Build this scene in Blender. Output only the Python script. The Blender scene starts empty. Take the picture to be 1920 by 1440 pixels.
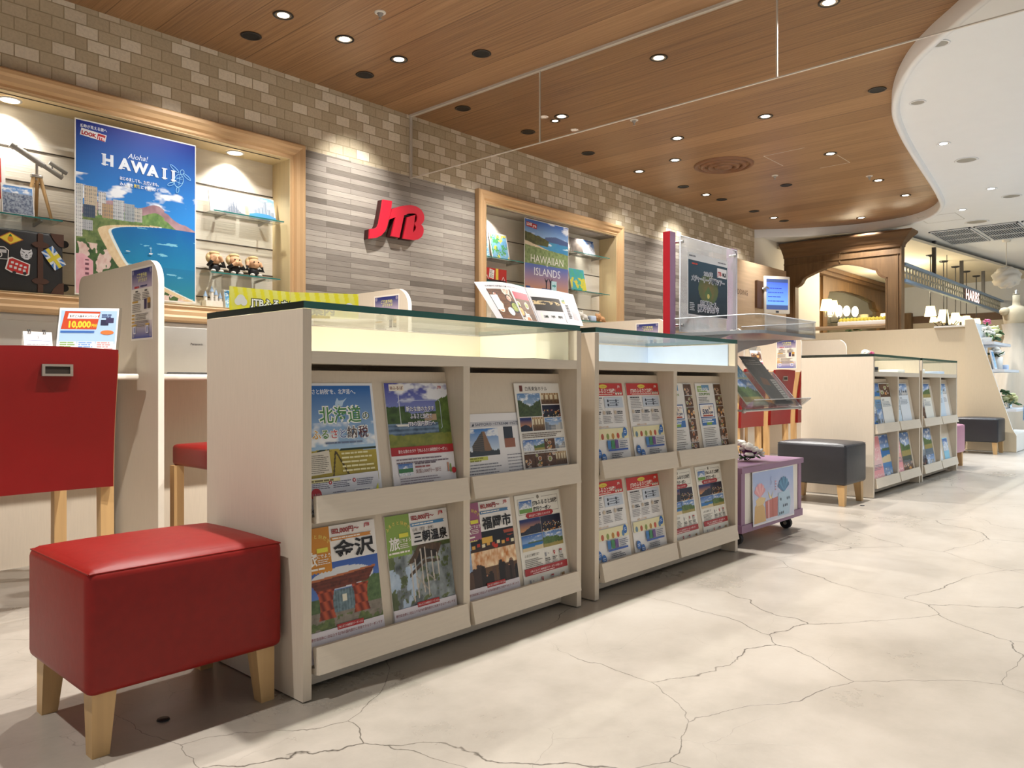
import bpy, bmesh, math, random
import numpy as np
from mathutils import Vector, Matrix, Euler
S = bpy.context.scene
COL = S.collection
PI = math.pi
random.seed(7)

# ------------------------------------------------------------------ camera, world, exposure
cam = bpy.data.objects.new('camera', bpy.data.cameras.new('camera'))
COL.objects.link(cam)
YAW = math.atan2(1322.0, 1450.0)
cam.location = (0, 0, 0.70)
cam.rotation_euler = (PI / 2, 0, -(PI / 2 - YAW))
cam.data.sensor_width = 36
cam.data.lens = 36 * 1450 / 1920
cam.data.shift_y = -1.0 / 1920
cam.data.clip_start = 0.02
S.camera = cam
W = bpy.data.worlds.new('mall_daylight'); S.world = W; W.use_nodes = True
W.node_tree.nodes['Background'].inputs[0].default_value = (0.88, 0.94, 1.0, 1)
W.node_tree.nodes['Background'].inputs[1].default_value = 0.34
S.view_settings.view_transform = 'Standard'
S.view_settings.look = 'None'
S.view_settings.gamma = 1
S.view_settings.use_curve_mapping = False
S.view_settings.exposure = 0.32
S.cycles.use_denoising = True
S.cycles.max_bounces = 8
S.cycles.diffuse_bounces = 4
S.cycles.transparent_max_bounces = 16
S.cycles.caustics_reflective = False
S.cycles.caustics_refractive = False
S.cycles.sample_clamp_indirect = 4.0

CEIL, MALL, WALL = 2.94, 2.86, 4.98
WARM, NEUT, COOL = (1.0, 0.965, 0.918), (1.0, 0.97, 0.92), (0.70, 0.85, 1.0)

def spot(name, loc, aim, power, cone, blend=0.5, color=WARM, size=0.03):
    l = bpy.data.lights.new(name, 'SPOT'); l.energy = power; l.color = color
    l.spot_size = math.radians(cone); l.spot_blend = blend; l.shadow_soft_size = size
    o = bpy.data.objects.new(name, l); COL.objects.link(o); o.location = loc
    o.rotation_euler = (Vector(aim) - Vector(loc)).to_track_quat('-Z', 'Y').to_euler()
    return o

# lit ceiling downlights of the shop: (x, y, aim, power, cone)
LIT = [
    (1.35, 1.69, (1.25, 1.55, 0), 250, 128), (2.98, 1.69, (2.95, 1.6, 0), 250, 128),
    (4.611, 1.685, (4.5, 1.5, 0), 230, 128),
    (2.537, 4.195, (2.0, 4.98, 1.6), 80, 62), (2.982, 4.192, (2.75, 4.98, 1.4), 80, 60),
    (3.421, 4.176, (3.62, 4.98, 2.12), 110, 52),
    (4.608, 2.836, (4.4, 2.7, 0), 200, 100), (5.071, 4.061, (4.9, 4.98, 1.5), 60, 70),
    (5.12, 4.17, (4.2, 4.98, 1.4), 50, 60), (6.235, 3.642, (6.1, 3.6, 0), 130, 100),
    (6.831, 4.014, (6.4, 4.98, 1.5), 60, 70), (6.941, 4.51, (7.6, 4.98, 1.6), 40, 80),
    (6.222, 2.798, (6.0, 2.5, 0), 200, 100), (7.659, 2.784, (7.5, 2.5, 0), 200, 100),
    (9.021, 2.759, (8.8, 2.4, 0), 200, 100), (8.332, 4.48, (8.5, 4.98, 1.9), 60, 90),
    (10.1, 4.423, (10.2, 4.8, 1.7), 60, 90), (9.955, 2.739, (9.8, 2.7, 0), 160, 100),
    (10.896, 3.55, (11.3, 3.6, 1.5), 90, 100), (1.35, 2.75, (1.3, 2.9, 0), 110, 90),
    (-0.3, 1.69, (-0.3, 1.5, 0), 160, 120), (2.98, 2.80, (2.9, 2.9, 0), 120, 90),
]
for i, (x, y, aim, pw, cone) in enumerate(LIT):
    spot('downlight_beam', (x, y, CEIL - 0.015), aim, pw * (1.25 if y > 4 else 1), cone, 1.0 if y > 4 else 0.5)
# mall downlights in the white ceiling: (x, y, lit, power)
MALLS = [
    (5.46, 1.30, 0, 0), (6.49, 1.70, 0, 0), (7.76, 1.82, 1, 60), (8.48, 1.79, 0, 0), (9.91, 1.85, 1, 80),
    (10.87, 2.34, 1, 80), (10.46, 1.75, 0, 0), (11.81, 2.37, 0, 0), (6.4, -0.5, 1, 130), (9.2, 0.0, 1, 230),
    (12.5, 0.2, 1, 260), (12.4, -1.8, 1, 260), (8.0, -2.6, 1, 180), (4.2, -2.8, 1, 50), (15.5, 0.4, 1, 190),
]
for i, (x, y, lit, pw) in enumerate(MALLS):
    if lit:
        spot('mall_beam', (x, y, MALL - 0.02), (x, y, 0), pw, 130, 0.6, COOL if x > 6 else NEUT, 0.05)

# ------------------------------------------------------------------ materials
def lin(h):
    if not isinstance(h, str): return tuple(h)[:3]
    c = [int(h[i:i + 2], 16) / 255 for i in (0, 2, 4)]
    return tuple(a / 12.92 if a <= 0.04045 else ((a + 0.055) / 1.055) ** 2.4 for a in c)

def base_mat(name):
    m = bpy.data.materials.new(name); m.use_nodes = True
    nt = m.node_tree; return m, nt, nt.nodes['Principled BSDF'], nt.nodes, nt.links

def M(name, h, rough=0.5, metal=0.0, amt=0.06, scale=(6, 6, 6), bump=0.0, spec=0.5, det=4, coat=0.0):
    m, nt, p, N, L = base_mat(name)
    c = lin(h)
    tc = N.new('ShaderNodeTexCoord'); mp = N.new('ShaderNodeMapping'); nz = N.new('ShaderNodeTexNoise')
    mp.inputs['Scale'].default_value = scale; nz.inputs['Scale'].default_value = 1.0; nz.inputs['Detail'].default_value = det
    L.new(tc.outputs['Object'], mp.inputs[0]); L.new(mp.outputs[0], nz.inputs['Vector'])
    mx = N.new('ShaderNodeMix'); mx.data_type = 'RGBA'
    mx.inputs[6].default_value = (*[max(0, a * (1 - amt * 2)) for a in c], 1)
    mx.inputs[7].default_value = (*[min(1, a * (1 + amt * 2)) for a in c], 1)
    L.new(nz.outputs[0], mx.inputs[0]); L.new(mx.outputs[2], p.inputs['Base Color'])
    p.inputs['Roughness'].default_value = rough; p.inputs['Metallic'].default_value = metal
    p.inputs['Specular IOR Level'].default_value = spec; p.inputs['Coat Weight'].default_value = coat
    if bump:
        b = N.new('ShaderNodeBump'); b.inputs['Strength'].default_value = bump; b.inputs['Distance'].default_value = 0.004
        L.new(nz.outputs[0], b.inputs['Height']); L.new(b.outputs[0], p.inputs['Normal'])
    return m

def EM(name, h, strength):
    m, nt, p, N, L = base_mat(name)
    p.inputs['Base Color'].default_value = (*lin(h), 1)
    p.inputs['Emission Color'].default_value = (*lin(h), 1); p.inputs['Emission Strength'].default_value = strength
    return m

def GL(name, h, gloss=0.06, fres=0.35, rough=0.02):
    m = bpy.data.materials.new(name); m.use_nodes = True
    nt = m.node_tree; N = nt.nodes; L = nt.links; N.clear()
    out = N.new('ShaderNodeOutputMaterial'); tr = N.new('ShaderNodeBsdfTransparent'); gl = N.new('ShaderNodeBsdfGlossy')
    tr.inputs[0].default_value = (*lin(h), 1); gl.inputs['Roughness'].default_value = rough
    lw = N.new('ShaderNodeLayerWeight'); lw.inputs[0].default_value = fres
    mr = N.new('ShaderNodeMapRange'); mr.inputs[3].default_value = gloss; mr.inputs[4].default_value = min(1, gloss + 0.55)
    mx = N.new('ShaderNodeMixShader')
    L.new(lw.outputs['Fresnel'], mr.inputs[0]); L.new(mr.outputs[0], mx.inputs[0])
    L.new(tr.outputs[0], mx.inputs[1]); L.new(gl.outputs[0], mx.inputs[2]); L.new(mx.outputs[0], out.inputs[0])
    return m

def print_mat(name, rough=0.35, emit=0.0):
    m, nt, p, N, L = base_mat(name)
    a = N.new('ShaderNodeVertexColor'); a.layer_name = 'ink'
    L.new(a.outputs[0], p.inputs['Base Color']); p.inputs['Roughness'].default_value = rough
    if emit:
        L.new(a.outputs[0], p.inputs['Emission Color']); p.inputs['Emission Strength'].default_value = emit
    return m

def xz_coords(N, L, a='X', b='Z', sx=1.0, sz=1.0):
    tc = N.new('ShaderNodeTexCoord'); sp = N.new('ShaderNodeSeparateXYZ'); cb = N.new('ShaderNodeCombineXYZ')
    L.new(tc.outputs['Object'], sp.inputs[0]); L.new(sp.outputs[a], cb.inputs[0]); L.new(sp.outputs[b], cb.inputs[1])
    return cb.outputs[0]

def ramp(N, stops, interp='LINEAR'):
    r = N.new('ShaderNodeValToRGB'); r.color_ramp.interpolation = interp
    e = r.color_ramp.elements
    while len(e) < len(stops): e.new(0.5)
    for el, (pos, h) in zip(e, stops):
        el.position = pos; el.color = (*lin(h), 1)
    return r

def brick_mat(name, bw, bh, mortar, stops, mcol, rough, nscale, namt, bump, off=0.5, freq=2):
    m, nt, p, N, L = base_mat(name)
    v = xz_coords(N, L)
    br = N.new('ShaderNodeTexBrick'); br.offset = off; br.offset_frequency = freq
    br.inputs['Color1'].default_value = (0, 0, 0, 1); br.inputs['Color2'].default_value = (1, 1, 1, 1)
    br.inputs['Mortar'].default_value = (0.3, 0.3, 0.3, 1)
    br.inputs['Scale'].default_value = 1; br.inputs['Mortar Size'].default_value = mortar
    br.inputs['Mortar Smooth'].default_value = 0.2
    br.inputs['Brick Width'].default_value = bw; br.inputs['Row Height'].default_value = bh
    L.new(v, br.inputs['Vector'])
    r = ramp(N, stops, 'LINEAR'); L.new(br.outputs['Color'], r.inputs[0])
    tc = N.new('ShaderNodeTexCoord'); mp = N.new('ShaderNodeMapping'); mp.inputs['Scale'].default_value = nscale
    L.new(tc.outputs['Object'], mp.inputs[0])
    nz = N.new('ShaderNodeTexNoise'); nz.inputs['Scale'].default_value = 1; nz.inputs['Detail'].default_value = 6; L.new(mp.outputs[0], nz.inputs[0])
    mr = N.new('ShaderNodeMapRange'); mr.inputs[3].default_value = 1 - namt; mr.inputs[4].default_value = 1 + namt; L.new(nz.outputs[0], mr.inputs[0])
    mul = N.new('ShaderNodeMix'); mul.data_type = 'RGBA'; mul.blend_type = 'MULTIPLY'; mul.inputs[0].default_value = 1
    L.new(r.outputs[0], mul.inputs[6]); L.new(mr.outputs[0], mul.inputs[7])
    mx = N.new('ShaderNodeMix'); mx.data_type = 'RGBA'; mx.inputs[7].default_value = (*lin(mcol), 1)
    L.new(br.outputs['Fac'], mx.inputs[0]); L.new(mul.outputs[2], mx.inputs[6]); L.new(mx.outputs[2], p.inputs['Base Color'])
    p.inputs['Roughness'].default_value = rough
    ad = N.new('ShaderNodeMath'); ad.operation = 'SUBTRACT'; L.new(nz.outputs[0], ad.inputs[0]); L.new(br.outputs['Fac'], ad.inputs[1])
    b = N.new('ShaderNodeBump'); b.inputs['Strength'].default_value = bump; b.inputs['Distance'].default_value = 0.006
    L.new(ad.outputs[0], b.inputs['Height']); L.new(b.outputs[0], p.inputs['Normal'])
    return m

def plank_mat(name, stops, plank, along='Y', across='X', rough=0.4, grain=(40, 1.2), seam=0.012):
    m, nt, p, N, L = base_mat(name)
    v = xz_coords(N, L, across, along)
    mp = N.new('ShaderNodeMapping'); mp.inputs['Scale'].default_value = (grain[0], grain[1], 1); L.new(v, mp.inputs[0])
    nz = N.new('ShaderNodeTexNoise'); nz.inputs['Scale'].default_value = 1; nz.inputs['Detail'].default_value = 5; nz.inputs['Roughness'].default_value = 0.7
    L.new(mp.outputs[0], nz.inputs[0])
    br = N.new('ShaderNodeTexBrick'); br.offset = 0.37
    sw = N.new('ShaderNodeSeparateXYZ'); cw = N.new('ShaderNodeCombineXYZ'); L.new(v, sw.inputs[0])
    L.new(sw.outputs[1], cw.inputs[0]); L.new(sw.outputs[0], cw.inputs[1]); L.new(cw.outputs[0], br.inputs['Vector'])
    br.inputs['Color1'].default_value = (0, 0, 0, 1); br.inputs['Color2'].default_value = (1, 1, 1, 1); br.inputs['Mortar'].default_value = (0.2, 0.2, 0.2, 1)
    br.inputs['Scale'].default_value = 1; br.inputs['Brick Width'].default_value = 60; br.inputs['Row Height'].default_value = plank; br.inputs['Mortar Size'].default_value = seam * plank
    md = N.new('ShaderNodeMix'); md.data_type = 'RGBA'; md.inputs[0].default_value = 0.16
    L.new(nz.outputs[0], md.inputs[6]); L.new(br.outputs['Color'], md.inputs[7])
    r = ramp(N, stops); L.new(md.outputs[2], r.inputs[0])
    dk = N.new('ShaderNodeMix'); dk.data_type = 'RGBA'; dk.blend_type = 'MULTIPLY'; dk.inputs[7].default_value = (0.55, 0.5, 0.45, 1)
    L.new(br.outputs['Fac'], dk.inputs[0]); L.new(r.outputs[0], dk.inputs[6]); L.new(dk.outputs[2], p.inputs['Base Color'])
    p.inputs['Roughness'].default_value = rough
    return m

def floor_mat():
    m, nt, p, N, L = base_mat('cracked_concrete')
    tc = N.new('ShaderNodeTexCoord')
    nz = N.new('ShaderNodeTexNoise'); nz.inputs['Scale'].default_value = 2.6; nz.inputs['Detail'].default_value = 6; L.new(tc.outputs['Object'], nz.inputs[0])
    ws = N.new('ShaderNodeMix'); ws.data_type = 'RGBA'; ws.blend_type = 'LINEAR_LIGHT'; ws.inputs[0].default_value = 0.11
    L.new(tc.outputs['Object'], ws.inputs[6]); L.new(nz.outputs['Color'], ws.inputs[7])
    def crack(scale, w, lo, hi, nsc, off):
        mp = N.new('ShaderNodeMapping'); mp.inputs['Location'].default_value = (off, off * 1.7, 0.3); L.new(ws.outputs[2], mp.inputs[0])
        vo = N.new('ShaderNodeTexVoronoi'); vo.feature = 'DISTANCE_TO_EDGE'; vo.inputs['Scale'].default_value = scale; L.new(mp.outputs[0], vo.inputs['Vector'])
        n2 = N.new('ShaderNodeTexNoise'); n2.inputs['Scale'].default_value = nsc; n2.inputs['Detail'].default_value = 3; L.new(mp.outputs[0], n2.inputs[0])
        mk = N.new('ShaderNodeMapRange'); mk.inputs[1].default_value = lo; mk.inputs[2].default_value = hi; L.new(n2.outputs[0], mk.inputs[0])
        wd = N.new('ShaderNodeMath'); wd.operation = 'MULTIPLY'; wd.inputs[1].default_value = w; L.new(mk.outputs[0], wd.inputs[0])
        dv = N.new('ShaderNodeMath'); dv.operation = 'DIVIDE'; L.new(vo.outputs['Distance'], dv.inputs[0])
        ad = N.new('ShaderNodeMath'); ad.operation = 'ADD'; ad.inputs[1].default_value = 0.0004; L.new(wd.outputs[0], ad.inputs[0]); L.new(ad.outputs[0], dv.inputs[1])
        sb = N.new('ShaderNodeMath'); sb.operation = 'SUBTRACT'; sb.inputs[0].default_value = 1; sb.use_clamp = True; L.new(dv.outputs[0], sb.inputs[1])
        ml = N.new('ShaderNodeMath'); ml.operation = 'MULTIPLY'; L.new(sb.outputs[0], ml.inputs[0]); L.new(mk.outputs[0], ml.inputs[1])
        return ml.outputs[0]
    c1 = crack(1.8, 0.0031, 0.28, 0.50, 1.3, 3.1); c2 = crack(3.7, 0.0027, 0.40, 0.58, 1.1, 7.7)
    mxm = N.new('ShaderNodeMath'); mxm.operation = 'MAXIMUM'; L.new(c1, mxm.inputs[0])
    h2 = N.new('ShaderNodeMath'); h2.operation = 'MULTIPLY'; h2.inputs[1].default_value = 0.38; L.new(c2, h2.inputs[0]); L.new(h2.outputs[0], mxm.inputs[1])
    n3 = N.new('ShaderNodeTexNoise'); n3.inputs['Scale'].default_value = 1.1; n3.inputs['Detail'].default_value = 9; n3.inputs['Roughness'].default_value = 0.68
    L.new(tc.outputs['Object'], n3.inputs[0])
    r = ramp(N, [(0.28, FLOOR_D), (0.5, FLOOR_C), (0.72, FLOOR_L)]); L.new(n3.outputs[0], r.inputs[0])
    mx = N.new('ShaderNodeMix'); mx.data_type = 'RGBA'; mx.inputs[7].default_value = (*lin('3a342c'), 1)
    L.new(mxm.outputs[0], mx.inputs[0]); L.new(r.outputs[0], mx.inputs[6]); L.new(mx.outputs[2], p.inputs['Base Color'])
    rr = N.new('ShaderNodeMapRange'); rr.inputs[3].default_value = 0.22; rr.inputs[4].default_value = 0.36; L.new(n3.outputs[0], rr.inputs[0]); L.new(rr.outputs[0], p.inputs['Roughness'])
    n4 = N.new('ShaderNodeTexNoise'); n4.inputs['Scale'].default_value = 38; n4.inputs['Detail'].default_value = 3; L.new(tc.outputs['Object'], n4.inputs[0])
    sb = N.new('ShaderNodeMath'); sb.operation = 'SUBTRACT'; L.new(n4.outputs[0], sb.inputs[0]); L.new(mxm.outputs[0], sb.inputs[1])
    b = N.new('ShaderNodeBump'); b.inputs['Strength'].default_value = 0.12; b.inputs['Distance'].default_value = 0.004
    L.new(sb.outputs[0], b.inputs['Height']); L.new(b.outputs[0], p.inputs['Normal'])
    return m

FLOOR_D, FLOOR_C, FLOOR_L = '8b8479', 'a79f94', 'b7b0a6'
X = {}
X['floor'] = floor_mat()
X['brick'] = brick_mat('tumbled_stone_brick', 0.126, 0.0745, 0.0035, [(0.0, 'bdae93'), (0.4, 'c4b69b'), (0.6, 'cabca2'), (0.72, 'e0d6c2'), (1.0, 'e8dfcc')], 'a89a7e', 0.9, (60, 60, 60), 0.16, 0.6)
X['slat'] = brick_mat('grey_timber_tile', 0.60, 0.041, 0.0015, [(0.0, '6c645b'), (0.25, '8b837a'), (0.6, '9e968c'), (1.0, 'aea69b')], '5e554c', 0.75, (9, 60, 70), 0.18, 0.35, 0.37, 2)
X['ceil'] = plank_mat('walnut_ceiling_board', [(0.30, '74543a'), (0.5, '98734f'), (0.70, 'b08a64')], 0.30, 'Y', 'X', 0.42, (70, 1.0))
X['white'] = M('white_paint', 'e6e1d8', 0.7, amt=0.01)
X['ceilwhite'] = M('white_ceiling_paint', 'f3f5f8', 0.8, amt=0.01)
X['cream'] = M('linen_laminate', 'd2c5b2', 0.5, amt=0.035, scale=(260, 260, 14))
X['creamh'] = M('linen_laminate_across', 'd8ccba', 0.5, amt=0.035, scale=(14, 260, 260))
X['creamw'] = M('pale_laminate', 'e2dacb', 0.5, amt=0.02, scale=(30, 30, 30))
X['maple'] = M('maple_trim', 'd6b184', 0.38, amt=0.02, scale=(3, 60, 60))
X['maplev'] = M('maple_trim_upright', 'd6b184', 0.38, amt=0.02, scale=(60, 60, 3))
X['maplein'] = M('maple_lining', 'dcc79c', 0.5, amt=0.04, scale=(60, 60, 4))
X['slatboard'] = M('white_slatwall', 'e4dccd', 0.7, amt=0.03, scale=(4, 4, 120), bump=0.3)
X['groove'] = M('dark_groove', '453c33', 0.7)
X['black'] = M('black_void', '0c0b0a', 0.6)
X['dkmetal'] = M('dark_metal', '4a4a4c', 0.35, 0.8)
X['steel'] = M('brushed_steel', 'b9b6b0', 0.3, 0.9, scale=(4, 90, 90))
X['silver'] = M('silver_plastic', 'a3a19c', 0.45, 0.2)
X['red'] = M('red_leatherette', '84150f', 0.46, amt=0.08, scale=(45, 45, 45), bump=0.12, spec=0.32)
X['redch'] = M('red_leather_chair', '780b0e', 0.34, amt=0.06, scale=(9, 9, 9), bump=0.05)
X['charcoal'] = M('charcoal_leatherette', '27272b', 0.38, amt=0.08, scale=(45, 45, 45), bump=0.12)
X['pinkl'] = M('pink_leatherette', 'b07a90', 0.4, amt=0.05, scale=(45, 45, 45), bump=0.1)
X['beech'] = M('beech_wood', 'c09c6a', 0.45, amt=0.1, scale=(50, 50, 3))
X['barrier'] = GL('smoke_barrier_glass', 'f6f4f1', 0.02, 0.12)
X['glass'] = GL('clear_glass', 'eef6f2')
X['glasst'] = GL('counter_glass', 'fafdfb', 0.03)
X['glasse'] = M('green_glass_edge', '13574a', 0.1, spec=0.8)
X['glassd'] = M('dark_glass_edge', '1d2620', 0.12, spec=0.8)
X['acryl'] = GL('clear_acrylic', 'f4f5f6', 0.03, 0.15)
X['acryle'] = GL('acrylic_edge', 'd6dce2', 0.25)
X['jtb'] = M('signal_red_acrylic', 'd8223a', 0.3, amt=0.01)
X['jtbd'] = M('dark_return', '3c1512', 0.6)
X['print'] = print_mat('printed_paper')
X['screen'] = print_mat('lit_screen', 0.2, 0.9)
X['mauve'] = M('mauve_laminate', '8d6a88', 0.4, amt=0.03)
X['crimson'] = M('crimson_face', 'a01420', 0.4, amt=0.02)
X['oldwood'] = M('aged_oak', '6e5335', 0.55, amt=0.28, scale=(22, 22, 2.2), det=7)
X['oldwoodh'] = M('aged_oak_across', '664a2d', 0.55, amt=0.28, scale=(22, 2.2, 22), det=7)
X['panelwood'] = M('pale_oak_panel', 'c6aa8a', 0.5, amt=0.12, scale=(2.0, 30, 30), det=7)
X['lampon'] = EM('lit_lamp', 'fff4e0', 9)
X['lampwarm'] = EM('lit_shade', 'ffe9a8', 2.2)
X['lampmall'] = EM('lit_mall_lamp', 'f6fbff', 9)
X['chrome'] = M('chrome_reflector', 'd4d0c8', 0.15, 0.9)
X['blue'] = M('blue_grey_steel', '8fa8c4', 0.45, amt=0.03)
X['lattice'] = M('silver_lattice', 'b9b6a8', 0.4, 0.3)
X['siding'] = M('white_siding', 'd8dbe0', 0.7, amt=0.02)
X['dkwood'] = M('dark_walnut', '5a3d26', 0.5, amt=0.1, scale=(40, 40, 3))
X['linen'] = M('beige_linen', 'c2b294', 0.9, amt=0.04, scale=(120, 120, 120), bump=0.1)
X['tulle'] = M('ivory_fabric', 'bcb1a0', 0.9, amt=0.06, scale=(20, 20, 4), bump=0.2)
X['paper'] = M('white_paper', 'eceae6', 0.8, amt=0.01)
X['petalw'] = M('white_petal', 'eeeae0', 0.7, amt=0.03)
X['petalp'] = M('pink_petal', 'c9638a', 0.7, amt=0.1)
X['petalv'] = M('purple_petal', '6b2f62', 0.7, amt=0.1)
X['leaf'] = M('green_leaf', '3c5a34', 0.6, amt=0.2)
X['green'] = M('pale_green_bloom', 'cfd0a0', 0.8, amt=0.1)
X['rubber'] = M('black_rubber', '1a1a1c', 0.5)
X['tan'] = M('tan_plush', 'c9976a', 0.95, amt=0.08, scale=(90, 90, 90), bump=0.3)
X['blond'] = M('blond_plush', 'd9bf8e', 0.95, amt=0.12, scale=(90, 90, 90), bump=0.5)
X['skin'] = M('peach_plush', 'dcae88', 0.95, amt=0.04, scale=(90, 90, 90), bump=0.2)
X['greyp'] = M('grey_plush', '77726c', 0.95, amt=0.2, scale=(60, 60, 60), bump=0.4)
X['brownp'] = M('brown_plush', '4e3f35', 0.95, amt=0.2, scale=(60, 60, 60), bump=0.4)
X['whitep'] = M('white_plush', 'e6e2da', 0.95, amt=0.05, scale=(60, 60, 60), bump=0.3)
X['paleblue'] = M('pale_blue_tone', 'c3d2ea', 0.6, amt=0.05, scale=(9, 9, 9))  # in the second counter's case this blue paints cool mall light
X['yellowv'] = M('yellow_velvet', 'd9c64e', 0.8, amt=0.05)
X['brownleather'] = M('brown_leather', '4d2f20', 0.5, amt=0.1, scale=(30, 30, 30))
X['mirror'] = M('dim_mirror', 'a29c88', 0.12, 0.75, amt=0.02)
X['tray'] = M('grey_tray', 'a9adb1', 0.25, 0.6, amt=0.03)
X['sidingw'] = M('white_lap_siding', 'd6d9de', 0.7, amt=0.02)
X['cafeceil'] = M('cream_ceiling_paint', 'e6dcc4', 0.8, amt=0.01)
X['creamd'] = M('beige_wall_vinyl', 'd2c1a4', 0.6, amt=0.02, scale=(120, 120, 20))
X['letterglow'] = EM('glowing_letters', 'ffe2da', 1.3)
X['ribbon'] = M('blue_ribbon', '4f86a8', 0.5)
X['casebright'] = M('cream_case_brightener', 'efe8d4', 0.5, amt=0.02)  # paler than the laminate, paints the brightness inside the glass cases
X['laptop'] = M('grey_magnesium', '8f8b84', 0.4, 0.1)
def frosted():
    m = GL('frosted_acrylic', 'f4f5f6', 0.03, 0.15); nt = m.node_tree; N = nt.nodes; L = nt.links
    out = [n for n in N if n.type == 'OUTPUT_MATERIAL'][0]; sh = out.inputs[0].links[0].from_socket
    d = N.new('ShaderNodeBsdfDiffuse'); d.inputs[0].default_value = (0.8, 0.8, 0.8, 1); x = N.new('ShaderNodeMixShader'); x.inputs[0].default_value = 0.22
    L.new(sh, x.inputs[1]); L.new(d.outputs[0], x.inputs[2]); L.new(x.outputs[0], out.inputs[0]); return m
X['frost'] = frosted()

# ------------------------------------------------------------------ mesh helpers
class MB:
    def __init__(s): s.v = []; s.f = []; s.m = []; s.s = []; s.c = []; s.col = (0.8, 0.8, 0.8)
    def add(s, vs, fs, mi=0, smooth=False, cols=None, col=None):
        b = len(s.v); s.v.extend([tuple(map(float, q)) for q in vs])
        s.c.extend(cols if cols is not None else [lin(col) if col is not None else s.col] * len(vs))
        for f in fs:
            s.f.append([b + i for i in f]); s.m.append(mi); s.s.append(smooth)
    def box(s, x0, x1, y0, y1, z0, z1, mi=0, col=None):
        s.add([(x0, y0, z0), (x1, y0, z0), (x1, y1, z0), (x0, y1, z0), (x0, y0, z1), (x1, y0, z1), (x1, y1, z1), (x0, y1, z1)],
              [(0, 3, 2, 1), (4, 5, 6, 7), (0, 1, 5, 4), (1, 2, 6, 5), (2, 3, 7, 6), (3, 0, 4, 7)], mi, col=col)
    def bm(s, b, mi=0, smooth=False, mat=None):
        b.verts.index_update()
        s.add([(mat @ v.co) if mat else v.co for v in b.verts], [[v.index for v in f.verts] for f in b.faces], mi, smooth)
        b.free()
    def rbox(s, x0, x1, y0, y1, z0, z1, r=0.01, seg=3, mi=0, top=0.0, sub=0):
        b = bmesh.new(); bmesh.ops.create_cube(b, size=1)
        for v in b.verts:
            v.co = ((x0 + x1) / 2 + v.co.x * (x1 - x0), (y0 + y1) / 2 + v.co.y * (y1 - y0), (z0 + z1) / 2 + v.co.z * (z1 - z0))
        bmesh.ops.bevel(b, geom=b.edges[:], offset=r, segments=seg, profile=0.5, affect='EDGES')
        if top:
            tf = [f for f in b.faces if f.normal.z > 0.99]
            bmesh.ops.subdivide_edges(b, edges=list({e for f in tf for e in f.edges}), cuts=7, use_grid_fill=True)
            for v in b.verts:
                if v.co.z > z1 - 1e-4:
                    u = (v.co.x - x0) / (x1 - x0); w = (v.co.y - y0) / (y1 - y0)
                    v.co.z += top * max(0, 16 * u * (1 - u) * w * (1 - w)) ** 0.6
        s.bm(b, mi, True)
    def prism(s, poly, axis, a0, a1, mi=0, mside=None, smooth=False, col=None):
        n = len(poly)
        def P(p, a):
            return {'x': (a, p[0], p[1]), 'y': (p[0], a, p[1]), 'z': (p[0], p[1], a)}[axis]
        vs = [P(p, a0) for p in poly] + [P(p, a1) for p in poly]
        b = bmesh.new(); bv = [b.verts.new(v) for v in vs[:n]]
        f = b.faces.new(bv); b.normal_update(); tri = bmesh.ops.triangulate(b, faces=[f])
        b.verts.index_update(); ts = [[v.index for v in t.verts] for t in b.faces]; b.free()
        s.add(vs, [t for t in ts] + [[i + n for i in reversed(t)] for t in ts], mi, col=col)
        s.add(vs, [(i, i + n, (i + 1) % n + n, (i + 1) % n) for i in range(n)], mi if mside is None else mside, smooth, col=col)
    def cyl(s, p0, p1, r0, r1=None, n=16, mi=0, cap=True, smooth=True):
        r1 = r0 if r1 is None else r1
        p0, p1 = Vector(p0), Vector(p1); d = (p1 - p0).normalized()
        u = d.orthogonal().normalized(); w = d.cross(u)
        vs = []
        for p, r in ((p0, r0), (p1, r1)):
            for i in range(n):
                a = 2 * PI * i / n; vs.append(p + (u * math.cos(a) + w * math.sin(a)) * r)
        s.add(vs, [(i, (i + 1) % n, (i + 1) % n + n, i + n) for i in range(n)], mi, smooth)
        if cap: s.add(vs, [list(reversed(range(n))), list(range(n, 2 * n))], mi)
    def bar(s, p0, p1, w0, w1=None, d0=None, d1=None, mi=0, up=(0, 1, 0)):
        w1 = w0 if w1 is None else w1; d0 = w0 if d0 is None else d0; d1 = d0 if d1 is None else d1
        p0, p1 = Vector(p0), Vector(p1)
        ax, ay = Vector((1, 0, 0)), Vector((0, 1, 0))
        vs = []
        for p, w, d in ((p0, w0, d0), (p1, w1, d1)):
            for a, b in ((-1, -1), (1, -1), (1, 1), (-1, 1)): vs.append(p + ax * (a * w / 2) + ay * (b * d / 2))
        s.add(vs, [(0, 3, 2, 1), (4, 5, 6, 7), (0, 1, 5, 4), (1, 2, 6, 5), (2, 3, 7, 6), (3, 0, 4, 7)], mi)
    def tube(s, pts, r, n=8, mi=0):
        pts = [Vector(p) for p in pts]; vs = []; m = len(pts)
        rr = r if isinstance(r, (list, tuple)) else [r] * m
        for k, p in enumerate(pts):
            d = (pts[min(k + 1, m - 1)] - pts[max(k - 1, 0)]).normalized()
            u = d.cross(Vector((0.31, 0.22, 0.93))).normalized(); w = d.cross(u)
            for i in range(n):
                a = 2 * PI * i / n; vs.append(p + (u * math.cos(a) + w * math.sin(a)) * rr[k])
        fs = [(k * n + i, k * n + (i + 1) % n, (k + 1) * n + (i + 1) % n, (k + 1) * n + i) for k in range(m - 1) for i in range(n)]
        s.add(vs, fs, mi, True); s.add(vs, [list(range(n)), [(m - 1) * n + i for i in range(n)]], mi)
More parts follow.
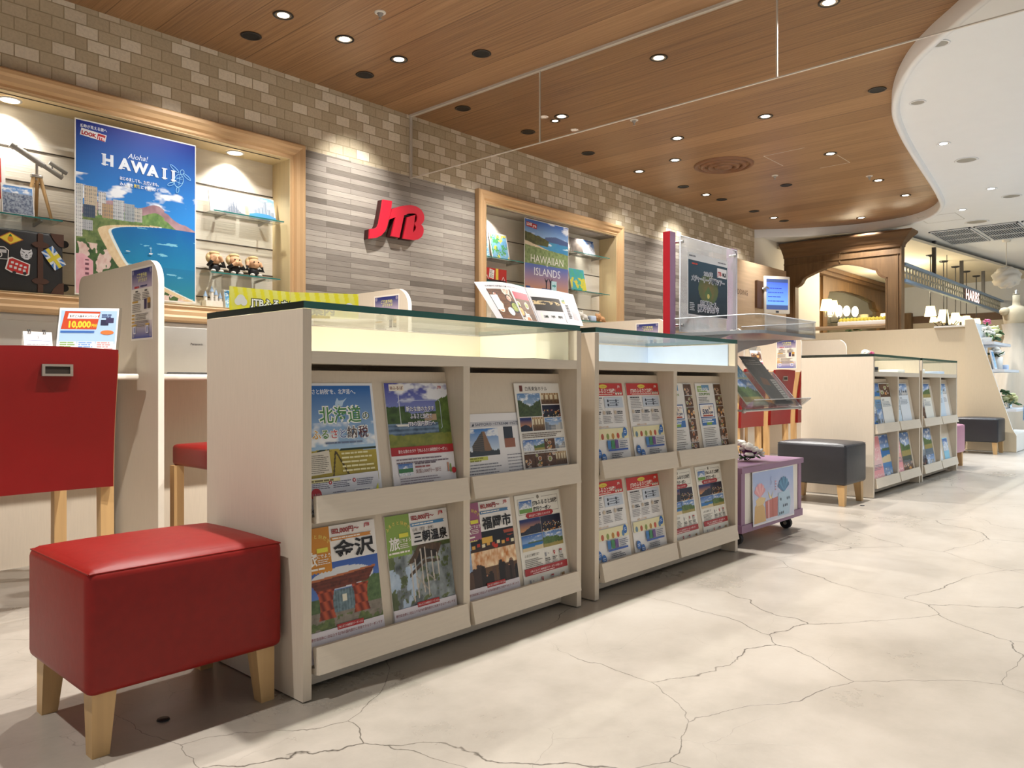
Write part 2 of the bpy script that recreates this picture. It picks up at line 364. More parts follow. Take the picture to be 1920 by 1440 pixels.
    def lathe(s, prof, c=(0, 0, 0), n=24, mi=0, smooth=True, sy=1.0):
        vs = [(c[0] + r * math.cos(2 * PI * i / n), c[1] + r * sy * math.sin(2 * PI * i / n), c[2] + z) for r, z in prof for i in range(n)]
        fs = [(k * n + i, k * n + (i + 1) % n, (k + 1) * n + (i + 1) % n, (k + 1) * n + i) for k in range(len(prof) - 1) for i in range(n)]
        s.add(vs, fs, mi, smooth)
    def ell(s, c, r, n=12, mi=0, rot=None):
        b = bmesh.new(); bmesh.ops.create_uvsphere(b, u_segments=n, v_segments=max(6, n * 2 // 3), radius=1)
        r = (r, r, r) if not isinstance(r, (list, tuple)) else r
        m = Matrix.Translation(c) @ (Euler(rot).to_matrix().to_4x4() if rot else Matrix()) @ Matrix.Diagonal((*r, 1))
        s.bm(b, mi, True, m)
    def disc(s, c, r, n=24, mi=0, up=-1, ri=0.0):
        vs = [(c[0] + r * math.cos(2 * PI * i / n), c[1] + r * math.sin(2 * PI * i / n), c[2]) for i in range(n)]
        s.add(vs, [list(range(n)) if up > 0 else list(reversed(range(n)))], mi)
    def xf(s, m):
        s.v = [tuple(m @ Vector(q)) for q in s.v]; return s
    def obj(s, name, mats, parent=None, loc=None, rot=None, keep=False, ink=False, **tags):
        me = bpy.data.meshes.new(name); org = Vector((0, 0, 0))
        if parent is None and loc is None and not keep:
            a = np.array(s.v); org = Vector(((a[:, 0].min() + a[:, 0].max()) / 2, (a[:, 1].min() + a[:, 1].max()) / 2, a[:, 2].min()))
        elif parent is not None and tags.pop('wb', True):
            q = parent
            while q is not None: org += q.location; q = q.parent
        tags.pop('wb', None)
        me.from_pydata([tuple(Vector(v) - org) for v in s.v], [], s.f)
        me.polygons.foreach_set('material_index', s.m); me.polygons.foreach_set('use_smooth', s.s)
        for m in (mats if isinstance(mats, (list, tuple)) else [mats]): me.materials.append(X[m] if isinstance(m, str) else m)
        if ink:
            at = me.color_attributes.new('ink', 'FLOAT_COLOR', 'POINT')
            a = np.ones((len(s.v), 4), np.float32); a[:, :3] = np.array(s.c, np.float32).reshape(-1, 3)
            at.data.foreach_set('color', a.ravel())
        me.update()
        o = bpy.data.objects.new(name, me); COL.objects.link(o)
        if parent is not None: o.parent = parent
        elif not keep: o.location = loc if loc is not None else org
        if rot: o.rotation_euler = rot
        for k, v in tags.items(): o[k] = v
        return o

def thing(name, label, cat, loc=(0, 0, 0), rz=0.0, group=None):
    o = bpy.data.objects.new(name, None); COL.objects.link(o); o.location = loc; o.rotation_euler = (0, 0, rz)
    o.empty_display_size = 0.05
    o['label'] = label; o['category'] = cat
    if group: o['group'] = group
    return o

def struct(mb, name, mats, **k):
    o = mb.obj(name, mats, keep=True); o['kind'] = 'structure'
    if 'label' in k: o['label'] = k['label']
    return o

def dup(root, loc, rz=None, label=None, group=None):
    r = root.copy(); COL.objects.link(r); r.location = loc
    if rz is not None: r.rotation_euler = (0, 0, rz)
    if label: r['label'] = label
    if group: r['group'] = group
    for ch in list(root.children):
        c = ch.copy(); COL.objects.link(c); c.parent = r
        for g in list(ch.children):
            d = g.copy(); COL.objects.link(d); d.parent = c
    return r

# ------------------------------------------------------------------ printing helpers
_noise = {}
def vn(x, y, seed=0):
    if seed not in _noise: _noise[seed] = np.random.RandomState(seed).rand(64, 64)
    t = _noise[seed]; xi = np.floor(x).astype(int); yi = np.floor(y).astype(int); fx = x - xi; fy = y - yi
    fx = fx * fx * (3 - 2 * fx); fy = fy * fy * (3 - 2 * fy)
    a = t[yi % 64, xi % 64]; b = t[yi % 64, (xi + 1) % 64]; c = t[(yi + 1) % 64, xi % 64]; d = t[(yi + 1) % 64, (xi + 1) % 64]
    return (a * (1 - fx) + b * fx) * (1 - fy) + (c * (1 - fx) + d * fx) * fy
def fb(x, y, seed=0, o=4):
    r = 0; a = 0.5; s = 0
    for k in range(o): r = r + a * vn(x * 2 ** k, y * 2 ** k, seed + k); s += a; a *= 0.55
    return r / s
def lp(a, b, t):
    t = np.clip(t, 0, 1)[..., None]; return np.array(lin(a)) * (1 - t) + np.array(lin(b)) * t
def over(img, mask, c):
    m = np.clip(mask.astype(float), 0, 1)[..., None]
    cc = c if isinstance(c, np.ndarray) else np.array(lin(c))
    return img * (1 - m) + cc * m
def sky(u, v, hi='2f6fb4', lo='b9d2e6', cl=0.55, seed=3, sc=5):
    im = lp(lo, hi, v); n = fb(u * sc, v * sc * 1.6, seed)
    return over(im, np.clip((n - cl) * 6, 0, 0.9), 'f2f4f6')

def pic(kind, seed=1):
    def f(u, v):
        n = fb(u * 6, v * 6, seed); k = fb(u * 16, v * 16, seed + 9, 3)
        if kind == 'sea':
            im = sky(u, v, '2a62b0', 'bcd8ee', 0.6, seed); h = 0.52 + 0.04 * n
            im = over(im, v < 0.5, lp('1f8fa8', '2f6fb8', v * 2 + 0.3 * k)); im = over(im, (v > 0.45) & (v < h) & (u > 0.3), '4f6b4a')
            return over(im, v < 0.16 + 0.1 * u + 0.05 * n, 'd9c7a0')
        if kind == 'hill':
            im = sky(u, v, '3d74b8', 'd3e2ee', 0.55, seed); h = 0.45 + 0.3 * np.sin(u * 3 + seed) * 0.4 + 0.2 * n
            im = over(im, v < h, lp('27452a', '6d8a48', k)); return over(im, v < 0.2 + 0.06 * n, lp('b59a5a', '8a8a48', k))
        if kind == 'dusk':
            im = lp('e6a25a', '1e2a66', v * 1.3 - 0.1); h = 0.25 + 0.4 * np.abs(np.sin(u * 2.6 + seed)) * 0.8 + 0.12 * n
            return over(im, v < h * (0.6 + 0.4 * u), lp('0e1220', '2c3348', k))
        if kind == 'food':
            rs = np.random.RandomState(seed); im = lp('2e1a12', '7a5030', fb(u * 3, v * 22, seed))
            for q in range(7):
                cx, cy, r = rs.rand(), rs.rand(), 0.10 + 0.11 * rs.rand(); d = np.hypot(u - cx, v - cy)
                im = over(im, d < r, ('e2dcd0', '2c2422', 'cfc6b6')[rs.randint(3)])
                c0, c1 = (('7a2a18', 'd08a4a'), ('4a6a2a', 'b0b060'), ('c8642c', 'f0c878'), ('8a3020', 'e8d8c0'))[rs.randint(4)]
                im = over(im, d < r * 0.72, lp(c0, c1, fb(u * 26 + q, v * 26, seed + q, 3) * 1.6 - 0.3))
            return im
        if kind == 'room':
            im = lp('3a281c', 'a8845a', v * 0.9 + 0.25 * n); im = over(im, (v > 0.45) & (v < 0.85) & ((u * 4) % 1 < 0.6), lp('b9a888', 'f0e4c4', v)); im = over(im, (v > 0.86) & ((u * 7 + seed) % 1 < 0.2), 'fff0c8')
            return over(im, (v < 0.34) & (((u * 5 + seed * 0.3) % 1 < 0.7) | (v < 0.12)), lp('2a1c14', '7a5638', k))
        if kind == 'night':
            rs = np.random.RandomState(seed); im = lp('3a2a3a', '0e1430', v * 1.3); im = over(im, v < 0.30 + 0.25 * ((np.sin(np.floor(u * 11) * 9.7 + seed) * 437.5) % 1), '141624')
            for q in range(60):
                cx, cy = rs.rand(), rs.rand() ** 1.6 * 0.6; im = over(im, np.hypot(u - cx, (v - cy)) < 0.012 + 0.016 * rs.rand(), ('f6d68a', 'ffb25a', 'e8f0f6', 'd85a3a')[rs.randint(4)])
            return im
        if kind == 'city':
            im = sky(u, v, '4f86c4', 'dbe6ee', 0.55, seed); c = np.floor(u * 9); h = 0.25 + 0.5 * ((np.sin(c * 12.9 + seed) * 43758.5) % 1)
            b = lp('8a929e', 'd9d6d0', ((np.sin(c * 7.1) * 999) % 1)); b = over(b, ((v * 26) % 1 < 0.45) & ((u * 40) % 1 < 0.6), '4a5668')
            return over(im, v < h, b)
        if kind == 'snow':
            im = sky(u, v, '2c62ac', 'cfe0f0', 0.62, seed); h = 0.35 + 0.5 * (1 - np.abs(u - 0.5) * 2) * (0.6 + 0.6 * n)
            return over(im, v < h, lp('5c7aa0', 'f4f6fa', k * 1.4))
        if kind == 'abstract':
            im = lp('2f78c0', '9ad0e0', n); im = over(im, fb(u * 5, v * 5, seed + 3) > 0.58, 'e6d24a'); return over(im, fb(u * 6, v * 6, seed + 5) > 0.62, '4c9a58')
        if kind == 'pink':
            im = lp('f0b8bc', 'e88f96', v); return over(im, ((np.arctan2(v - 0.0, u - 0.5) * 18) % 1 < 0.25) & (v < 0.55), 'f8dcd8')
        if kind == 'blue':
            return over(lp('9fd4ee', '3f8fc4', v + 0.3 * n), k > 0.62, 'e0f0f8')
        return lp('888888', 'cccccc', n)
    return f

_tcache = {}
def text_geo(s, bold):
    key = (s, bold)
    if key not in _tcache:
        c = bpy.data.curves.new('txt', 'FONT'); c.body = s; c.size = 1; c.resolution_u = 2; c.offset = bold
        o = bpy.data.objects.new('txt', c); me = o.to_mesh()
        vs = [v.co.copy() for v in me.vertices]; fs = [list(p.vertices) for p in me.polygons]
        o.to_mesh_clear(); bpy.data.objects.remove(o); bpy.data.curves.remove(c); _tcache[key] = (vs, fs)
    return _tcache[key]

GRID = 1.8
class PR(MB):
    STEP = 0.00012
    def __init__(s, z=0.0): super().__init__(); s.z = z
    def up(s): s.z += s.STEP; return s.z
    def R(s, x0, y0, x1, y1, c):
        z = s.up(); s.add([(x0, y0, z), (x1, y0, z), (x1, y1, z), (x0, y1, z)], [(0, 1, 2, 3)], col=c)
    def P(s, pts, c):
        z = s.up(); s.add([(x, y, z) for x, y in pts], [list(range(len(pts)))], col=c)
    def C(s, x, y, r, c, n=18, ry=None):
        ry = ry or r; s.P([(x + r * math.cos(2 * PI * i / n), y + ry * math.sin(2 * PI * i / n)) for i in range(n)], c)
    def ring(s, pts, w, c):
        z = s.up()
        for a, b in zip(pts, pts[1:]):
            d = Vector((b[0] - a[0], b[1] - a[1])); d = d.normalized() if d.length else Vector((1, 0)); q = Vector((-d.y, d.x)) * w / 2
            s.add([(a[0] + q.x, a[1] + q.y, z), (a[0] - q.x, a[1] - q.y, z), (b[0] - q.x, b[1] - q.y, z), (b[0] + q.x, b[1] + q.y, z)], [(0, 1, 2, 3)], col=c)
    def T(s, t, x, y, size, c, al='l', bold=0.0, sh=0.0, fit=None, rot=0.0):
        vs, fs = text_geo(t, bold); z = s.up()
        w = max(v.x for v in vs) if vs else 1
        kx = size if fit is None else min(size * 1.6, fit / max(w, 1e-6))
        ox = {'l': 0, 'c': -w * kx / 2, 'r': -w * kx}[al]; ca, sa = math.cos(rot), math.sin(rot)
        out = []
        for v in vs:
            px = ox + v.x * kx + sh * v.y * size; py = v.y * size
            out.append((x + px * ca - py * sa, y + px * sa + py * ca, z))
        s.add(out, fs, col=c)
    def G(s, x0, y0, x1, y1, fn, nx=40, ny=None):
        nx = int(nx * GRID)
        if ny: ny = int(ny * GRID)
        ny = ny or max(4, int(nx * (y1 - y0) / (x1 - x0))); z = s.up()
        uu, vv = np.meshgrid(np.linspace(0, 1, nx + 1), np.linspace(0, 1, ny + 1))
        col = fn(uu, vv).reshape(-1, 3)
        vs = np.stack([x0 + uu.ravel() * (x1 - x0), y0 + vv.ravel() * (y1 - y0), np.full(uu.size, z)], 1)
        k = nx + 1
        s.add(vs, [(j * k + i, j * k + i + 1, (j + 1) * k + i + 1, (j + 1) * k + i) for j in range(ny) for i in range(nx)], cols=[tuple(q) for q in col])
    def L(s, x0, y1, x1, n, dy, h, c, seed=1, al='l'):
        z = s.up(); rs = random.Random(seed)
        for k in range(n):
            y = y1 - k * dy; x = x0; end = x0 + (x1 - x0) * rs.uniform(0.72, 1.0)
            while x < end - h:
                w = rs.uniform(1.5, 6) * h; b = min(x + w, end)
                s.add([(x, y - h, z), (b, y - h, z), (b, y, z), (x, y, z)], [(0, 1, 2, 3)], col=c); x = b + h * 0.45
    def body(s, w, h, t, c='e9e6e2', edge='cfcac4', curl=0):
        s.box(0, w, 0, h, -t, 0, 0, edge); s.R(0, 0, w, h, c)

def jtb_mark(p, x, y, h, c='c8202c'):
    p.T('JTB', x, y, h * 1.35, c, bold=0.03, sh=0.15)

# ------------------------------------------------------------------ the setting
b = MB(); b.box(-4, 26, -6, 8, -0.08, 0); struct(b, 'floor', 'floor')

def catmull(pts, n=8):
    out = []
    P = [pts[0]] + pts + [pts[-1]]
    for i in range(1, len(P) - 2):
        p0, p1, p2, p3 = [np.array(P[j], float) for j in (i - 1, i, i + 1, i + 2)]
        for k in range(n):
            t = k / n
            out.append(tuple(0.5 * (2 * p1 + (p2 - p0) * t + (2 * p0 - 5 * p1 + 4 * p2 - p3) * t * t + (3 * p1 - p0 - 3 * p2 + p3) * t ** 3)))
    out.append(tuple(pts[-1])); return out
EDGE = catmull([(-4, 0.32), (1.5, 0.34), (3.6, 0.42), (4.55, 0.68), (5.101, 1.11), (5.359, 1.329), (5.648, 1.531), (6.075, 1.736), (6.574, 1.902),
                (7.235, 2.025), (8.063, 2.138), (8.966, 2.249), (9.764, 2.355), (10.45, 2.49), (10.963, 2.76), (11.25, 3.15), (11.295, 3.75), (11.06, 4.42), (10.70, 4.98)])
b = MB(); b.prism(EDGE + [(-4, 4.98)], 'z', CEIL, CEIL + 0.06); struct(b, 'ceiling', 'ceil')
b = MB(); b.prism(EDGE + [(11.0, 5.3), (26, 5.3), (26, -6), (-4, -6)], 'z', MALL, MALL + 0.05); struct(b, 'ceiling_mall', 'ceilwhite')
b = MB()
n = len(EDGE); off = []
for i in range(n):
    d = Vector(EDGE[min(i + 1, n - 1)]) - Vector(EDGE[max(i - 1, 0)]); d.normalize(); off.append((-d.y, d.x))
vs = [(EDGE[i][0] + off[i][0] * q, EDGE[i][1] + off[i][1] * q, CEIL - 0.02 - h * 1.0 + 0.0) for i in range(n) for q, h in [(0.006, -0.02), (0.008, 0.085), (-0.004, 0.097), (-0.035, 0.099), (-0.05, 0.06)]]
b.add(vs, [(i * 5 + j, i * 5 + j + 1, (i + 1) * 5 + j + 1, (i + 1) * 5 + j) for i in range(n - 1) for j in range(4)], 0, True)
struct(b, 'trim_1', 'ceilwhite')

Z1 = 2.43
b = MB()
b.box(-4, 10.7, WALL, 5.25, Z1, CEIL, 1)
for x0, x1 in ((-4, 0.95), (3.05, 5.08), (7.16, 10.7)): b.box(x0, x1, WALL, 5.25, 1.21, Z1, 0)
for x0, x1 in ((0.95, 3.05), (5.08, 7.16)): b.box(x0, x1, WALL, 5.25, 2.33, Z1, 0)
b.box(-4, 10.7, WALL, 5.25, 0.0, 1.21, 2)
struct(b, 'wall_left', ['slat', 'brick', 'white'])
b = MB(); b.box(10.7, 13.2, WALL, 5.25, 0, MALL, 0); struct(b, 'wall_left_end', 'white')
b = MB()
b.box(-4, 10.7, WALL - 0.014, WALL, 1.085, 1.125); b.box(-4, 10.7, WALL - 0.03, WALL, 1.055, 1.085)
struct(b, 'trim_2', 'white')
b = MB(); b.box(9.0, 11.26, 4.74, 4.80, 0, 2.37); struct(b, 'wall_panel', 'panelwood')
p = PR(0); p.T('WEDDING', 0, 0, 0.098, '6a4f38', 'r')
o = p.obj('wall_lettering', 'print', loc=(9.98, 4.739, 1.90), rot=(PI / 2, 0, 0), ink=True, label='brown capital letters mounted on the pale oak wall panel', category='sign letters')

# ------------------------------------------------------------------ display alcoves
def alcove(x0, x1, z0, z1, label, lamps):
    t = thing('display_alcove', label, 'display case', ((x0 + x1) / 2, WALL, z0))
    prof = [(0, 4.995), (0, 4.955), (0.012, 4.945), (0.03, 4.952), (0.045, 4.935), (0.07, 4.93), (0.085, 4.918), (0.105, 4.918), (0.116, 4.93), (0.116, 4.9799)]
    f = MB(); k = len(prof)
    vs = []
    for sx, sz in ((x0, z0), (x1, z0), (x1, z1), (x0, z1)):
        for d, y in prof: vs.append((sx + (d if sx == x1 else -d), y, sz + (d if sz == z1 else -d)))
    for c in range(4):
        mi = 0 if c in (0, 2) else 1
        f.add(vs, [(c * k + j, ((c + 1) % 4) * k + j, ((c + 1) % 4) * k + j + 1, c * k + j + 1) for j in range(k - 1)], mi, False)
    f.obj('frame', ['maple', 'maplev'], t)
    l = MB(); e = 0.004
    l.box(x0, x0 + e, 4.95, 5.19, z0, z1); l.box(x1 - e, x1, 4.95, 5.19, z0, z1)
    l.box(x0 + e, x1 - e, 4.95, 5.19, z0, z0 + e); l.box(x0 + e, x1 - e, 4.95, 5.19, z1 - e, z1)
    l.obj('lining', 'maplein', t)
    k = MB(); k.box(x0 + e, x1 - e, 5.185, 5.2, z0 + e, z1 - e); bp = k.obj('back_panel', 'slatboard', t)
    g = MB(); z = z1 - 0.245
    while z > z0 + 0.05: g.box(x0 + e, x1 - e, 5.181, 5.1849, z - 0.0035, z + 0.0035); z -= 0.195
    g.obj('groove', 'groove', bp, wb=True)
    r = MB(); r.box(x0 + 0.05, x1 - 0.05, 4.998, 5.004, z1 - 0.008, z1 - 0.0041); r.obj('ceiling_track', 'groove', t)
    for i, x in enumerate(lamps):
        q = MB(); q.lathe([(0.062, -0.001), (0.062, -0.007), (0.05, -0.008)], (x, 5.09, z1 - 0.004), 28)
        rg = q.obj('lamp_ring', 'white', t)
        q = MB(); q.disc((x, 5.09, z1 - 0.0105), 0.05, 28); q.obj('lamp_lens', 'lampwarm2', rg)
        spot('alcove_beam', (x, 5.09, z1 - 0.02), (x, 5.16, z1 - 1.0), 22 if x0 < 2 else 34, 120, 0.7, (1, 0.95, 0.87), 0.03)
    return t
X['lampwarm2'] = EM('lit_lens', 'fff2d8', 5)
alcove(0.95, 3.05, 1.21, 2.325, 'maple-framed lit display alcove at left holding a blue beach poster and suitcase', [1.33, 2.70])
alcove(5.08, 7.16, 1.21, 2.35, 'maple-framed lit display alcove right of the red letter sign, with a narrow island poster', [5.31, 6.72])

def shelf(x0, x1, z, label):
    t = thing('glass_shelf', label, 'shelf', ((x0 + x1) / 2, 5.09, z))
    s = MB(); s.box(x0, x1, 5.0, 5.178, z - 0.008, z, 0)
    e = MB(); e.box(x0 - 0.0006, x1 + 0.0006, 4.9985, 5.0, z - 0.0082, z + 0.0002)
    pn = s.obj('shelf_pane', 'glasst', t); e.obj('edge_line', 'glasse2', pn)
    for x in (x0 + 0.1, x1 - 0.1):
        k = MB(); k.prism([(5.03, z - 0.0085), (5.178, z - 0.0085), (5.178, z - 0.03), (5.03, z - 0.016)], 'x', x - 0.006, x + 0.006); k.obj('bracket', 'steel', t)
    return t
X['glasse2'] = M('teal_glass_edge', '2f7a74', 0.15)
shelf(0.98, 1.575, 1.655, 'glass shelf above the stickered suitcase, carrying a telescope and city book')
shelf(2.50, 3.03, 1.875, 'upper glass shelf right of the beach poster, under two picture books')
shelf(2.48, 3.00, 1.455, 'lower glass shelf right of the beach poster, seating three plush monkeys')
shelf(5.09, 5.70, 1.885, 'glass shelf left of the island poster, under two art books')
shelf(6.45, 7.10, 2.095, 'upper glass shelf right of the island poster, under dark and pale books')
shelf(6.45, 7.10, 1.69, 'lower glass shelf right of the island poster, under a green picture book')

# ------------------------------------------------------------------ red letter sign
J = [(3.861, 2.166), (3.953, 2.169), (3.944, 2.105), (3.933, 2.058), (3.919, 2.014), (3.903, 1.957), (3.882, 1.917), (3.846, 1.879), (3.8, 1.854), (3.724, 1.835), (3.731, 1.911), (3.779, 1.922), (3.805, 1.938), (3.82, 1.969), (3.83, 2.016), (3.841, 2.059)]
TB = [(3.952, 2.106), (4.02, 2.135), (4.06, 2.149), (4.101, 2.16), (4.14, 2.169), (4.173, 2.171), (4.205, 2.17), (4.235, 2.162), (4.262, 2.15), (4.281, 2.131), (4.292, 2.112), (4.295, 2.09), (4.293, 2.07), (4.286, 2.054), (4.261, 2.026), (4.277, 2.016), (4.286, 2.002), (4.289, 1.98), (4.284, 1.958), (4.272, 1.932), (4.252, 1.914), (4.226, 1.898), (4.196, 1.889), (4.129, 1.884), (4.066, 1.884), (4.11, 2.065), (4.197, 2.098), (4.172, 1.948), (4.188, 1.962), (4.199, 1.976), (4.206, 1.998), (4.2, 2.01), (4.188, 2.018), (4.188, 2.028), (4.206, 2.042), (4.214, 2.062), (4.218, 2.082), (4.213, 2.095), (4.206, 2.105), (4.192, 2.108), (4.179, 2.108), (4.129, 2.098), (4.077, 2.074), (4.028, 1.885), (3.944, 1.887), (3.988, 2.045), (3.923, 2.016)]
t = thing('letter_sign', 'red three-dimensional JTB letters mounted on the grey tiled wall', 'sign', (4.0, WALL, 1.835))
for nm, poly in (('letter_j', J), ('letter_pair', TB)):
    m = MB(); m.prism(poly, 'y', 4.925, 4.9799, 1); m.prism(poly, 'y', 4.91, 4.9249, 0)
    m.obj(nm, ['jtb', 'jtbd'], t)

# ------------------------------------------------------------------ hanging glass smoke barrier
t = thing('smoke_barrier', 'glass smoke barrier hanging across the wooden ceiling from the brick wall', 'glass barrier', (4.2, 2.7, 2.41))
for y0, y1 in ((0.52, 1.818), (1.824, 3.558), (3.564, 4.975)):
    g = MB(); g.box(4.197, 4.203, y0, y1, 2.415, 2.925); g.obj('glass_pane', 'barrier', t)
X['seam'] = M('pale_joint', 'd6d0c6', 0.4)
X['trimdk'] = M('dark_trim', '241d17', 0.45)
for y in (1.821, 3.561):
    g = MB(); g.box(4.195, 4.205, y - 0.004, y + 0.004, 2.415, 2.925); g.obj('pane_joint', 'seam', t)
g = MB(); g.box(4.185, 4.215, 0.52, 4.978, 2.922, 2.9399); g.obj('ceiling_channel', 'seam', t)
g = MB(); g.box(4.194, 4.206, 0.52, 4.978, 2.409, 2.4149); g.obj('edge_strip', 'seam', t)
g = MB(); g.box(4.19, 4.21, 4.962, 4.978, 2.415, 2.922); g.obj('wall_channel', 'seam', t)

# ------------------------------------------------------------------ ceiling fittings
def downlight(x, y, z, label, kind, r=0.058):
    cat = 'ceiling light'
    t = thing('downlight', label, cat, (x, y, z))
    m = MB(); m.lathe([(r, 0.0), (r + 0.004, -0.004), (r * 0.86, -0.006), (r * 0.84, -0.003)], (x, y, z), 28)
    m.obj('trim_ring', 'trimdk' if kind in ('lit', 'dark') else 'ceilwhite', t)
    m = MB(); m.lathe([(r * 0.85, -0.0032), (r * 0.6, -0.0022)], (x, y, z), 28)
    m.obj('reflector', {'lit': 'chrome', 'dark': 'black', 'mall': 'chrome', 'mallx': 'silver'}[kind], t)
    m = MB(); m.disc((x, y, z - 0.0024), r * 0.62, 24)
    m.obj('lens', {'lit': 'lampon', 'dark': 'black', 'mall': 'lampmall', 'mallx': 'silver'}[kind], t)
    return t
DL = [
    (2.537, 4.195, 'lit downlight in the wooden ceiling, leftmost of the three near the brick wall'),
    (2.982, 4.192, 'lit downlight in the wooden ceiling, middle of the three near the brick wall'),
    (3.421, 4.176, 'lit downlight in the wooden ceiling, rightmost of three by the brick wall'),
    (4.611, 1.685, 'lit downlight cut by the top edge of the photo, beyond the glass barrier'),
    (4.608, 2.836, 'lit downlight seen alone through the middle pane of the glass barrier'),
    (5.071, 4.061, 'lit downlight seen low through the glass barrier, left of a twin'),
    (6.235, 3.642, 'lit downlight directly up-left of the round air vent, larger of the two there'),
    (6.831, 4.014, 'lit downlight just left of the round air vent'),
    (6.941, 4.51, 'lit downlight left of the round vent, nearest the brick wall'),
    (6.222, 2.798, 'lit downlight right of the round vent, nearest the glass barrier edge'),
    (7.659, 2.784, 'lit downlight beside the ceiling hatch in the wooden ceiling'),
    (9.021, 2.759, 'lit downlight close to a white sensor near the curved ceiling edge'),
    (8.332, 4.48, 'brightest downlight below the round vent, by the far brick wall'),
    (10.1, 4.423, 'lit downlight farthest along the brick wall, above the red display stand'),
    (9.955, 2.739, 'lit downlight nearest the curved white ceiling edge'),
    (10.896, 3.55, 'lit downlight at the far rounded end of the wooden ceiling'),
    (5.12, 4.17, 'small lit downlight tucked beside another behind the glass barrier'),
]
for x, y, lb in DL: downlight(x, y, CEIL, lb, 'lit', 0.04 if y == 4.17 else 0.058)
DK = [
    (2.549, 4.598, 'black unlit downlight nearest the brick wall at the far left'),
    (3.426, 4.568, 'black-rimmed grey downlight beside the brick wall, left of the glass barrier'),
    (3.739, 3.688, 'large black unlit downlight just before the glass barrier'),
    (4.382, 4.536, 'black unlit downlight behind the glass barrier near its wall end'),
    (5.181, 4.531, 'black unlit downlight near the lower edge of the glass barrier by the wall'),
    (6.056, 4.518, 'black unlit downlight beyond the barrier, first along the far brick wall'),
    (7.817, 4.49, 'black unlit downlight below the round vent near the brick wall'),
    (8.537, 3.595, 'black unlit downlight right of the brightest far lamp, alone on the boards'),
    (8.676, 4.457, 'black unlit downlight just right of the brightest far lamp'),
    (9.552, 4.448, 'black unlit downlight second to last along the far brick wall'),
    (6.232, 1.914, 'large black unlit downlight touching the curved white ceiling edge'),
    (10.393, 4.407, 'black unlit downlight last along the brick wall'),
]
for x, y, lb in DK: downlight(x, y, CEIL, lb, 'dark', 0.062)
MD = {0: 'round unlit white fitting nearest the glass barrier in the white ceiling', 1: 'small unlit white fitting beside the curve of the wooden ceiling',
      2: 'lit downlight in the white ceiling nearest the wooden curve', 3: 'grey disc speaker in the white ceiling between two lit lamps',
      4: 'lit downlight in the white ceiling, rightmost of the three', 5: 'lit downlight in the white ceiling above the access hatch', 6: 'grey disc at the right edge of the white ceiling',
      7: 'large grey disc in the white ceiling beside the air grille'}
for i, (x, y, lit, pw) in enumerate(MALLS[:8]):
    downlight(x, y, MALL, MD[i], 'mall' if lit else 'mallx', 0.1 if i in (3, 6) else 0.14 if i == 7 else 0.055)
for x, y, lb in ((2.913, 3.732, 'white sprinkler head in the wooden ceiling before the glass barrier'), (5.558, 3.662, 'white sprinkler head under the lower edge of the glass barrier'),
                 (8.062, 3.519, 'small white sensor in the boards right of the round vent'), (8.769, 2.774, 'small white sensor next to a lit downlight near the ceiling curve')):
    m = thing('sprinkler_head', lb, 'sprinkler', (x, y, CEIL))
    q = MB(); q.lathe([(0.034, 0), (0.034, -0.005), (0.02, -0.008)], (x, y, CEIL), 20); q.obj('cover_plate', 'white', m)
    q = MB(); q.lathe([(0.017, -0.006), (0.014, -0.022), (0.004, -0.03), (0.004, -0.04), (0.012, -0.042), (0.0, -0.044)], (x, y, CEIL), 14); q.obj('nozzle', 'silver', m)
t = thing('ceiling_vent', 'large round wood-toned air diffuser in the wooden ceiling', 'air vent', (7.315, 3.735, CEIL))
X['ventw'] = M('bronze_vent', '7c5334', 0.4)
for i, (r0, r1) in enumerate(((0.30, 0.255), (0.235, 0.185), (0.165, 0.115), (0.095, 0.0))):
    m = MB(); z = CEIL
    m.lathe([(r0, 0), (r0 - 0.006, -0.014 - 0.006 * i), (r1 + 0.008, -0.024 - 0.007 * i), (r1, -0.002)], (7.315, 3.735, z), 40); m.obj('vent_ring', 'ventw', t)
b = MB()
for p0, p1 in (((7.3, 2.9), (7.3, 3.3)), ((7.3, 3.3), (7.75, 3.3)), ((8.1, 2.75), (8.1, 3.05)), ((7.75, 2.75), (8.1, 2.75))):
    b.box(min(p0[0], p1[0]) - 0.003, max(p0[0], p1[0]) + 0.003, min(p0[1], p1[1]) - 0.003, max(p0[1], p1[1]) + 0.003, CEIL - 0.0015, CEIL - 0.0002)
o = b.obj('ceiling_hatch', 'seam', label='thin outlined access hatch in the wooden ceiling boards', category='hatch')
b = MB()
for x0, x1, y0, y1 in ((11.0, 11.5, 2.445, 2.45), (11.0, 11.5, 2.885, 2.89), (11.0, 11.005, 2.45, 2.885), (11.495, 11.5, 2.45, 2.885)): b.box(x0, x1, y0, y1, MALL - 0.0015, MALL - 0.0002)
o = b.obj('ceiling_hatch', 'silver', label='square outlined access hatch in the white ceiling', category='hatch')
X['dkblue'] = M('dark_blue_void', '22303f', 0.6)
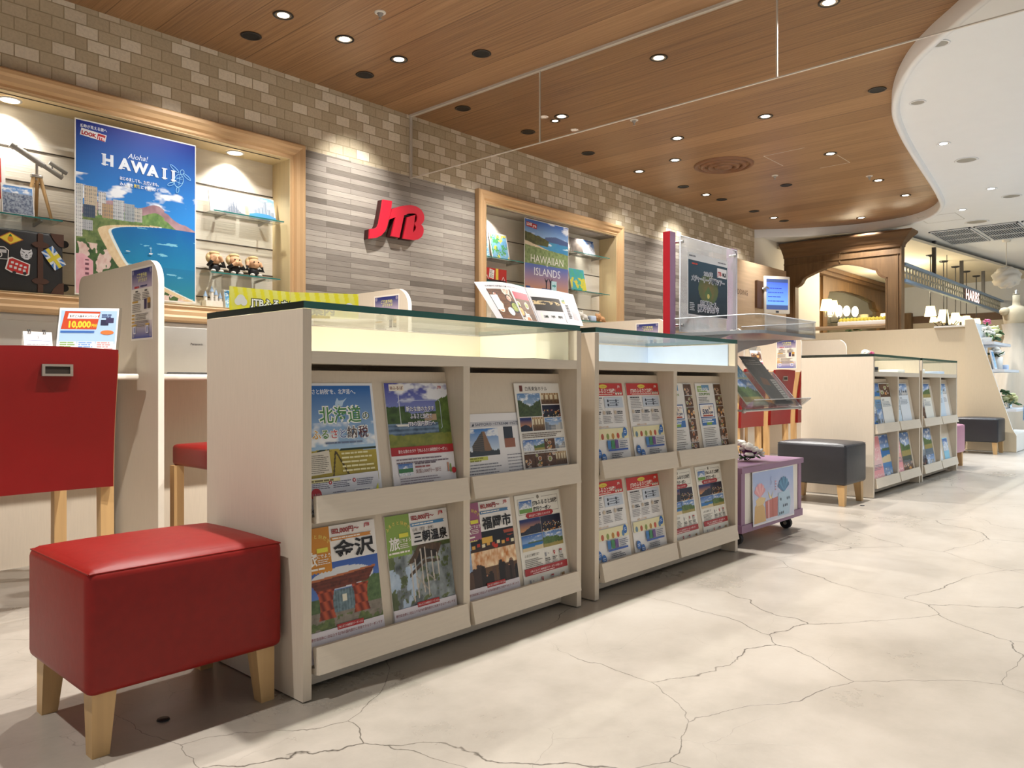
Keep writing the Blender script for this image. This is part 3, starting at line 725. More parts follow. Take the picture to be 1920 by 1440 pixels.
for i, (y0, y1, lb) in enumerate(((2.52, 3.04, 'air grille panel in the white ceiling, leftmost of three'), (1.96, 2.48, 'air grille panel in the white ceiling, middle of three'), (1.40, 1.92, 'air grille panel in the white ceiling, rightmost of three'))):
    t = thing('air_grille', lb, 'air vent', (12.8, (y0 + y1) / 2, MALL), group='ceiling air grilles')
    m = MB(); m.box(12.15, 13.45, y0, y1, MALL - 0.006, MALL - 0.0005)
    m.obj('grille_backing', 'dkblue', t)
    s = MB(); k = 0
    while k < 17:
        y = y0 + (k + 0.5) * (y1 - y0) / 17
        s.box(12.16, 13.44, y - 0.0028, y + 0.0028, MALL - 0.014, MALL - 0.0062); k += 1
    for x in (12.15, 12.57, 13.0, 13.42): s.box(x, x + 0.03, y0, y1, MALL - 0.016, MALL - 0.0062)
    s.box(12.15, 13.45, y0, y0 + 0.02, MALL - 0.016, MALL - 0.0062); s.box(12.15, 13.45, y1 - 0.02, y1, MALL - 0.016, MALL - 0.0062)
    s.obj('louvre', 'siding', t)

# ------------------------------------------------------------------ brochure counters
CT = 0.864
def counter(label):
    t = thing('brochure_counter', label, 'display counter')
    for x0, x1 in ((0, 0.022), (0.978, 1.0)):
        m = MB(); m.box(x0, x1, 0, 0.442, 0.003, CT); m.obj('side_panel', 'cream', t)
    m = MB(); m.box(0.0222, 0.9778, 0.424, 0.442, 0.003, CT); m.obj('back_panel', 'cream', t)
    m = MB(); m.box(0.0222, 0.9778, 0.0, 0.4238, 0.745, 0.772); m.m[1] = 1; m.obj('display_floor', ['creamh', 'casebright'], t)  # top face painted paler for the light falling into the case
    m = MB(); m.box(0.487, 0.511, 0.0, 0.4238, 0.06, 0.7448); m.obj('divider', 'cream', t)
    m = MB(); m.box(0.0222, 0.9778, 0.062, 0.08, 0.008, 0.10); m.obj('plinth', 'creamh', t)
    for z in (0.395, 0.06):
        for x0, x1, a0, a1 in ((0.0224, 0.4868, 0.031, 0.497), (0.5112, 0.9776, 0.514, 0.979)):
            m = MB(); m.prism([(0.018, z + 0.005), (0.072, z + 0.335), (0.082, z + 0.335), (0.034, z + 0.0)], 'x', x0, x1); m.obj('back_board', 'cream', t)
            m = MB(); m.prism([(-0.018, z - 0.002), (0.0, z - 0.006), (0.033, z - 0.006), (0.032, z + 0.004), (0.002, z + 0.008), (0.009, z + 0.054), (-0.006, z + 0.056)], 'x', a0, a1)
            m.obj('front_lip', 'creamh', t)
    m = MB(); m.box(0.0006, 0.9894, -0.003, 0.442, CT + 0.0014, CT + 0.0165); g = m.obj('glass_top', 'glasst', t)
    m = MB(); m.box(0.0, 0.99, -0.0036, -0.003, CT + 0.0012, CT + 0.0167); m.box(0.9894, 0.99, -0.003, 0.442, CT + 0.0012, CT + 0.0167, 0)
    m.box(0.0, 0.0006, -0.003, 0.442, CT + 0.0012, CT + 0.0167, 1); m.obj('glass_edge', ['glasse', 'glassd'], g)
    return t
c1 = counter('glass-topped cream brochure counter nearest the camera, beside the red ottoman')
c2 = dup(c1, (2.012, 1.475, 0), label='glass-topped cream brochure counter with pale blue light painted into its case, second from the camera')
c3 = dup(c1, (4.957, 1.545, 0), label='cream brochure counter behind the first dark grey ottoman, black-edged glass top')
c4 = dup(c1, (6.005, 1.545, 0), label='farthest cream brochure counter, beside the pink ottoman')
m = MB(); m.box(0.023, 0.977, 0.418, 0.4236, 0.7725, 0.862); m.box(0.972, 0.9776, 0.03, 0.418, 0.7725, 0.862); m.obj('case_light_tone', 'casebright', c1, wb=False)  # added panel, its pale cream stands in for light in the case
for c in (c1, c2, c3, c4): c['group'] = 'glass-topped brochure counters'
c1.location = (0.94, 1.475, 0)
m = MB(); m.box(0.023, 0.977, 0.418, 0.4236, 0.7725, 0.862); m.box(0.972, 0.9776, 0.03, 0.418, 0.7725, 0.862); m.obj('case_light_tone', 'paleblue', c2, wb=False)  # added panel, its blue stands in for mall light on the case back

# ------------------------------------------------------------------ ottomans
def ottoman(label, mat):
    t = thing('ottoman', label, 'ottoman', group='leatherette ottomans')
    m = MB(); m.rbox(-0.2025, 0.2025, -0.1725, 0.1725, 0.118, 0.352, 0.018, 4, 0, 0.013); c = m.obj('cushion', mat, t)
    m = MB(); r = 0.0018; x, y, z = 0.197, 0.167, 0.3465
    m.tube([(-x, -y, z), (x, -y, z), (x, y, z), (-x, y, z), (-x, -y, z)], r, 6); m.obj('piping', mat, c)
    for sx in (-1, 1):
        for sy in (-1, 1):
            m = MB(); m.add([(sx * a, sy * bb, z) for z, q in ((0.0, 0.031), (0.122, 0.044)) for a, bb in ((0.188 - q, 0.158 - q), (0.188, 0.158 - q), (0.188, 0.158), (0.188 - q, 0.158))],
                            [(0, 3, 2, 1) if sx * sy > 0 else (0, 1, 2, 3), (4, 5, 6, 7)] + [(i, (i + 1) % 4, (i + 1) % 4 + 4, i + 4) if sx * sy > 0 else (i + 4, (i + 1) % 4 + 4, (i + 1) % 4, i) for i in range(4)])
            m.obj('leg', 'beech', t)
    return t
o1 = ottoman('red leatherette ottoman on beech legs at the left end of the nearest counter', 'red')
def recolor(o, mat):
    for ch in o.children:
        if ch.name.startswith('cushion'):
            for q in [ch] + list(ch.children):
                q.data = q.data.copy(); q.data.materials[0] = X[mat]
o2 = dup(o1, (4.675, 1.752, 0), PI / 2, 'dark grey leatherette ottoman right behind the mauve cart'); recolor(o2, 'charcoal')
o3 = dup(o1, (8.97, 1.785, 0), PI / 2, 'dark grey leatherette ottoman farthest away, before the slanted beige panel'); recolor(o3, 'charcoal')
o4 = dup(o1, (7.31, 1.79, 0), PI / 2, 'dusty pink leatherette ottoman at the end of the farthest counter'); recolor(o4, 'pinkl')
o1.location = (0.7245, 1.7035, 0)

# ------------------------------------------------------------------ chairs
def chair(label):
    t = thing('desk_chair', label, 'chair', group='red leather desk chairs')
    w = 0.19; nz = 9
    def arc(z): return -0.235 - 0.045 * max(0, (z - 0.42) / 0.38) ** 1.5
    def bend(x): return 0.012 * (1 - (x / w) ** 2)
    vs = []; fs = []; nx = 10
    for face in (0, 1):
        for j in range(nz + 1):
            z = 0.372 + (0.806 - 0.372) * j / nz
            for i in range(nx + 1):
                x = -w + 2 * w * i / nx
                rnd = 0.006 if j == nz else 0
                vs.append((x, arc(z) + bend(x) - (0.022 - rnd if face == 0 else 0.0) , z + (0.006 * (1 - (x / w) ** 2) if j == nz else 0)))
    k = (nx + 1); N = k * (nz + 1)
    for j in range(nz):
        for i in range(nx):
            a = j * k + i; fs.append((a, a + 1, a + k + 1, a + k)); fs.append((N + a + k, N + a + k + 1, N + a + 1, N + a))
    for j in range(nz):
        for i in (0, nx):
            a = j * k + i; q = (a, a + k, N + a + k, N + a); fs.append(q if i == 0 else q[::-1])
    for i in range(nx):
        a = nz * k + i; fs.append((a, a + 1, N + a + 1, N + a)); a = i; fs.append((a + 1, a, N + a, N + a + 1))
    m = MB(); q = 2 * nx * nz; m.add(vs, fs[:q], 0, True); m.add(vs, fs[q:], 0, False); bk = m.obj('backrest', 'redch', t)
    ring = [(x, arc(z) + bend(x) - 0.023, z) for x, z in [(-0.02, 0.755), (0.06, 0.755), (0.06, 0.725), (-0.02, 0.725)]]
    h = MB()
    yb = min(q[1] for q in ring) - 0.002
    for x0, x1, z0, z1 in ((-0.022, 0.062, 0.751, 0.758), (-0.022, 0.062, 0.722, 0.729), (-0.022, -0.014, 0.729, 0.751), (0.054, 0.062, 0.729, 0.751)): h.box(x0, x1, yb - 0.003, yb + 0.012, z0, z1)
    hd = h.obj('pull_handle', 'steel', bk)
    h = MB(); h.box(-0.0138, 0.0538, yb + 0.0005, yb + 0.012, 0.7292, 0.7508); h.obj('handle_recess', 'trimdk', bk)
    m = MB(); m.rbox(-w, w, -0.205, 0.245, 0.372, 0.455, 0.014, 3, 0, 0.012); m.obj('seat', 'redch', t)
    for s in (-1, 1):
        x0, x1 = (s * (w - 0.03), s * (w + 0.010)); x0, x1 = min(x0, x1), max(x0, x1)
        zs = [0, 0.2, 0.37, 0.5, 0.6, 0.7, 0.795]; ya = [-0.24, -0.236, -0.234] + [arc(z) + 0.002 for z in zs[3:]]
        m = MB(); m.prism([(y, z) for y, z in zip(ya, zs)] + [(y + 0.036, z) for y, z in reversed(list(zip(ya, zs)))], 'x', x0, x1); m.obj('rear_leg', 'beech', t)
        m = MB(); m.box(x0, x1, 0.2, 0.237, 0, 0.373); m.obj('front_leg', 'beech', t)
    return t
h1 = chair('red leather desk chair nearest the camera, back with steel handle facing out')
dup(h1, (1.565, 2.86, 0), 0, 'red leather desk chair mostly hidden between partition and nearest counter, seat showing')
dup(h1, (5.52, 2.84, 0), 0, 'red desk chair leftmost of the three behind the acrylic leaflet tray')
dup(h1, (6.03, 2.84, 0), 0, 'red desk chair in the middle of three behind the acrylic leaflet tray')
dup(h1, (6.56, 2.84, 0), 0, 'red desk chair rightmost of three, half hidden by the third counter')
h1.location = (0.777, 2.86, 0)

# ------------------------------------------------------------------ desk partitions and desks
def partition(x, label):
    y0, y1, zt, r = 3.0, 3.84, 1.183, 0.095
    pts = [(y0, 0), (y1, 0)] + [(y1 - 0.05 + 0.05 * math.cos(a), zt - 0.05 + 0.05 * math.sin(a)) for a in np.linspace(0, PI / 2, 6)]
    pts += [(y0 + r + r * math.cos(a), zt - r + r * math.sin(a)) for a in np.linspace(PI / 2, PI, 12)]
    m = MB(); m.prism(pts, 'x', x - 0.023, x, 0, 1)
    return m.obj('desk_partition', ['cream', 'creamw'], label=label, category='partition', group='rounded desk partitions')
partition(1.30, 'cream rounded desk partition at left, behind the nearest red chair')
partition(2.54, 'cream rounded desk partition rising behind the nearest counter below the red letter sign')
partition(5.02, 'cream rounded desk partition just left of the red sign post')
partition(6.26, 'cream desk partition edge-on beside the acrylic leaflet tray')
partition(7.50, 'cream desk partition carrying a notice, behind the far red chairs')
partition(8.74, 'rounded desk partition rising above the third counter')
def desk(x0, x1, label):
    t = thing('service_desk', label, 'desk', ((x0 + x1) / 2, 3.45, 0))
    m = MB(); m.rbox(x0, x1, 3.07, 3.84, 0.714, 0.737, 0.006, 2); m.obj('worktop', 'creamw', t)
    m = MB(); m.box(x0 + 0.002, x1 - 0.002, 3.37, 3.388, 0.0, 0.7138); m.obj('modesty_panel', 'cream', t)
desk(-1.2, 1.235, 'cream service desk at far left, holding calendar and flyer stand')
desk(1.304, 2.515, 'cream service desk between the first two partitions, holding a laptop')
desk(6.264, 7.474, 'cream service desk behind the far red chairs')

X['acrylglint'] = M('acrylic_edge_highlight', 'dfe3e8', 0.2)  # pale colour stands in for highlights along the acrylic edges
# ------------------------------------------------------------------ wheeled display stand
t = thing('display_stand', 'mauve wheeled display stand with red posts, acrylic trays and poster holder', 'display stand', (3.4, 1.7, 0))
x0, x1, y0, y1 = 3.08, 3.72, 1.492, 1.945
m = MB(); m.box(x0 - 0.008, x1 + 0.01, y0 - 0.008, y1, 0.316, 0.34); m.obj('cart_top', ['mauve'], t)
m = MB(); m.box(x0 - 0.004, x1 + 0.006, y0 - 0.005, y1, 0.062, 0.095); m.obj('cart_base', 'mauve', t)
for xa, xb in ((x0, x0 + 0.035), (x1 - 0.035, x1)):
    for ya in (y0, y1 - 0.03):
        m = MB(); m.box(xa, xb, ya, ya + 0.03, 0.0952, 0.3158); m.obj('corner_post', 'mauve', t)
m = MB(); m.box(x0 + 0.0352, x1 - 0.0352, y0 + 0.004, y0 + 0.012, 0.0952, 0.3158); m.box(x0 + 0.004, x0 + 0.012, y0 + 0.0302, y1 - 0.0302, 0.0952, 0.3158)
m.box(x1 - 0.012, x1 - 0.004, y0 + 0.0302, y1 - 0.0302, 0.0952, 0.3158); m.obj('side_sheet', 'white', t)
for x, y in ((x0 + 0.06, y0 + 0.05), (x1 - 0.06, y0 + 0.05), (x0 + 0.06, y1 - 0.05), (x1 - 0.06, y1 - 0.05)):
    m = MB(); m.cyl((x - 0.01, y, 0.027), (x + 0.01, y, 0.027), 0.027, n=18); w = m.obj('caster', 'rubber', t)
    m = MB(); m.box(x - 0.016, x + 0.016, y - 0.01, y + 0.02, 0.05, 0.0618); m.cyl((x - 0.014, y, 0.027), (x + 0.014, y, 0.027), 0.009, n=12); m.obj('caster_fork', 'steel', w)
for xa, xb in ((3.052, 3.10), (3.666, 3.714)):
    m = MB(); m.box(xa, xb, 1.82, 1.856, 0.3402, 1.387, 0)
    # crimson flank faces left, mauve face towards the aisle
    m.m = [1 if i == 2 or xa > 3.5 else 0 for i in range(6)]
    m.obj('post', ['crimson', 'mauve'], t)
m = MB(); m.rbox(3.104, 3.664, 1.800, 1.806, 0.935, 1.372, 0.002, 1); hp = m.obj('poster_holder', 'frost', t)
m = MB()
for x in (3.122, 3.645):
    for z in (1.345, 0.965): m.cyl((x, 1.793, z), (x, 1.83, z), 0.007, n=12)
m.obj('standoff', 'steel', hp)
m = MB(); m.tube([(3.104, 1.799, 0.935), (3.104, 1.799, 1.372), (3.664, 1.799, 1.372), (3.664, 1.799, 0.935)], 0.0022, 5); m.obj('edge_line', 'acrylglint', hp)  # added pale tube, a painted highlight around the holder
arc = [(3.06, 1.80), (3.06, 1.47)] + [(3.13 - 0.07 * math.cos(a), 1.47 - 0.07 * math.sin(a)) for a in np.linspace(0, PI / 2, 8)][1:] + [(3.65 + 0.07 * math.sin(a), 1.47 - 0.07 * math.cos(a)) for a in np.linspace(0, PI / 2, 8)] + [(3.72, 1.80)]
m = MB(); m.prism(arc, 'z', 0.911, 0.925); tr = m.obj('upper_tray', 'tray', t)
m = MB(); k = len(arc)
cx = 3.39
inn = [(x + (0.004 if x < cx else -0.004), y + (0.004 if y < 1.5 else 0)) for x, y in arc]
vs = [(x, y, z) for z in (0.9252, 0.99) for x, y in arc] + [(x, y, z) for z in (0.9252, 0.99) for x, y in inn]
for i in range(k - 1):
    m.add(vs, [(i, i + 1, k + i + 1, k + i), (2 * k + i + 1, 2 * k + i, 3 * k + i, 3 * k + i + 1), (k + i, k + i + 1, 3 * k + i + 1, 3 * k + i)], 0, True)
m.obj('tray_rim', 'acryl', tr)
m = MB(); m.tube([(x, y, 0.9905) for x, y in arc], 0.0022, 5); m.obj('rim_highlight', 'acrylglint', tr)  # added pale tube painting the bright line on top of the rim
for x in (3.66, 3.105):
    m = MB(); m.prism([(1.8198, 0.845), (1.8198, 0.9108), (1.55, 0.9108), (1.62, 0.894), (1.70, 0.884), (1.76, 0.869), (1.80, 0.852)], 'x', x, x + 0.012); m.obj('tray_bracket', 'tray', t)
m = MB(); m.prism([(1.620, 0.755), (1.625, 0.750), (1.487, 0.588), (1.437, 0.628), (1.440, 0.632), (1.486, 0.595)], 'x', 3.09, 3.70); lt = m.obj('lower_tray', 'acryl', t)
m = MB(); m.tube([(3.09, 1.437, 0.631), (3.70, 1.437, 0.631), (3.70, 1.485, 0.59), (3.70, 1.623, 0.753), (3.09, 1.623, 0.753)], 0.002, 5); m.obj('tray_highlight', 'acrylglint', lt)  # added pale tube for the highlight on the lower tray's edges
m = MB(); m.cyl((3.085, 1.49, 0.583), (3.705, 1.49, 0.583), 0.006, n=10)
for x in (3.085, 3.68): m.ell((x + 0.01, 1.487, 0.583), 0.011)
m.tube([(3.08, 1.49, 0.583), (3.08, 1.65, 0.60), (3.08, 1.83, 0.66)], 0.005); m.tube([(3.70, 1.49, 0.583), (3.70, 1.65, 0.60), (3.70, 1.83, 0.66)], 0.005)
m.obj('tray_rail', 'steel', t)

# ------------------------------------------------------------------ printed covers (drawn in millimetres)
def leaf(w, h, t, c='ece9e6', e='d8d4ce'):
    p = PR(0.0); p.STEP = 0.11; p.body(w, h, t, c, e); return p
def poly_in(u, v, pts):
    ins = np.zeros(u.shape, bool); n = len(pts); j = n - 1
    for i in range(n):
        xi, yi = pts[i]; xj, yj = pts[j]
        ins ^= ((yi > v) != (yj > v)) & (u < (xj - xi) * (v - yi) / (yj - yi + 1e-9) + xi); j = i
    return ins
def line_in(u, v, a, b, w):
    d = np.array(b) - np.array(a); L2 = d @ d; t = np.clip(((u - a[0]) * d[0] + (v - a[1]) * d[1]) / L2, 0, 1)
    return np.hypot(u - a[0] - t * d[0], v - a[1] - t * d[1]) < w

def ph_hokkaido(u, v):
    im = lp('a9c9e4', '1c62ae', (v - 0.32) * 1.5); n = fb(u * 5, v * 9, 21)
    im = over(im, np.clip((n - 0.5) * 5, 0, 1) * ((v > 0.38) & (v < 0.62)), 'f3f5f7')
    k = fb(u * 30, v * 30, 5, 3); im = over(im, v < 0.335 + 0.015 * np.sin(u * 5), lp('8a7a22', 'c0ac46', v * 2.2 + 0.3 * k))
    for a, b in (((0.42, 0.32), (0.36, 0.02)), ((0.43, 0.32), (0.62, 0.02))): im = over(im, line_in(u, v, a, b, 0.010) & (v < 0.33), '4a3c1c')
    return over(im, (v > 0.33) & (v < 0.352) & (n > 0.45), '22331e')
def ph_pond(u, v):
    im = sky(u, v, '3c3c9c', 'a8b8e2', 0.5, 12, 4); n = fb(u * 14, v * 14, 8); m = fb(u * 5, v * 5, 9)
    im = over(im, v < 0.48 + 0.14 * m - 0.1 * np.abs(u - 0.6) + 0.12 * (u < 0.28), lp('172416', '4d6a2e', n * 1.2))
    im = over(im, (u > 0.78) & (v < 0.3 + u * 0.45 + 0.1 * n), lp('1e2e18', '66803a', n * 1.2))
    im = over(im, (v < 0.36) & (v > 0.12) & (u < 0.8), lp('31465e', '7f98b4', n + 0.3 * np.sin(v * 90)))
    im = over(im, v < 0.17 + 0.05 * m, lp('5c6a2c', '98983f', n)); im = over(im, (np.abs(u - 0.68) < 0.1) & (np.abs(v - 0.45) < 0.05), 'b59a7c')
    im = over(im, line_in(u, v, (0.2, 0.33), (0.2, 0.85), 0.004), 'dfe3ea'); return over(im, poly_in(u, v, [(0.12, 0.35), (0.34, 0.36), (0.3, 0.32), (0.15, 0.32)]), 'e6e2d8')
def ph_gate(u, v):
    im = lp('6a8fd0', '2f55a8', v); n = fb(u * 22, v * 22, 31)
    im = over(im, (v < 0.5 - 0.5 * u * 0 + 0.15 * fb(u * 7, v * 3, 4)) & (u > 0.72) & (v > 0.2), lp('2f4a2c', '6f8a54', n))
    im = over(im, (v < 0.42) & (u < 0.2), lp('2d4429', '6a8050', n)); im = over(im, v < 0.24, lp('6c6458', '9a9184', n))
    im = over(im, (v < 0.16) & (fb(u * 7, v * 5, 14) > 0.5), lp('33472a', '7b8a4c', n))
    im = over(im, ((u - 0.5) / 0.42) ** 2 + ((v - 0.66) / 0.15) ** 2 < 1, 'd5d8dc')
    im = over(im, poly_in(u, v, [(0.05, 0.68), (0.95, 0.74), (0.84, 0.55), (0.16, 0.50)]), lp('3c1a12', '7c3a26', n + 0.25 * (np.sin(v * 130) > 0.3)))
    im = over(im, poly_in(u, v, [(0.05, 0.685), (0.95, 0.745), (0.95, 0.72), (0.05, 0.655)]), 'b4683c')
    im = over(im, (np.abs(u - 0.5) < 0.16) & (v < 0.5) & (v > 0.2), lp('24343a', '7d96a0', n + 0.2 * (np.sin(u * 160) > 0)))
    for cx in (0.26, 0.72):
        tw = np.abs(u - cx) < 0.085 + 0.05 * ((v - 0.33) / 0.2) ** 2 * 0.6
        im = over(im, tw & (v < 0.53) & (v > 0.13), lp('6e2414', 'b85230', 0.5 + 0.5 * np.sin((u * 60 + v * 16)) * np.sign(np.sin(v * 25))))
    return over(im, (np.abs(u - 0.5) < 0.03) & (np.abs(v - 0.38) < 0.05), 'e0dcc8')
def ph_cliff(u, v):
    n = fb(u * 9, v * 5, 41, 5); im = lp('2f3638', 'a6b0b2', n * 1.5 - 0.15); im = over(im, (fb(u * 12, v * 12, 44) > 0.62) | (u < 0.08), lp('2c3c26', '7f8a58', n))
    im = over(im, (u < 0.4) & (v < 0.6) & (n > 0.45), lp('6f8fb4', 'd3e2ee', n)); im = over(im, (v > 0.82) & (u > 0.3), lp('1c2a18', '6a7a40', fb(u * 26, v * 26, 46)))
    im = over(im, poly_in(u, v, [(0.28, 0.62), (0.5, 0.92), (0.86, 0.86), (0.78, 0.70)]), lp('3a2c22', '6b5238', fb(u * 40, v * 9, 47)))
    im = over(im, poly_in(u, v, [(0.3, 0.48), (0.56, 0.66), (0.8, 0.62), (0.8, 0.58), (0.56, 0.60), (0.3, 0.42)]), '4a3a2c')
    im = over(im, poly_in(u, v, [(0.36, 0.55), (0.56, 0.69), (0.78, 0.66), (0.76, 0.76), (0.52, 0.84)]), '2a211b')
    for a in ((0.33, 0.62, 0.06), (0.4, 0.68, 0.1), (0.5, 0.82, 0.16), (0.57, 0.84, 0.1), (0.67, 0.76, 0.3), (0.76, 0.72, 0.38)):
        im = over(im, line_in(u, v, (a[0], a[1]), (a[0] + 0.01, a[2]), 0.009), 'c6bdb0')
    for a, q in (((0.4, 0.42), (0.57, 0.2)), ((0.57, 0.44), (0.7, 0.3)), ((0.5, 0.45), (0.4, 0.2))): im = over(im, line_in(u, v, a, q, 0.007), 'a59a8c')
    return im
def ph_stall(u, v):
    rs = np.random.RandomState(5); n = fb(u * 12, v * 12, 51); im = lp('6a4a2c', '0d0f18', v * 1.8 - 0.3); im = over(im, (u < 0.16) & (v > 0.12), lp('33507e', 'a9c0de', n + v * 0.2))
    im = over(im, (v > 0.30) & (v < 0.60) & (u > 0.14), lp('c87a34', 'fff0cc', fb(u * 18, v * 9, 53, 3) * 1.5 - 0.3)); im = over(im, (v > 0.58) & (v < 0.62) & (u > 0.14), '3a2418')
    for k in range(9): im = over(im, (np.abs(u - (0.2 + k * 0.095)) < 0.03) & (np.abs(v - 0.655 - 0.02 * (k % 2)) < 0.026), ('d8a24a', 'b8341e', 'e8dcb8')[k % 3])
    for k in range(26):
        cx, cy = 0.1 + 0.9 * rs.rand(), 0.13 + 0.22 * rs.rand(); im = over(im, (np.hypot(u - cx, (v - cy) * 1.4) < 0.035) | ((np.abs(u - cx) < 0.045) & (v < cy - 0.02)), ('241814', '3c2a24', '5a4030', '1a1416')[k % 4]); im = over(im, (np.hypot(u - cx, (v - cy) * 1.4) < 0.018) & (k % 3 == 0), 'b07a58')
    im = over(im, (np.hypot(u - 0.62, (v - 0.62) * 1.3) < 0.045), 'c8301c'); im = over(im, (np.hypot(u - 0.92, v - 0.88) < 0.13) & (np.sin(v * 70) > -0.2), 'a64a34')
    im = over(im, (np.abs(u - 0.2) < 0.08) & (np.abs(v - 0.84) < 0.08), 'e8d878'); return over(im, (np.abs(u - 0.47) < 0.1) & (np.abs(v - 0.74) < 0.05), 'dcae4a')

def icons(p, x0, x1, y, c='8c2a2a', n=4):
    w = (x1 - x0) / n
    for i in range(n):
        x = x0 + w * (i + 0.5)
        if i: p.R(x - w / 2 - 0.3, y - 22, x - w / 2 + 0.3, y + 12, 'c9c6c8')
        if i % 4 == 0: p.R(x - 10, y - 4, x - 4, y + 7, '9a9aa2'); p.C(x + 6, y + 3, 2, '8a8a90')
        elif i % 4 == 1: p.C(x, y + 4, 4.5, 'b8322e'); p.P([(x - 4, y + 2), (x + 4, y + 2), (x, y - 6)], 'b8322e'); p.C(x, y + 4, 1.8, 'f0eeee')
        elif i % 4 == 2: p.R(x - 9, y - 6, x + 3, y + 6, 'b9b4b4'); p.R(x - 9, y + 4, x + 3, y + 8, 'b8322e')
        else: p.P([(x - 9, y - 5), (x + 5, y - 2), (x + 5, y + 7), (x - 9, y + 4)], '9a7a52')
        p.L(x - w * 0.36, y - 10, x + w * 0.38, 2, 5, 2.6, c, 5 + i); p.L(x - w * 0.4, y - 20, x + w * 0.42, 2, 4, 1.6, '8a8080', 9 + i)

def cv_hokkaido():
    p = leaf(210, 297, 1.2, 'e6e8ec'); p.G(0, 62, 203, 291, ph_hokkaido, 66)
    p.T('"ふるさと納税"を、北海道へ。', 8, 272, 13, 'f2f5f8', bold=0.01, fit=150)
    p.P([(98, 252), (104, 262), (108, 255), (120, 256), (132, 262), (120, 250), (116, 240), (106, 246), (96, 236), (92, 240), (97, 246)], 'b8d2ea')
    for t, x, y, s, c, w in (('北海道', 50, 206, 42, '4c8a4a', 118), ('の', 170, 210, 22, '3c5a3c', 22)):
        p.T(t, x, y, s, 'f4f6f0', bold=0.07, fit=w); p.T(t, x, y, s, c, bold=0.012, fit=w)
    for i, (t, c) in enumerate((('ふ', 'd8a02c'), ('る', '5a8a3c'), ('さ', 'c24a50'), ('と', '4a6fae'), ('納', '5c4a44'), ('税', '5a2c34'))):
        s = 24 if i < 4 else 30; px = (26, 50, 74, 98, 122, 154)[i]; p.T(t, px, 168, s, 'f6f6f4', bold=0.07); p.T(t, px, 168, s, c, bold=0.012)
    p.L(60, 158, 165, 1, 5, 4, '6b7a96', 2)
    p.P([(0, 84), (70, 88), (67, 140), (0, 134)], 'd9d2c2'); p.L(3, 130, 64, 10, 4.3, 1.5, '6a6458', 3)
    p.L(100, 132, 196, 5, 10, 4.2, 'e6e0b0', 4)
    p.P([(0, 18), (200, 18), (200, 82), (0, 78)], 'dcdde4'); p.R(0, 68, 90, 76, 'e9e2a8'); p.L(3, 74, 84, 1, 5, 4, '7a7048', 11)
    for x in (6, 62, 128): p.C(x, 66, 4.5, 'b8333a'); p.C(x, 66, 2, 'f0e8e8'); p.L(x + 7, 68, x + 58, 4, 4.2, 1.8, '6c6c80', int(x))
    p.C(22, 42, 14, 'b82028'); p.T('ふるさと', 10, 40, 5.5, 'f4e6e2', fit=24); p.L(66, 44, 116, 5, 4.4, 1.7, '6c6c80', 31)
    p.R(126, 22, 180, 46, 'f0f0f2'); p.L(129, 43, 176, 4, 5, 1.8, '70708a', 33); p.P([(178, 20), (196, 20), (196, 54)], 'dde23c')
    p.R(8, 20, 58, 29, 'f6f6f6'); p.R(46, 21, 57, 28, '3a3a3a')
    p.L(45, 10, 120, 2, 4, 1.6, '8a8a94', 35); p.T('lol', 4, 3, 13, '202022', bold=0.03); p.C(170, 10, 4, '2b3f8c'); p.L(178, 12, 200, 2, 4, 2, '60709a', 36)
    return p
def cv_pond():
    p = leaf(210, 297, 5, 'e6e3e6'); p.G(0, 134, 210, 297, ph_pond, 64)
    p.R(14, 277, 62, 294, 'eee6d8'); p.T('⊞ふるぽ', 17, 281, 10, '7a3c22', bold=0.02, fit=42); jtb_mark(p, 176, 283, 7, 'b8202c')
    fr = [(40, 252), (176, 252), (180, 248), (180, 180), (176, 176)]; p.ring([(40, 252)] + fr, 1.4, 'c9d2ea'); p.ring([(40, 252), (36, 246)], 1.4, 'c9d2ea')
    for i, (t, w) in enumerate((('新たな旅のカタチ', 96), ('ふるさと納税で', 74), ('JTBの国内旅行へ', 92))):
        p.T(t, 111, 224 - i * 19, 14, '3a3a6a', 'c', bold=0.06, fit=w); p.T(t, 110, 225 - i * 19, 14, 'f2f2f4', 'c', bold=0.015, fit=w)
    p.R(0, 113, 210, 134, 'a8242a'); p.T('新たな旅のカタチ「JTBふるさと納税旅行クーポン」', 105, 119, 10, 'f4eaea', 'c', bold=0.01, fit=164)
    p.L(14, 104, 196, 2, 8, 3.2, '7a6c78', 41)
    p.G(18, 62, 64, 92, pic('snow', 4), 16); p.R(18, 70, 64, 80, '3f7a4c'); p.L(72, 92, 150, 1, 4, 4, '6a5c66', 42); p.L(72, 84, 140, 1, 4, 4.5, '9a5a5c', 43)
    p.T('実質2,000円〜 旅行', 72, 66, 12, '7a4038', fit=86); p.L(20, 56, 168, 4, 6, 2, '8a7c8a', 44)
    p.R(182, 62, 186, 86, 'c07c5c'); p.R(190, 60, 195, 82, '7a9a4c'); p.C(203, 64, 8, 'b82830')
    p.L(20, 24, 120, 4, 7, 3.4, 'a04848', 45); p.G(128, 6, 206, 30, pic('city', 6), 22); p.R(186, 6, 206, 32, '2f4a8c'); p.R(128, 6, 142, 30, '8a2630')
    p.L(22, 4, 110, 1, 4, 3, '6a606a', 46); return p
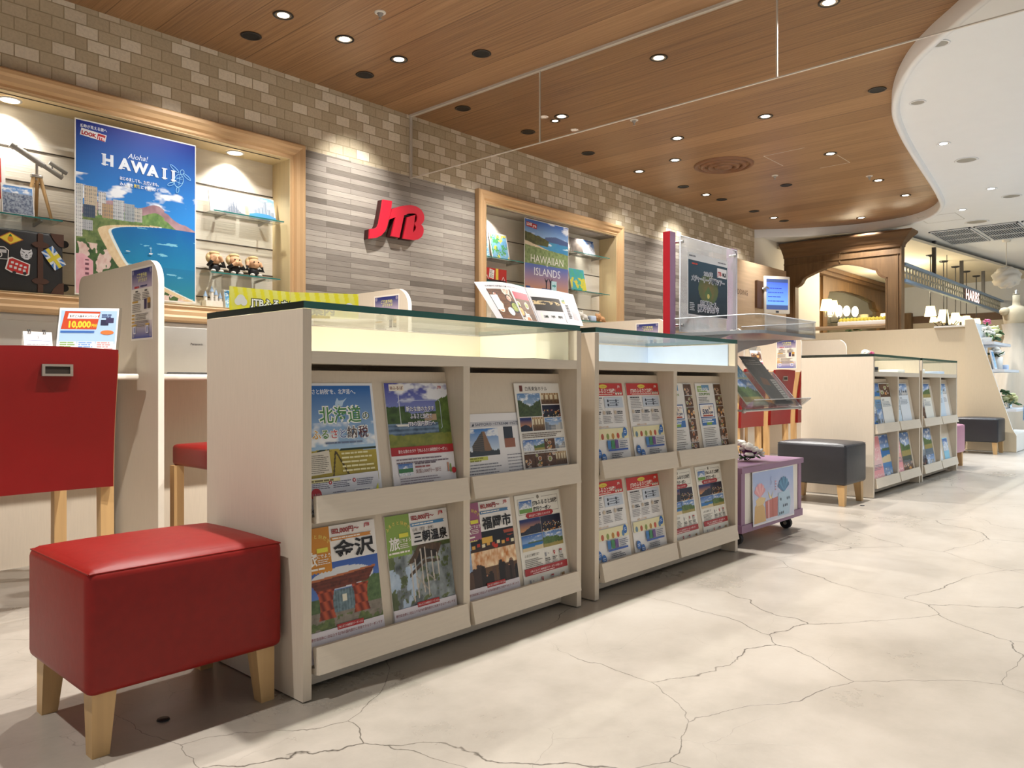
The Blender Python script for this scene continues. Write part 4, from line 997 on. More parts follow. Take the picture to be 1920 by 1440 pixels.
def cv_stream():
    p = leaf(297, 210, 0.8, 'e9e7e8'); p.R(0, 172, 297, 188, 'c9c9cf'); p.P([(40, 175), (48, 185), (50, 176)], '2a3040')
    p.T('SAPPORO −STREAM−HOTEL−', 54, 176, 11, '5a5f70', bold=0.01, fit=200)
    def ph(u, v):
        im = sky(u, v, '3578c0', 'd8e6f0', 0.5, 61, 4); n = fb(u * 20, v * 20, 62)
        im = over(im, poly_in(u, v, [(0.22, 0.1), (0.2, 0.38), (0.52, 0.9), (0.6, 0.9), (0.72, 0.1)]), lp('3c3c40', '6a625a', 0.5 + 0.5 * np.sin(v * 90 + u * 20)))
        im = over(im, poly_in(u, v, [(0.56, 0.1), (0.54, 0.9), (0.6, 0.9), (0.8, 0.1)]), '8a6a52'); return over(im, v < 0.12 + 0.12 * n, '3a4048')
    p.G(6, 92, 142, 168, ph, 44); p.R(166, 132, 204, 170, '343a46'); p.R(166, 110, 210, 136, '9a6450')
    p.R(0, 80, 90, 90, 'c8cc62'); p.L(2, 88, 84, 2, 7, 3.5, '8a8c3a', 63); p.L(4, 70, 150, 4, 8, 3, '8c8c96', 64); p.L(170, 90, 280, 6, 9, 2.6, '9a9aa2', 65); p.R(0, 12, 297, 13, '8a94c8')
    return p
def cv_hakuba():
    p = leaf(210, 297, 1.5, 'e8e4dc'); p.R(22, 272, 36, 290, '6a2c1c'); p.T('白馬東急ホテル', 46, 275, 14, '4a4038', bold=0.008, fit=104)
    p.G(8, 196, 112, 266, lambda u, v: over(sky(u, v, '5a86b8', 'c2d2e0', 0.55, 71), (v < 0.35 + 0.55 * np.abs(u - 0.5) + 0.2 * fb(u * 9, v * 9, 72)), lp('1c2c1a', '56683a', fb(u * 18, v * 18, 73))), 30)
    p.G(116, 232, 202, 266, pic('room', 2), 22); p.G(116, 192, 202, 229, pic('night', 9), 22); p.G(8, 152, 60, 193, pic('dusk', 4), 18); p.G(63, 152, 118, 193, pic('room', 5), 18); p.G(121, 152, 202, 189, pic('city', 8), 22)
    p.L(10, 146, 200, 3, 5.5, 2.8, '7a6c60', 74)
    for i, k in enumerate(('snow', 'hill', 'food', 'city')): p.G(8 + i * 49, 94, 56 + i * 49, 126, pic(k, i + 3), 14)
    p.L(10, 90, 190, 1, 5, 3, '7a6c60', 75)
    p.G(8, 44, 52, 84, pic('food', 2), 14); p.G(53, 44, 100, 84, pic('food', 5), 14); p.G(101, 44, 150, 84, pic('food', 8), 14); p.G(151, 44, 203, 84, pic('room', 9), 14)
    p.L(12, 38, 196, 5, 6.5, 2.4, '8a8078', 76); return p
def cv_tabi(city, read, block, band, ph, size, seed):
    p = leaf(210, 297, 4, 'e4dee4'); p.G(0, 66, 210, 232, ph, 66)
    p.R(78, 214, 210, 297, 'eae6e2'); p.P([(0, 196)] + [(i * 78 / 16, 196 - 3 * (i % 2)) for i in range(17)] + [(78, 196), (78, 297), (0, 297)], block)
    for i, ch in enumerate('ふるさと納税で'):
        a = PI * (0.86 - 0.72 * i / 6); p.T(ch, 39 + 34 * math.cos(a), 252 + 22 * math.sin(a), 10, 'e8d26a', 'c', bold=0.02, rot=(a - PI / 2) * 0.7)
    p.T('旅', 6, 214, 34, 'f4f0ea', bold=0.02); p.R(40, 240, 70, 250, 'e2dc4a'); p.T('にでよう', 38, 228, 10, 'f4f0ea', bold=0.02, fit=38); p.L(40, 224, 74, 3, 4.5, 2, 'ece4da', seed)
    p.L(3, 206, 74, 1, 5, 4.5, 'f2ece0', seed + 1)
    p.T('⊞2,000円〜', 84, 278, 15, '9c2a28', bold=0.03, fit=78); jtb_mark(p, 178, 284, 8, 'b8202c'); p.P([(80, 262), (196, 262), (192, 266), (196, 270), (80, 270)], band); p.L(84, 268, 180, 1, 4, 3.2, 'f0e6dc', seed + 2)
    if read: p.T(read, 84, 250, 9, '5a5450', fit=72)
    p.T(city, 144, 222, size, '1c1818', 'c', bold=0.025, fit=118)
    p.R(0, 0, 210, 66, 'e2dce2'); p.P([(76, 60), (150, 60), (150, 72), (76, 72)], 'b02a2c'); p.T('JTBふるさと納税旅行クーポンとは', 79, 63.5, 6, 'f6eeee', fit=68)
    p.T('寄付自治体に1泊以上するJTBの国内旅行に利用できるクーポンです', 4, 49, 7.5, '8c3034', bold=0.008, fit=200); icons(p, 2, 208, 30)
    return p
def cv_coupon(seed=3):
    p = leaf(210, 297, 1.6, 'e9e6dc'); p.ring([(12, 238), (198, 238), (198, 284), (122, 284)], 1.2, '8a8274'); p.ring([(12, 238), (12, 284), (88, 284)], 1.2, '8a8274'); p.C(105, 285, 6, '8a8274')
    p.G(16, 242, 74, 278, pic('snow', 3), 18); p.R(16, 242, 74, 254, '6f9a4a')
    p.T('JTBふるさと納税', 78, 262, 15, '2a2624', bold=0.025, fit=116); p.T('旅行クーポン', 78, 243, 15, '2a2624', bold=0.025, fit=82)
    p.P([(40, 232), (50, 225), (160, 225), (170, 232), (166, 238), (160, 241), (50, 241), (44, 238)], 'a8282e'); p.T('返礼品でご活用いただけます', 105, 229, 8, 'f4ecea', 'c', fit=100)
    p.G(10, 178, 104, 224, pic('dusk', 6), 24); p.G(106, 178, 200, 224, pic('night', 3), 24); p.G(10, 130, 104, 176, pic('sea', 4), 24); p.G(106, 130, 200, 176, pic('hill', 7), 24)
    p.T('ふるさと納税とは？', 14, 114, 9, '2a2624', fit=66); p.L(14, 106, 92, 7, 5, 1.8, '6c665e', seed); icons(p, 100, 200, 108, '5c564e', 3)
    p.R(6, 60, 204, 80, 'a8282e'); p.T('JTBふるさと納税旅行クーポンの使い方', 105, 68, 7.5, 'f4ecea', 'c', fit=150); p.L(40, 65, 170, 1, 3, 2.4, 'f0dcd8', seed + 1); icons(p, 8, 202, 40, '5c564e', 4); p.R(6, 6, 204, 14, 'a8282e'); p.L(30, 12, 180, 1, 3, 3, 'f0dcd8', seed + 2)
    return p
def cv_redhead(seed=5):
    p = leaf(210, 297, 3, 'e8e6e4'); p.R(0, 254, 210, 297, 'c4302a'); p.C(96, 286, 24, 'e6d24a', ry=7); p.T('もっと知りたい', 96, 283, 6, '9c2a20', 'c', fit=40)
    p.T('JTBのふるさと納税！', 24, 264, 17, 'f6efe8', bold=0.02, fit=142); p.L(30, 260, 160, 1, 4, 3, 'f0d8cc', seed); jtb_mark(p, 180, 282, 7, 'f6efe8')
    for x in (168, 182, 196): p.C(x, 262, 6, 'e8dcd0'); p.C(x, 265, 3, '5a4a44')
    p.L(14, 248, 84, 1, 4, 4, '4a4648', seed + 1); p.L(14, 240, 84, 6, 6, 2, '8a8688', seed + 2); p.R(92, 212, 200, 248, 'c6cfdc'); p.C(112, 236, 5, '2a3040'); p.C(112, 222, 5, '2a3040'); p.C(160, 236, 5, '2a3040'); p.C(160, 222, 5, '2a3040'); p.L(120, 238, 192, 3, 8, 2.4, '5c6878', seed + 3)
    for x in (22, 82, 146): p.C(x, 196, 7, 'c8b8a4'); p.L(x + 12, 200, x + 46, 2, 6, 3.5, '3c3a3c', int(x) + seed); p.L(x - 10, 184, x + 44, 5, 5.5, 1.8, '8a8688', int(x) + seed + 1)
    p.T('体験型ふるさと納税', 34, 146, 7, 'c08a2c', fit=60); p.R(4, 106, 204, 142, 'e6dfb4')
    for i, c in enumerate(('6a8a9c', 'b0543c', '8a9a4c', 'b8843c', 'c0523c', '5a86b0')): p.C(22 + i * 30, 116, 8, c, ry=10)
    for x, y in ((186, 128), (22, 62), (16, 22), (46, 46)): p.C(x, y, 12 if y > 100 else 13, '2f6cb8', ry=15); p.L(x - 7, y + 4, x + 8, 2, 6, 2.5, 'dfe8f4', int(x))
    for i, c in enumerate(('3f7ab8', '3f8a5a', '6a4a8c')): p.R(74 + i * 22, 74, 92 + i * 22, 102, c)
    p.R(74, 66, 190, 72, '3a5fae'); p.L(142, 98, 196, 4, 6, 2.2, '4a5a7a', seed + 5); p.L(88, 58, 170, 3, 6, 3, '5a5a62', seed + 6); p.C(70, 26, 14, 'c8788c'); p.C(70, 26, 8, 'e8d8dc'); p.R(96, 12, 192, 34, '2a3a86'); p.L(102, 28, 184, 2, 8, 4, 'e6e8f4', seed + 7)
    return p
def cv_off(seed=7):
    p = leaf(210, 297, 2.2, 'e8e6e2'); p.R(14, 262, 92, 286, '9ab86a'); p.R(50, 268, 110, 290, '6a9ac0'); p.T('TSUGI', 20, 266, 18, 'f0f2ec', bold=0.03, fit=80); p.T('COUPON', 20, 248, 13, '6a8a3c', bold=0.03, fit=92); p.L(14, 240, 100, 4, 6, 2.4, '6a6662', seed)
    p.R(10, 156, 128, 214, '2f5496'); p.R(14, 160, 124, 210, 'f2f0ee'); p.C(66, 184, 46, 'f4e8d8', ry=22); p.T('500', 30, 172, 27, '28406e', bold=0.04, fit=50); p.T('円', 82, 188, 12, '28406e', bold=0.03); p.T('クーポン', 80, 198, 9, 'a8482c', bold=0.02, fit=36); p.T('OFF', 82, 172, 13, '28406e', bold=0.04, fit=34); p.R(30, 162, 110, 168, 'b84a34')
    p.R(14, 126, 128, 152, '3f74b8'); p.R(50, 128, 92, 138, '8ab04a'); p.L(18, 150, 122, 2, 8, 4, 'e8eef6', seed + 1)
    p.L(16, 116, 124, 6, 7, 2.2, '7a7672', seed + 2); p.L(16, 70, 124, 6, 8, 2.4, '7a7672', seed + 3)
    for i in range(6): p.G(150, 250 - i * 46, 206, 293 - i * 46, pic('food', i + 2), 16)
    for i in range(7): p.C(20 + i * 26, 16, 8, ('6a8aae', 'b07a5a', '8a6a9a')[i % 3])
    return p
def cv_far(top, low, title, c='e6e8ec', seed=1, frac=0.5):
    p = leaf(210, 297, 3, c); p.G(4, 297 * (1 - frac), 206, 293, pic(top, seed), 20)
    if low: p.G(4, 4, 206, 297 * (1 - frac) * 0.7, pic(low, seed + 3), 20)
    p.T(title, 14, 297 * (1 - frac) - 24, 16, '3a4250', fit=130); p.L(14, 297 * (1 - frac) - 30, 190, 4, 9, 4, '7a8494', seed); return p

TILT = math.atan(0.054 / 0.33)
def rack(p, x, cy, row, label, w=210, t=3.0, name='brochure', group=None, lift=0.0):
    zb = 0.395 if row == 0 else 0.06
    z = zb + 0.0125 + lift; tt = (-min(q[2] for q in p.v)) * 0.001
    y = cy + 0.018 + 0.1636 * (z - zb - 0.005) - tt / math.cos(TILT) - 0.0006
    p.xf(Matrix.Scale(0.001, 4))
    o = p.obj(name, 'print', loc=(x, y, z), rot=(PI / 2 - TILT, 0, 0), ink=True, label=label, category='brochure')
    if group: o['group'] = group
    return o
A, B = 1.475, 1.545
G1 = 'brochures in the nearest counter'; G2 = 'brochures in the second counter'; G3 = 'brochures in the far counters'
rack(cv_hokkaido(), 0.966, A, 0, 'blue-sky Hokkaido brochure over a golden field, upper left of the nearest counter', group=G1)
rack(cv_pond(), 1.210, A, 0, 'brochure with a purple sky and garden pond above a red band', group=G1)
rack(cv_stream(), 1.4625 + 0.05, A, 0, 'landscape flyer showing a hotel tower, partly behind another flyer', name='flyer', group=G1).location.x = 1.462
p = cv_hakuba(); o = rack(p, 1.692, A, 0, 'flyer with a grid of hotel, mountain and food photos, upper right of the nearest counter', name='flyer', group=G1); o.location.y -= 0.0032
rack(cv_tabi('金沢', None, 'd08a2c', 'd08a3c', ph_gate, 44, 81), 0.970, A, 1, 'Kanazawa brochure with an orange block and red-pillared gate', group=G1)
rack(cv_tabi('三朝温泉', '山陰（鳥取・島根）', '8aa850', '4a86b8', ph_cliff, 30, 85), 1.212, A, 1, 'brochure with a green block and a cliffside wooden temple', group=G1)
rack(cv_tabi('福岡市', None, '9c5a7c', '4a7aa8', ph_stall, 36, 88), 1.465, A, 1, 'Fukuoka brochure with a mauve block and night food stalls', group=G1)
rack(cv_coupon(3), 1.697, A, 1, 'cream coupon flyer with four landscape photos, lower right of the nearest counter', name='flyer', group=G1)
rack(cv_redhead(5), 2.045, A, 0, 'red-headed brochure at upper left of the second counter, cut by the post', group=G2)
rack(cv_redhead(15), 2.280, A, 0, 'red-headed brochure in the upper row of the second counter, right of its twin', group=G2)
rack(cv_off(7), 2.524, A, 0, 'coupon flyer with food photos, upper row, partly hidden by the second counter divider', name='flyer', group=G2)
rack(cv_off(17), 2.768, A, 0, 'coupon flyer with food photos at the upper right of the second counter', name='flyer', group=G2)
rack(cv_redhead(25), 2.045, A, 1, 'red-headed brochure at lower left of the second counter, cut by the post', group=G2)
rack(cv_redhead(35), 2.280, A, 1, 'red-headed brochure in the lower row of the second counter, right of its twin', group=G2)
rack(cv_coupon(13), 2.524, A, 1, 'four-photo coupon flyer, lower row, partly hidden by the second counter divider', name='flyer', group=G2)
rack(cv_coupon(23), 2.768, A, 1, 'four-photo coupon flyer at the lower right of the second counter', name='flyer', group=G2)
FAR = [
    (5.02, 0, ('blue', 'sea', '旅', 'dfeaf4', 1, 0.5), 'pale blue brochure leftmost in the upper row of the third counter'),
    (5.12, 0, ('sea', 'city', 'TOUR', '6f9cc4', 2, 0.35), 'narrow blue leaflet second in the upper row of the third counter'),
    (5.23, 0, ('food', None, '温泉', 'ecebe4', 3, 0.3), 'white leaflet with food photos third in the upper row of the third counter'),
    (5.49, 0, ('blue', None, '宿', 'd6e6f2', 4, 0.4), 'light blue leaflet beside the third counter divider, upper row'),
    (5.63, 0, ('city', None, '東北', 'e2e8ee', 5, 0.28), 'white brochure with a dark photo band, upper right of the third counter'),
    (5.02, 1, ('pink', 'pink', '春', 'eac4c4', 6, 0.5), 'pink brochure at the lower left of the third counter'),
    (5.22, 1, ('sea', 'city', '夏', '4a86c0', 7, 0.6), 'blue sky and sea brochure in the lower row of the third counter'),
    (5.49, 1, ('pink', 'pink', '桜', 'eeb0a4', 8, 0.45), 'salmon fan-patterned brochure in the lower row of the third counter'),
    (5.65, 1, ('hill', 'food', 'JTB', '3c4a40', 9, 0.55), 'dark brochure with a yellow bloom photo, lower right of the third counter'),
    (6.08, 0, ('room', 'food', '宿泊', 'e2dede', 10, 0.4), 'leaflet with small photos at upper left of the farthest counter'),
    (6.20, 0, ('hill', None, '信州', 'eceae0', 11, 0.36), 'green-photo leaflet with yellow foot, upper left cell of the farthest counter'),
    (6.54, 0, ('blue', None, '海', 'd2e2f0', 12, 0.3), 'pale blue leaflet beside the farthest counter divider'),
    (6.69, 0, ('city', None, '名湯', 'e8e6e4', 13, 0.28), 'white leaflet with grey photo at upper right of the farthest counter'),
    (6.08, 1, ('snow', 'night', '冬', '8a949c', 14, 0.5), 'grey photo brochure at lower left of the farthest counter'),
    (6.21, 1, ('hill', 'city', '山', '5a7080', 15, 0.5), 'mountain photo brochure second in the lower row of the farthest counter'),
]
for i, (x, row, a, lb) in enumerate(FAR):
    o = rack(cv_far(*a[:3], c=a[3], seed=a[4], frac=a[5]), x, B, row, lb, group=G3); o.location.y -= 0.0036 * (i % 3 == 1) + 0.0072 * (i % 3 == 2)
def cv_plain(c, ph=None, h=200):
    p = leaf(150, h, 2, c)
    if ph: p.G(6, h * 0.5, 144, h - 6, pic(ph, 5), 16)
    return p
rack(cv_plain('eceef0'), 6.53, B, 1, 'small white booklet at lower right of the farthest counter', group=G3)
rack(cv_plain('8fcbe4', 'snow'), 6.74, B, 1, 'small sky blue booklet at lower right of the farthest counter', group=G3)

# ------------------------------------------------------------------ alcove posters
def sheet(p, name, loc, rot, label, cat, k=0.001, mat='print', group=None):
    p.xf(Matrix.Scale(k, 4)); o = p.obj(name, mat, loc=loc, rot=rot, ink=True, label=label, category=cat)
    if group: o['group'] = group
    return o
def ph_beach(u, v):
    n = fb(u * 7, v * 7, 101); k = fb(u * 40, v * 40, 102, 3); m = fb(u * 16, v * 16, 104, 3)
    im = lp('2f8ad8', '0a2488', (v - 0.5) * 2.0)
    c = fb(u * 6, v * 14, 103); im = over(im, np.clip((c - 0.56) * 7, 0, 0.95) * ((v > 0.555) & (v < 0.70)), 'eef3f8')
    ridge = 0.475 + 0.085 * np.exp(-((u - 0.66) / 0.13) ** 2) + 0.085 * np.exp(-((u - 0.3) / 0.26) ** 2) + 0.01 * n
    ridge = np.where(u > 0.72, np.minimum(ridge, 0.545 - 0.33 * (u - 0.72)), ridge)
    im = over(im, v < ridge, lp('84606c', 'c0a0a6', m * 1.1)); im = over(im, v < ridge - 0.05, lp('3f6a38', '8fae6a', k))
    sea = v < 0.445 + 0.0 * u
    im = over(im, sea, lp('2496b8', '0f55a4', v * 1.7 + 0.5 * u * v + 0.2 * n - 0.15)); im = over(im, sea & (v < 0.2), lp('2f8f9c', '2178a8', v * 4 + 0.3 * n))
    im = over(im, sea & (fb(u * 5, v * 40, 105) > 0.72), '7fc4dc')
    shore = 0.235 + 0.35 * np.clip((0.40 - v) / 0.30, 0, 1) ** 1.7 - 0.03 * np.sin(v * 14) + 0.45 * np.clip((v - 0.37) / 0.075, 0, 1) ** 3 + 0.42 * np.clip((0.13 - v) / 0.13, 0, 1)
    land = (u < shore) & (v < 0.45); im = over(im, land, lp('d8b98c', 'ecd9b4', k)); im = over(im, (np.abs(u - shore) < 0.012) & (v < 0.45), 'e6f0ee')
    inl = (u < shore - 0.085 - 0.02 * n) & (v < 0.45)
    im = over(im, inl, lp('3c5a34', '8d9c62', k)); im = over(im, inl & (v < 0.3), lp('d4a9a0', 'efe2d8', k)); im = over(im, inl & (v < 0.32) & (m > 0.53), lp('24402a', '5c7a44', k))
    for x0, x1, y0, y1, c in ((0, 0.055, 0.50, 0.635, 'cfd0cc'), (0.065, 0.165, 0.46, 0.63, 'c9b9a0'), (0.17, 0.235, 0.47, 0.605, 'd6d4d0'), (0.055, 0.15, 0.445, 0.52, '3a4a62'), (0, 0.05, 0.33, 0.52, 'e2e2e0'), (0.29, 0.38, 0.455, 0.575, 'c9cdd0'), (0.2, 0.29, 0.455, 0.54, 'b99c78'), (0.385, 0.465, 0.455, 0.56, 'a6aeb2'), (0.465, 0.53, 0.46, 0.545, 'c2beb4'), (0.05, 0.13, 0.37, 0.43, 'b9bcc0')):
        q = (u > x0) & (u < x1) & (v > y0) & (v < y1); im = over(im, q, c); im = over(im, q & (((v * 130) % 1 < 0.45) & ((u * 70) % 1 < 0.6)), '5c6672')
    im = over(im, (u < 0.12 + 0.02 * n) & (v < 0.23 - 0.5 * np.maximum(0, u - 0.06)), lp('e2a0ae', 'efc2ca', k)); im = over(im, (u < 0.1) & (u > 0.07) & ((v * 36) % 1 < 0.5) & (v < 0.2) & (v > 0.1), '7a4a58')
    return im
p = PR(0); p.STEP = 0.2; p.body(734, 1046, 3, 'ecebe8')
p.G(6, 8, 728, 1038, ph_beach, 170)
p.T('感動が見える旅へ', 30, 1000, 22, 'e6ecf4', bold=0.02, fit=150)
p.P([(28, 952), (170, 938), (178, 980), (36, 994)], 'e8e8ea'); p.P([(122, 943), (166, 939), (172, 976), (128, 981)], 'b02630')
p.T('LOOK', 36, 958, 30, 'a8242c', bold=0.06, rot=-0.07, fit=84); p.T('JTB', 128, 948, 24, 'f0e8e8', bold=0.04, rot=-0.07, fit=40)
p.T('Aloha!', 300, 868, 46, 'dfeaf6', sh=0.28, rot=0.04, fit=118)
for i, (ch, x, y) in enumerate((('H', 152, 800), ('A', 252, 796), ('W', 324, 792), ('A', 422, 788), ('I', 514, 786), ('I', 572, 782))):
    p.T(ch, x, y, 92, 'dfe8f2', bold=0.05)
    w = {'H': 70, 'A': 62, 'W': 98, 'I': 26}[ch]; p.R(x - 4, y, x + w * 0.5 if ch != 'I' else x + 30, y + 7, 'dfe8f2') if ch != 'W' else None
    p.R(x - 4, y + 60, x + (30 if ch == 'I' else 22), y + 67, 'dfe8f2') if ch in 'HI' else None
    p.R(x + 9, y + 10, x + 11, y + 56, '3a6ac0') if ch in 'HI' else None
p.T('はじめましても、ただいまも。', 252, 728, 24, 'eef3f8', bold=0.02, fit=238); p.T('みんなを', 252, 694, 24, 'eef3f8', bold=0.02, fit=80); p.T('笑顔', 336, 694, 24, 'ecd84a', bold=0.02, fit=38); p.T('にするハワイ', 378, 694, 24, 'eef3f8', bold=0.02, fit=112)
def ell_pts(cx, cy, a, bb, r, n=20): return [(cx + a * math.cos(t) * math.cos(r) - bb * math.sin(t) * math.sin(r), cy + a * math.cos(t) * math.sin(r) + bb * math.sin(t) * math.cos(r)) for t in np.linspace(0, 2 * PI, n)]
for e in ((618, 790, 44, 28, 1.25), (640, 850, 16, 12, 1.2), (590, 862, 34, 9, 2.5), (672, 824, 30, 8, -0.6), (566, 758, 22, 9, 0.5), (610, 728, 20, 8, 1.4)): p.ring(ell_pts(*e), 2.6, '9fd8f0')
for a, q in (((600, 780), (640, 772)), ((604, 806), (642, 800)), ((618, 760), (624, 826)), ((600, 796), (640, 820))): p.ring([a, q], 2, '9fd8f0')
p.ring([(0, 0)] + [], 1, 'ffffff') if False else None
p.P([(426, 296), (452, 296), (446, 288), (430, 288)], 'eef0f0'); p.R(438.5, 296, 440, 336, 'eef0f0'); p.C(300, 292, 14, 'cfe4e8', ry=3.5)
p.T('Hawaii Tourism', 640, 20, 11, 'e6ecf0', sh=0.1, fit=70)
sheet(p, 'beach_poster', (1.637, 4.992, 1.228), (PI / 2, 0, 0), 'large blue beach poster reading Aloha HAWAII in the left alcove', 'poster')

def ph_isle(u, v):
    v = np.where(v > 0.554, 0.455 + (v - 0.554) * (0.545 / 0.446), v * 0.455 / 0.554)
    k = fb(u * 34, v * 34, 111, 3); n = fb(u * 8, v * 8, 112)
    im = lp('9cc4e8', '2a5cb0', (v - 0.75) * 4); im = over(im, np.clip((fb(u * 5, v * 14, 113) - 0.56) * 6, 0, 0.9) * (v > 0.8), 'eef2f8')
    im = over(im, (v > 0.72) & (v < 0.845 - 0.12 * np.abs(u - 0.7)) & (u > 0.45), '4c5f8c'); im = over(im, v < 0.775 - 0.02 * u, lp('4aa0bc', '3a7cc0', n)); im = over(im, (v < 0.745) & (v > 0.7) & (fb(u * 6, v * 40, 114) > 0.6), 'dfeef4')
    im = over(im, (u < 0.55 - (0.8 - v) * 0.3) & (v < 0.76 + 0.14 * (0.5 - u) + 0.05 * n) & (v > 0.7), lp('2c331c', '6a6a34', k)); im = over(im, v < 0.725 - 0.14 * u + 0.02 * n, lp('d9c6a4', 'e8dcc2', k))
    im = over(im, v < 0.625 + 0.05 * (1 - u) + 0.02 * n, lp('55703a', 'a3b47a', k)); im = over(im, v < 0.455, lp('d89a5c', '2f6ac0', (v - 0.2) * 3.6)); im = over(im, v < 0.22 + 0.05 * fb(u * 6, v, 115), lp('3a4a86', '9a86a8', v * 5)); return im
p = PR(0); p.STEP = 0.2; p.body(744, 1046, 3, 'ecebe8'); p.G(6, 6, 738, 1040, ph_isle, 100)
p.P([(24, 966), (196, 950), (204, 1000), (32, 1016)], 'b02630'); p.T('LOOK', 36, 976, 40, 'f4ecec', bold=0.06, fit=90); p.T('JTB', 134, 966, 30, 'f4ecec', bold=0.04, fit=56)
p.T('HAWAIIAN', 372, 596, 118, 'eceae0', 'c', fit=560); p.T('&', 372, 566, 40, 'eceae0', 'c'); p.T('ISLANDS', 372, 462, 118, 'eef0f4', 'c', fit=450)
p.L(620, 1000, 720, 2, 14, 8, 'e8eef8', 7)
for x in (350, 420): p.R(x, 330, x + 16, 400, '1c2236'); p.C(x + 8, 412, 12, '1c2236'); p.ring([(x + 8, 390), (x - 20, 444)], 9, '1c2236'); p.ring([(x + 8, 390), (x + 36, 444)], 9, '1c2236')
p.R(280, 250, 480, 332, '26407e'); p.R(440, 322, 530, 422, 'bfe3ea'); p.P([(456, 364), (494, 364), (494, 350), (518, 372), (494, 394), (494, 380), (456, 380)], '3f9a9a'); p.R(20, 250, 90, 336, '2f5496'); p.R(20, 244, 90, 260, 'e8e8ec')
sheet(p, 'island_poster', (5.655, 4.992, 1.346), (PI / 2, 0, 0), 'narrow poster reading HAWAIIAN ISLANDS in the right alcove', 'poster', k=0.001 * 0.93)

# ------------------------------------------------------------------ notices on partitions
def notice():
    p = PR(0); p.STEP = 0.1; p.body(206, 291, 0.3, 'e6ded2'); p.G(8, 206, 198, 283, lambda u, v: lp('b9a9b8', '2c3470', v * 1.2), 14); p.G(8, 8, 198, 76, lambda u, v: lp('2f3f92', 'd3c6c4', v * 1.15), 14)
    for x, y in ((20, 272), (186, 272), (22, 20), (184, 20)): p.C(x, y, 9, '8a86a0')
    p.T('ご来店予約', 103, 250, 19, 'd9d48a', 'c', bold=0.02, fit=96); p.T('ができます', 112, 232, 16, 'd9d48a', 'c', bold=0.02, fit=84); p.L(34, 216, 90, 1, 5, 8, 'b03a3e', 3); p.L(92, 217, 172, 1, 5, 6, '3a3f70', 4)
    for x in (24, 112): p.R(x + 20, 192, x + 44, 198, '5a544e'); p.L(x, 188, x + 74, 5, 6.5, 3, '7a7068', 5 + x)
    p.R(14, 150, 70, 157, 'c89a3c'); p.R(128, 122, 152, 162, '3a2f52'); p.R(160, 122, 186, 144, '5a4a40'); p.R(160, 144, 186, 164, 'b98a3c'); p.L(14, 144, 112, 5, 7, 3, '8a8078', 9)
    for i in range(4): p.R(10, 98 - i * 14, 38, 104 - i * 14, 'c89a3c'); p.L(46, 105 - i * 14, 172, 2, 6, 2.8, '7a7068', 20 + i)
    for x in (28, 148): p.R(x - 4, 58, x + 32, 64, 'c8a04a'); p.R(x, 26, x + 24, 56, 'e6e4ea'); p.R(x + 4, 30, x + 20, 52, '8a90b8')
    return p
R90 = (PI / 2, 0, -PI / 2)
NL = [(1.2763, 3.252, 0.872, 'notice sheet on the leftmost partition, beside the flyer stand'), (2.5163, 3.275, 0.866, 'notice sheet on the partition below the red letter sign'),
      (4.9963, 3.278, 0.866, 'notice sheet on the partition left of the red sign post'), (7.4763, 3.25, 0.845, 'notice sheet behind the far red chairs, beside the third counter')]
for x, y, z, lb in NL: sheet(notice(), 'notice_sheet', (x, y, z), R90, lb, 'notice', group='notices on the desk partitions')

# ------------------------------------------------------------------ things on the desks
def flyer_stand(x, y, z, p, label, rz, lab2, w=0.215, h=0.25):
    t = thing('flyer_stand', label, 'leaflet holder', (x, y, z)); a = 0.22
    m = MB(); d = math.sin(a) * h
    m.prism([(0, 0.002), (0.003, 0.002), (0.003 + d, h), (d, h)], 'x', -w / 2 - 0.006, w / 2 + 0.006); m.prism([(0, 0), (-0.03, 0), (-0.036, 0.035), (-0.034, 0.035), (-0.027, 0.003), (0.003, 0.003)], 'x', -w / 2 - 0.006, w / 2 + 0.006)
    m.prism([(0.003, 0.0), (0.10, 0.0), (0.10, 0.003), (0.006, 0.003)], 'x', -w / 2, w / 2); m.obj('holder', 'acryl', t, wb=False)
    p.xf(Matrix.Translation((-w / 2, -0.0022 , 0.0045)) @ Matrix.Rotation(PI / 2 - a, 4, 'X') @ Matrix.Scale(0.001 * w / 0.215, 4))
    o = p.obj('leaflet', 'print', loc=(x, y, z), ink=True, label=lab2, category='leaflet')
    t.rotation_euler = (0, 0, rz); o.rotation_euler = (0, 0, rz); return t
p = PR(0); p.STEP = 0.1; p.body(212, 250, 1, 'e9eaec'); p.R(6, 110, 206, 240, 'a9c6e2'); p.P([(10, 166), (136, 166), (146, 236), (20, 238)], 'c2482a'); p.P([(30, 208), (142, 208), (138, 218), (144, 228), (34, 230)], 'f0ecea'); p.T('新規ご入会キャンペーン', 38, 214, 10, '4a3a3a', bold=0.03, fit=96)
p.T('10,000', 32, 174, 34, 'ecca3a', bold=0.05, fit=84); p.T('円分', 118, 176, 14, 'ecca3a', bold=0.04, fit=20); p.R(150, 182, 178, 204, '2c2c48'); p.R(168, 192, 196, 212, '3c3658'); p.L(152, 226, 196, 2, 8, 5, '3a4a7a', 3); p.R(10, 152, 130, 160, '3f6ab0'); p.C(176, 154, 24, 'd8763c', ry=9)
for i, c in enumerate(('8fae74', '7fa4d8', 'e09a9a')): p.R(8 + i * 66, 70, 70 + i * 66, 118, 'eef0ee'); p.L(12 + i * 66, 116, 66 + i * 66, 3, 8, 5, c, 5 + i); p.R(38 + i * 66, 72, 68 + i * 66, 92, c)
p.L(10, 62, 190, 4, 8, 3, '9a9aa2', 12); p.R(130, 36, 160, 50, 'b0aec0')
flyer_stand(1.06, 3.13, 0.738, p, 'clear acrylic leaflet holder on the left desk', -0.7, 'white, orange and blue leaflet reading 10,000 in the clear holder on the left desk')
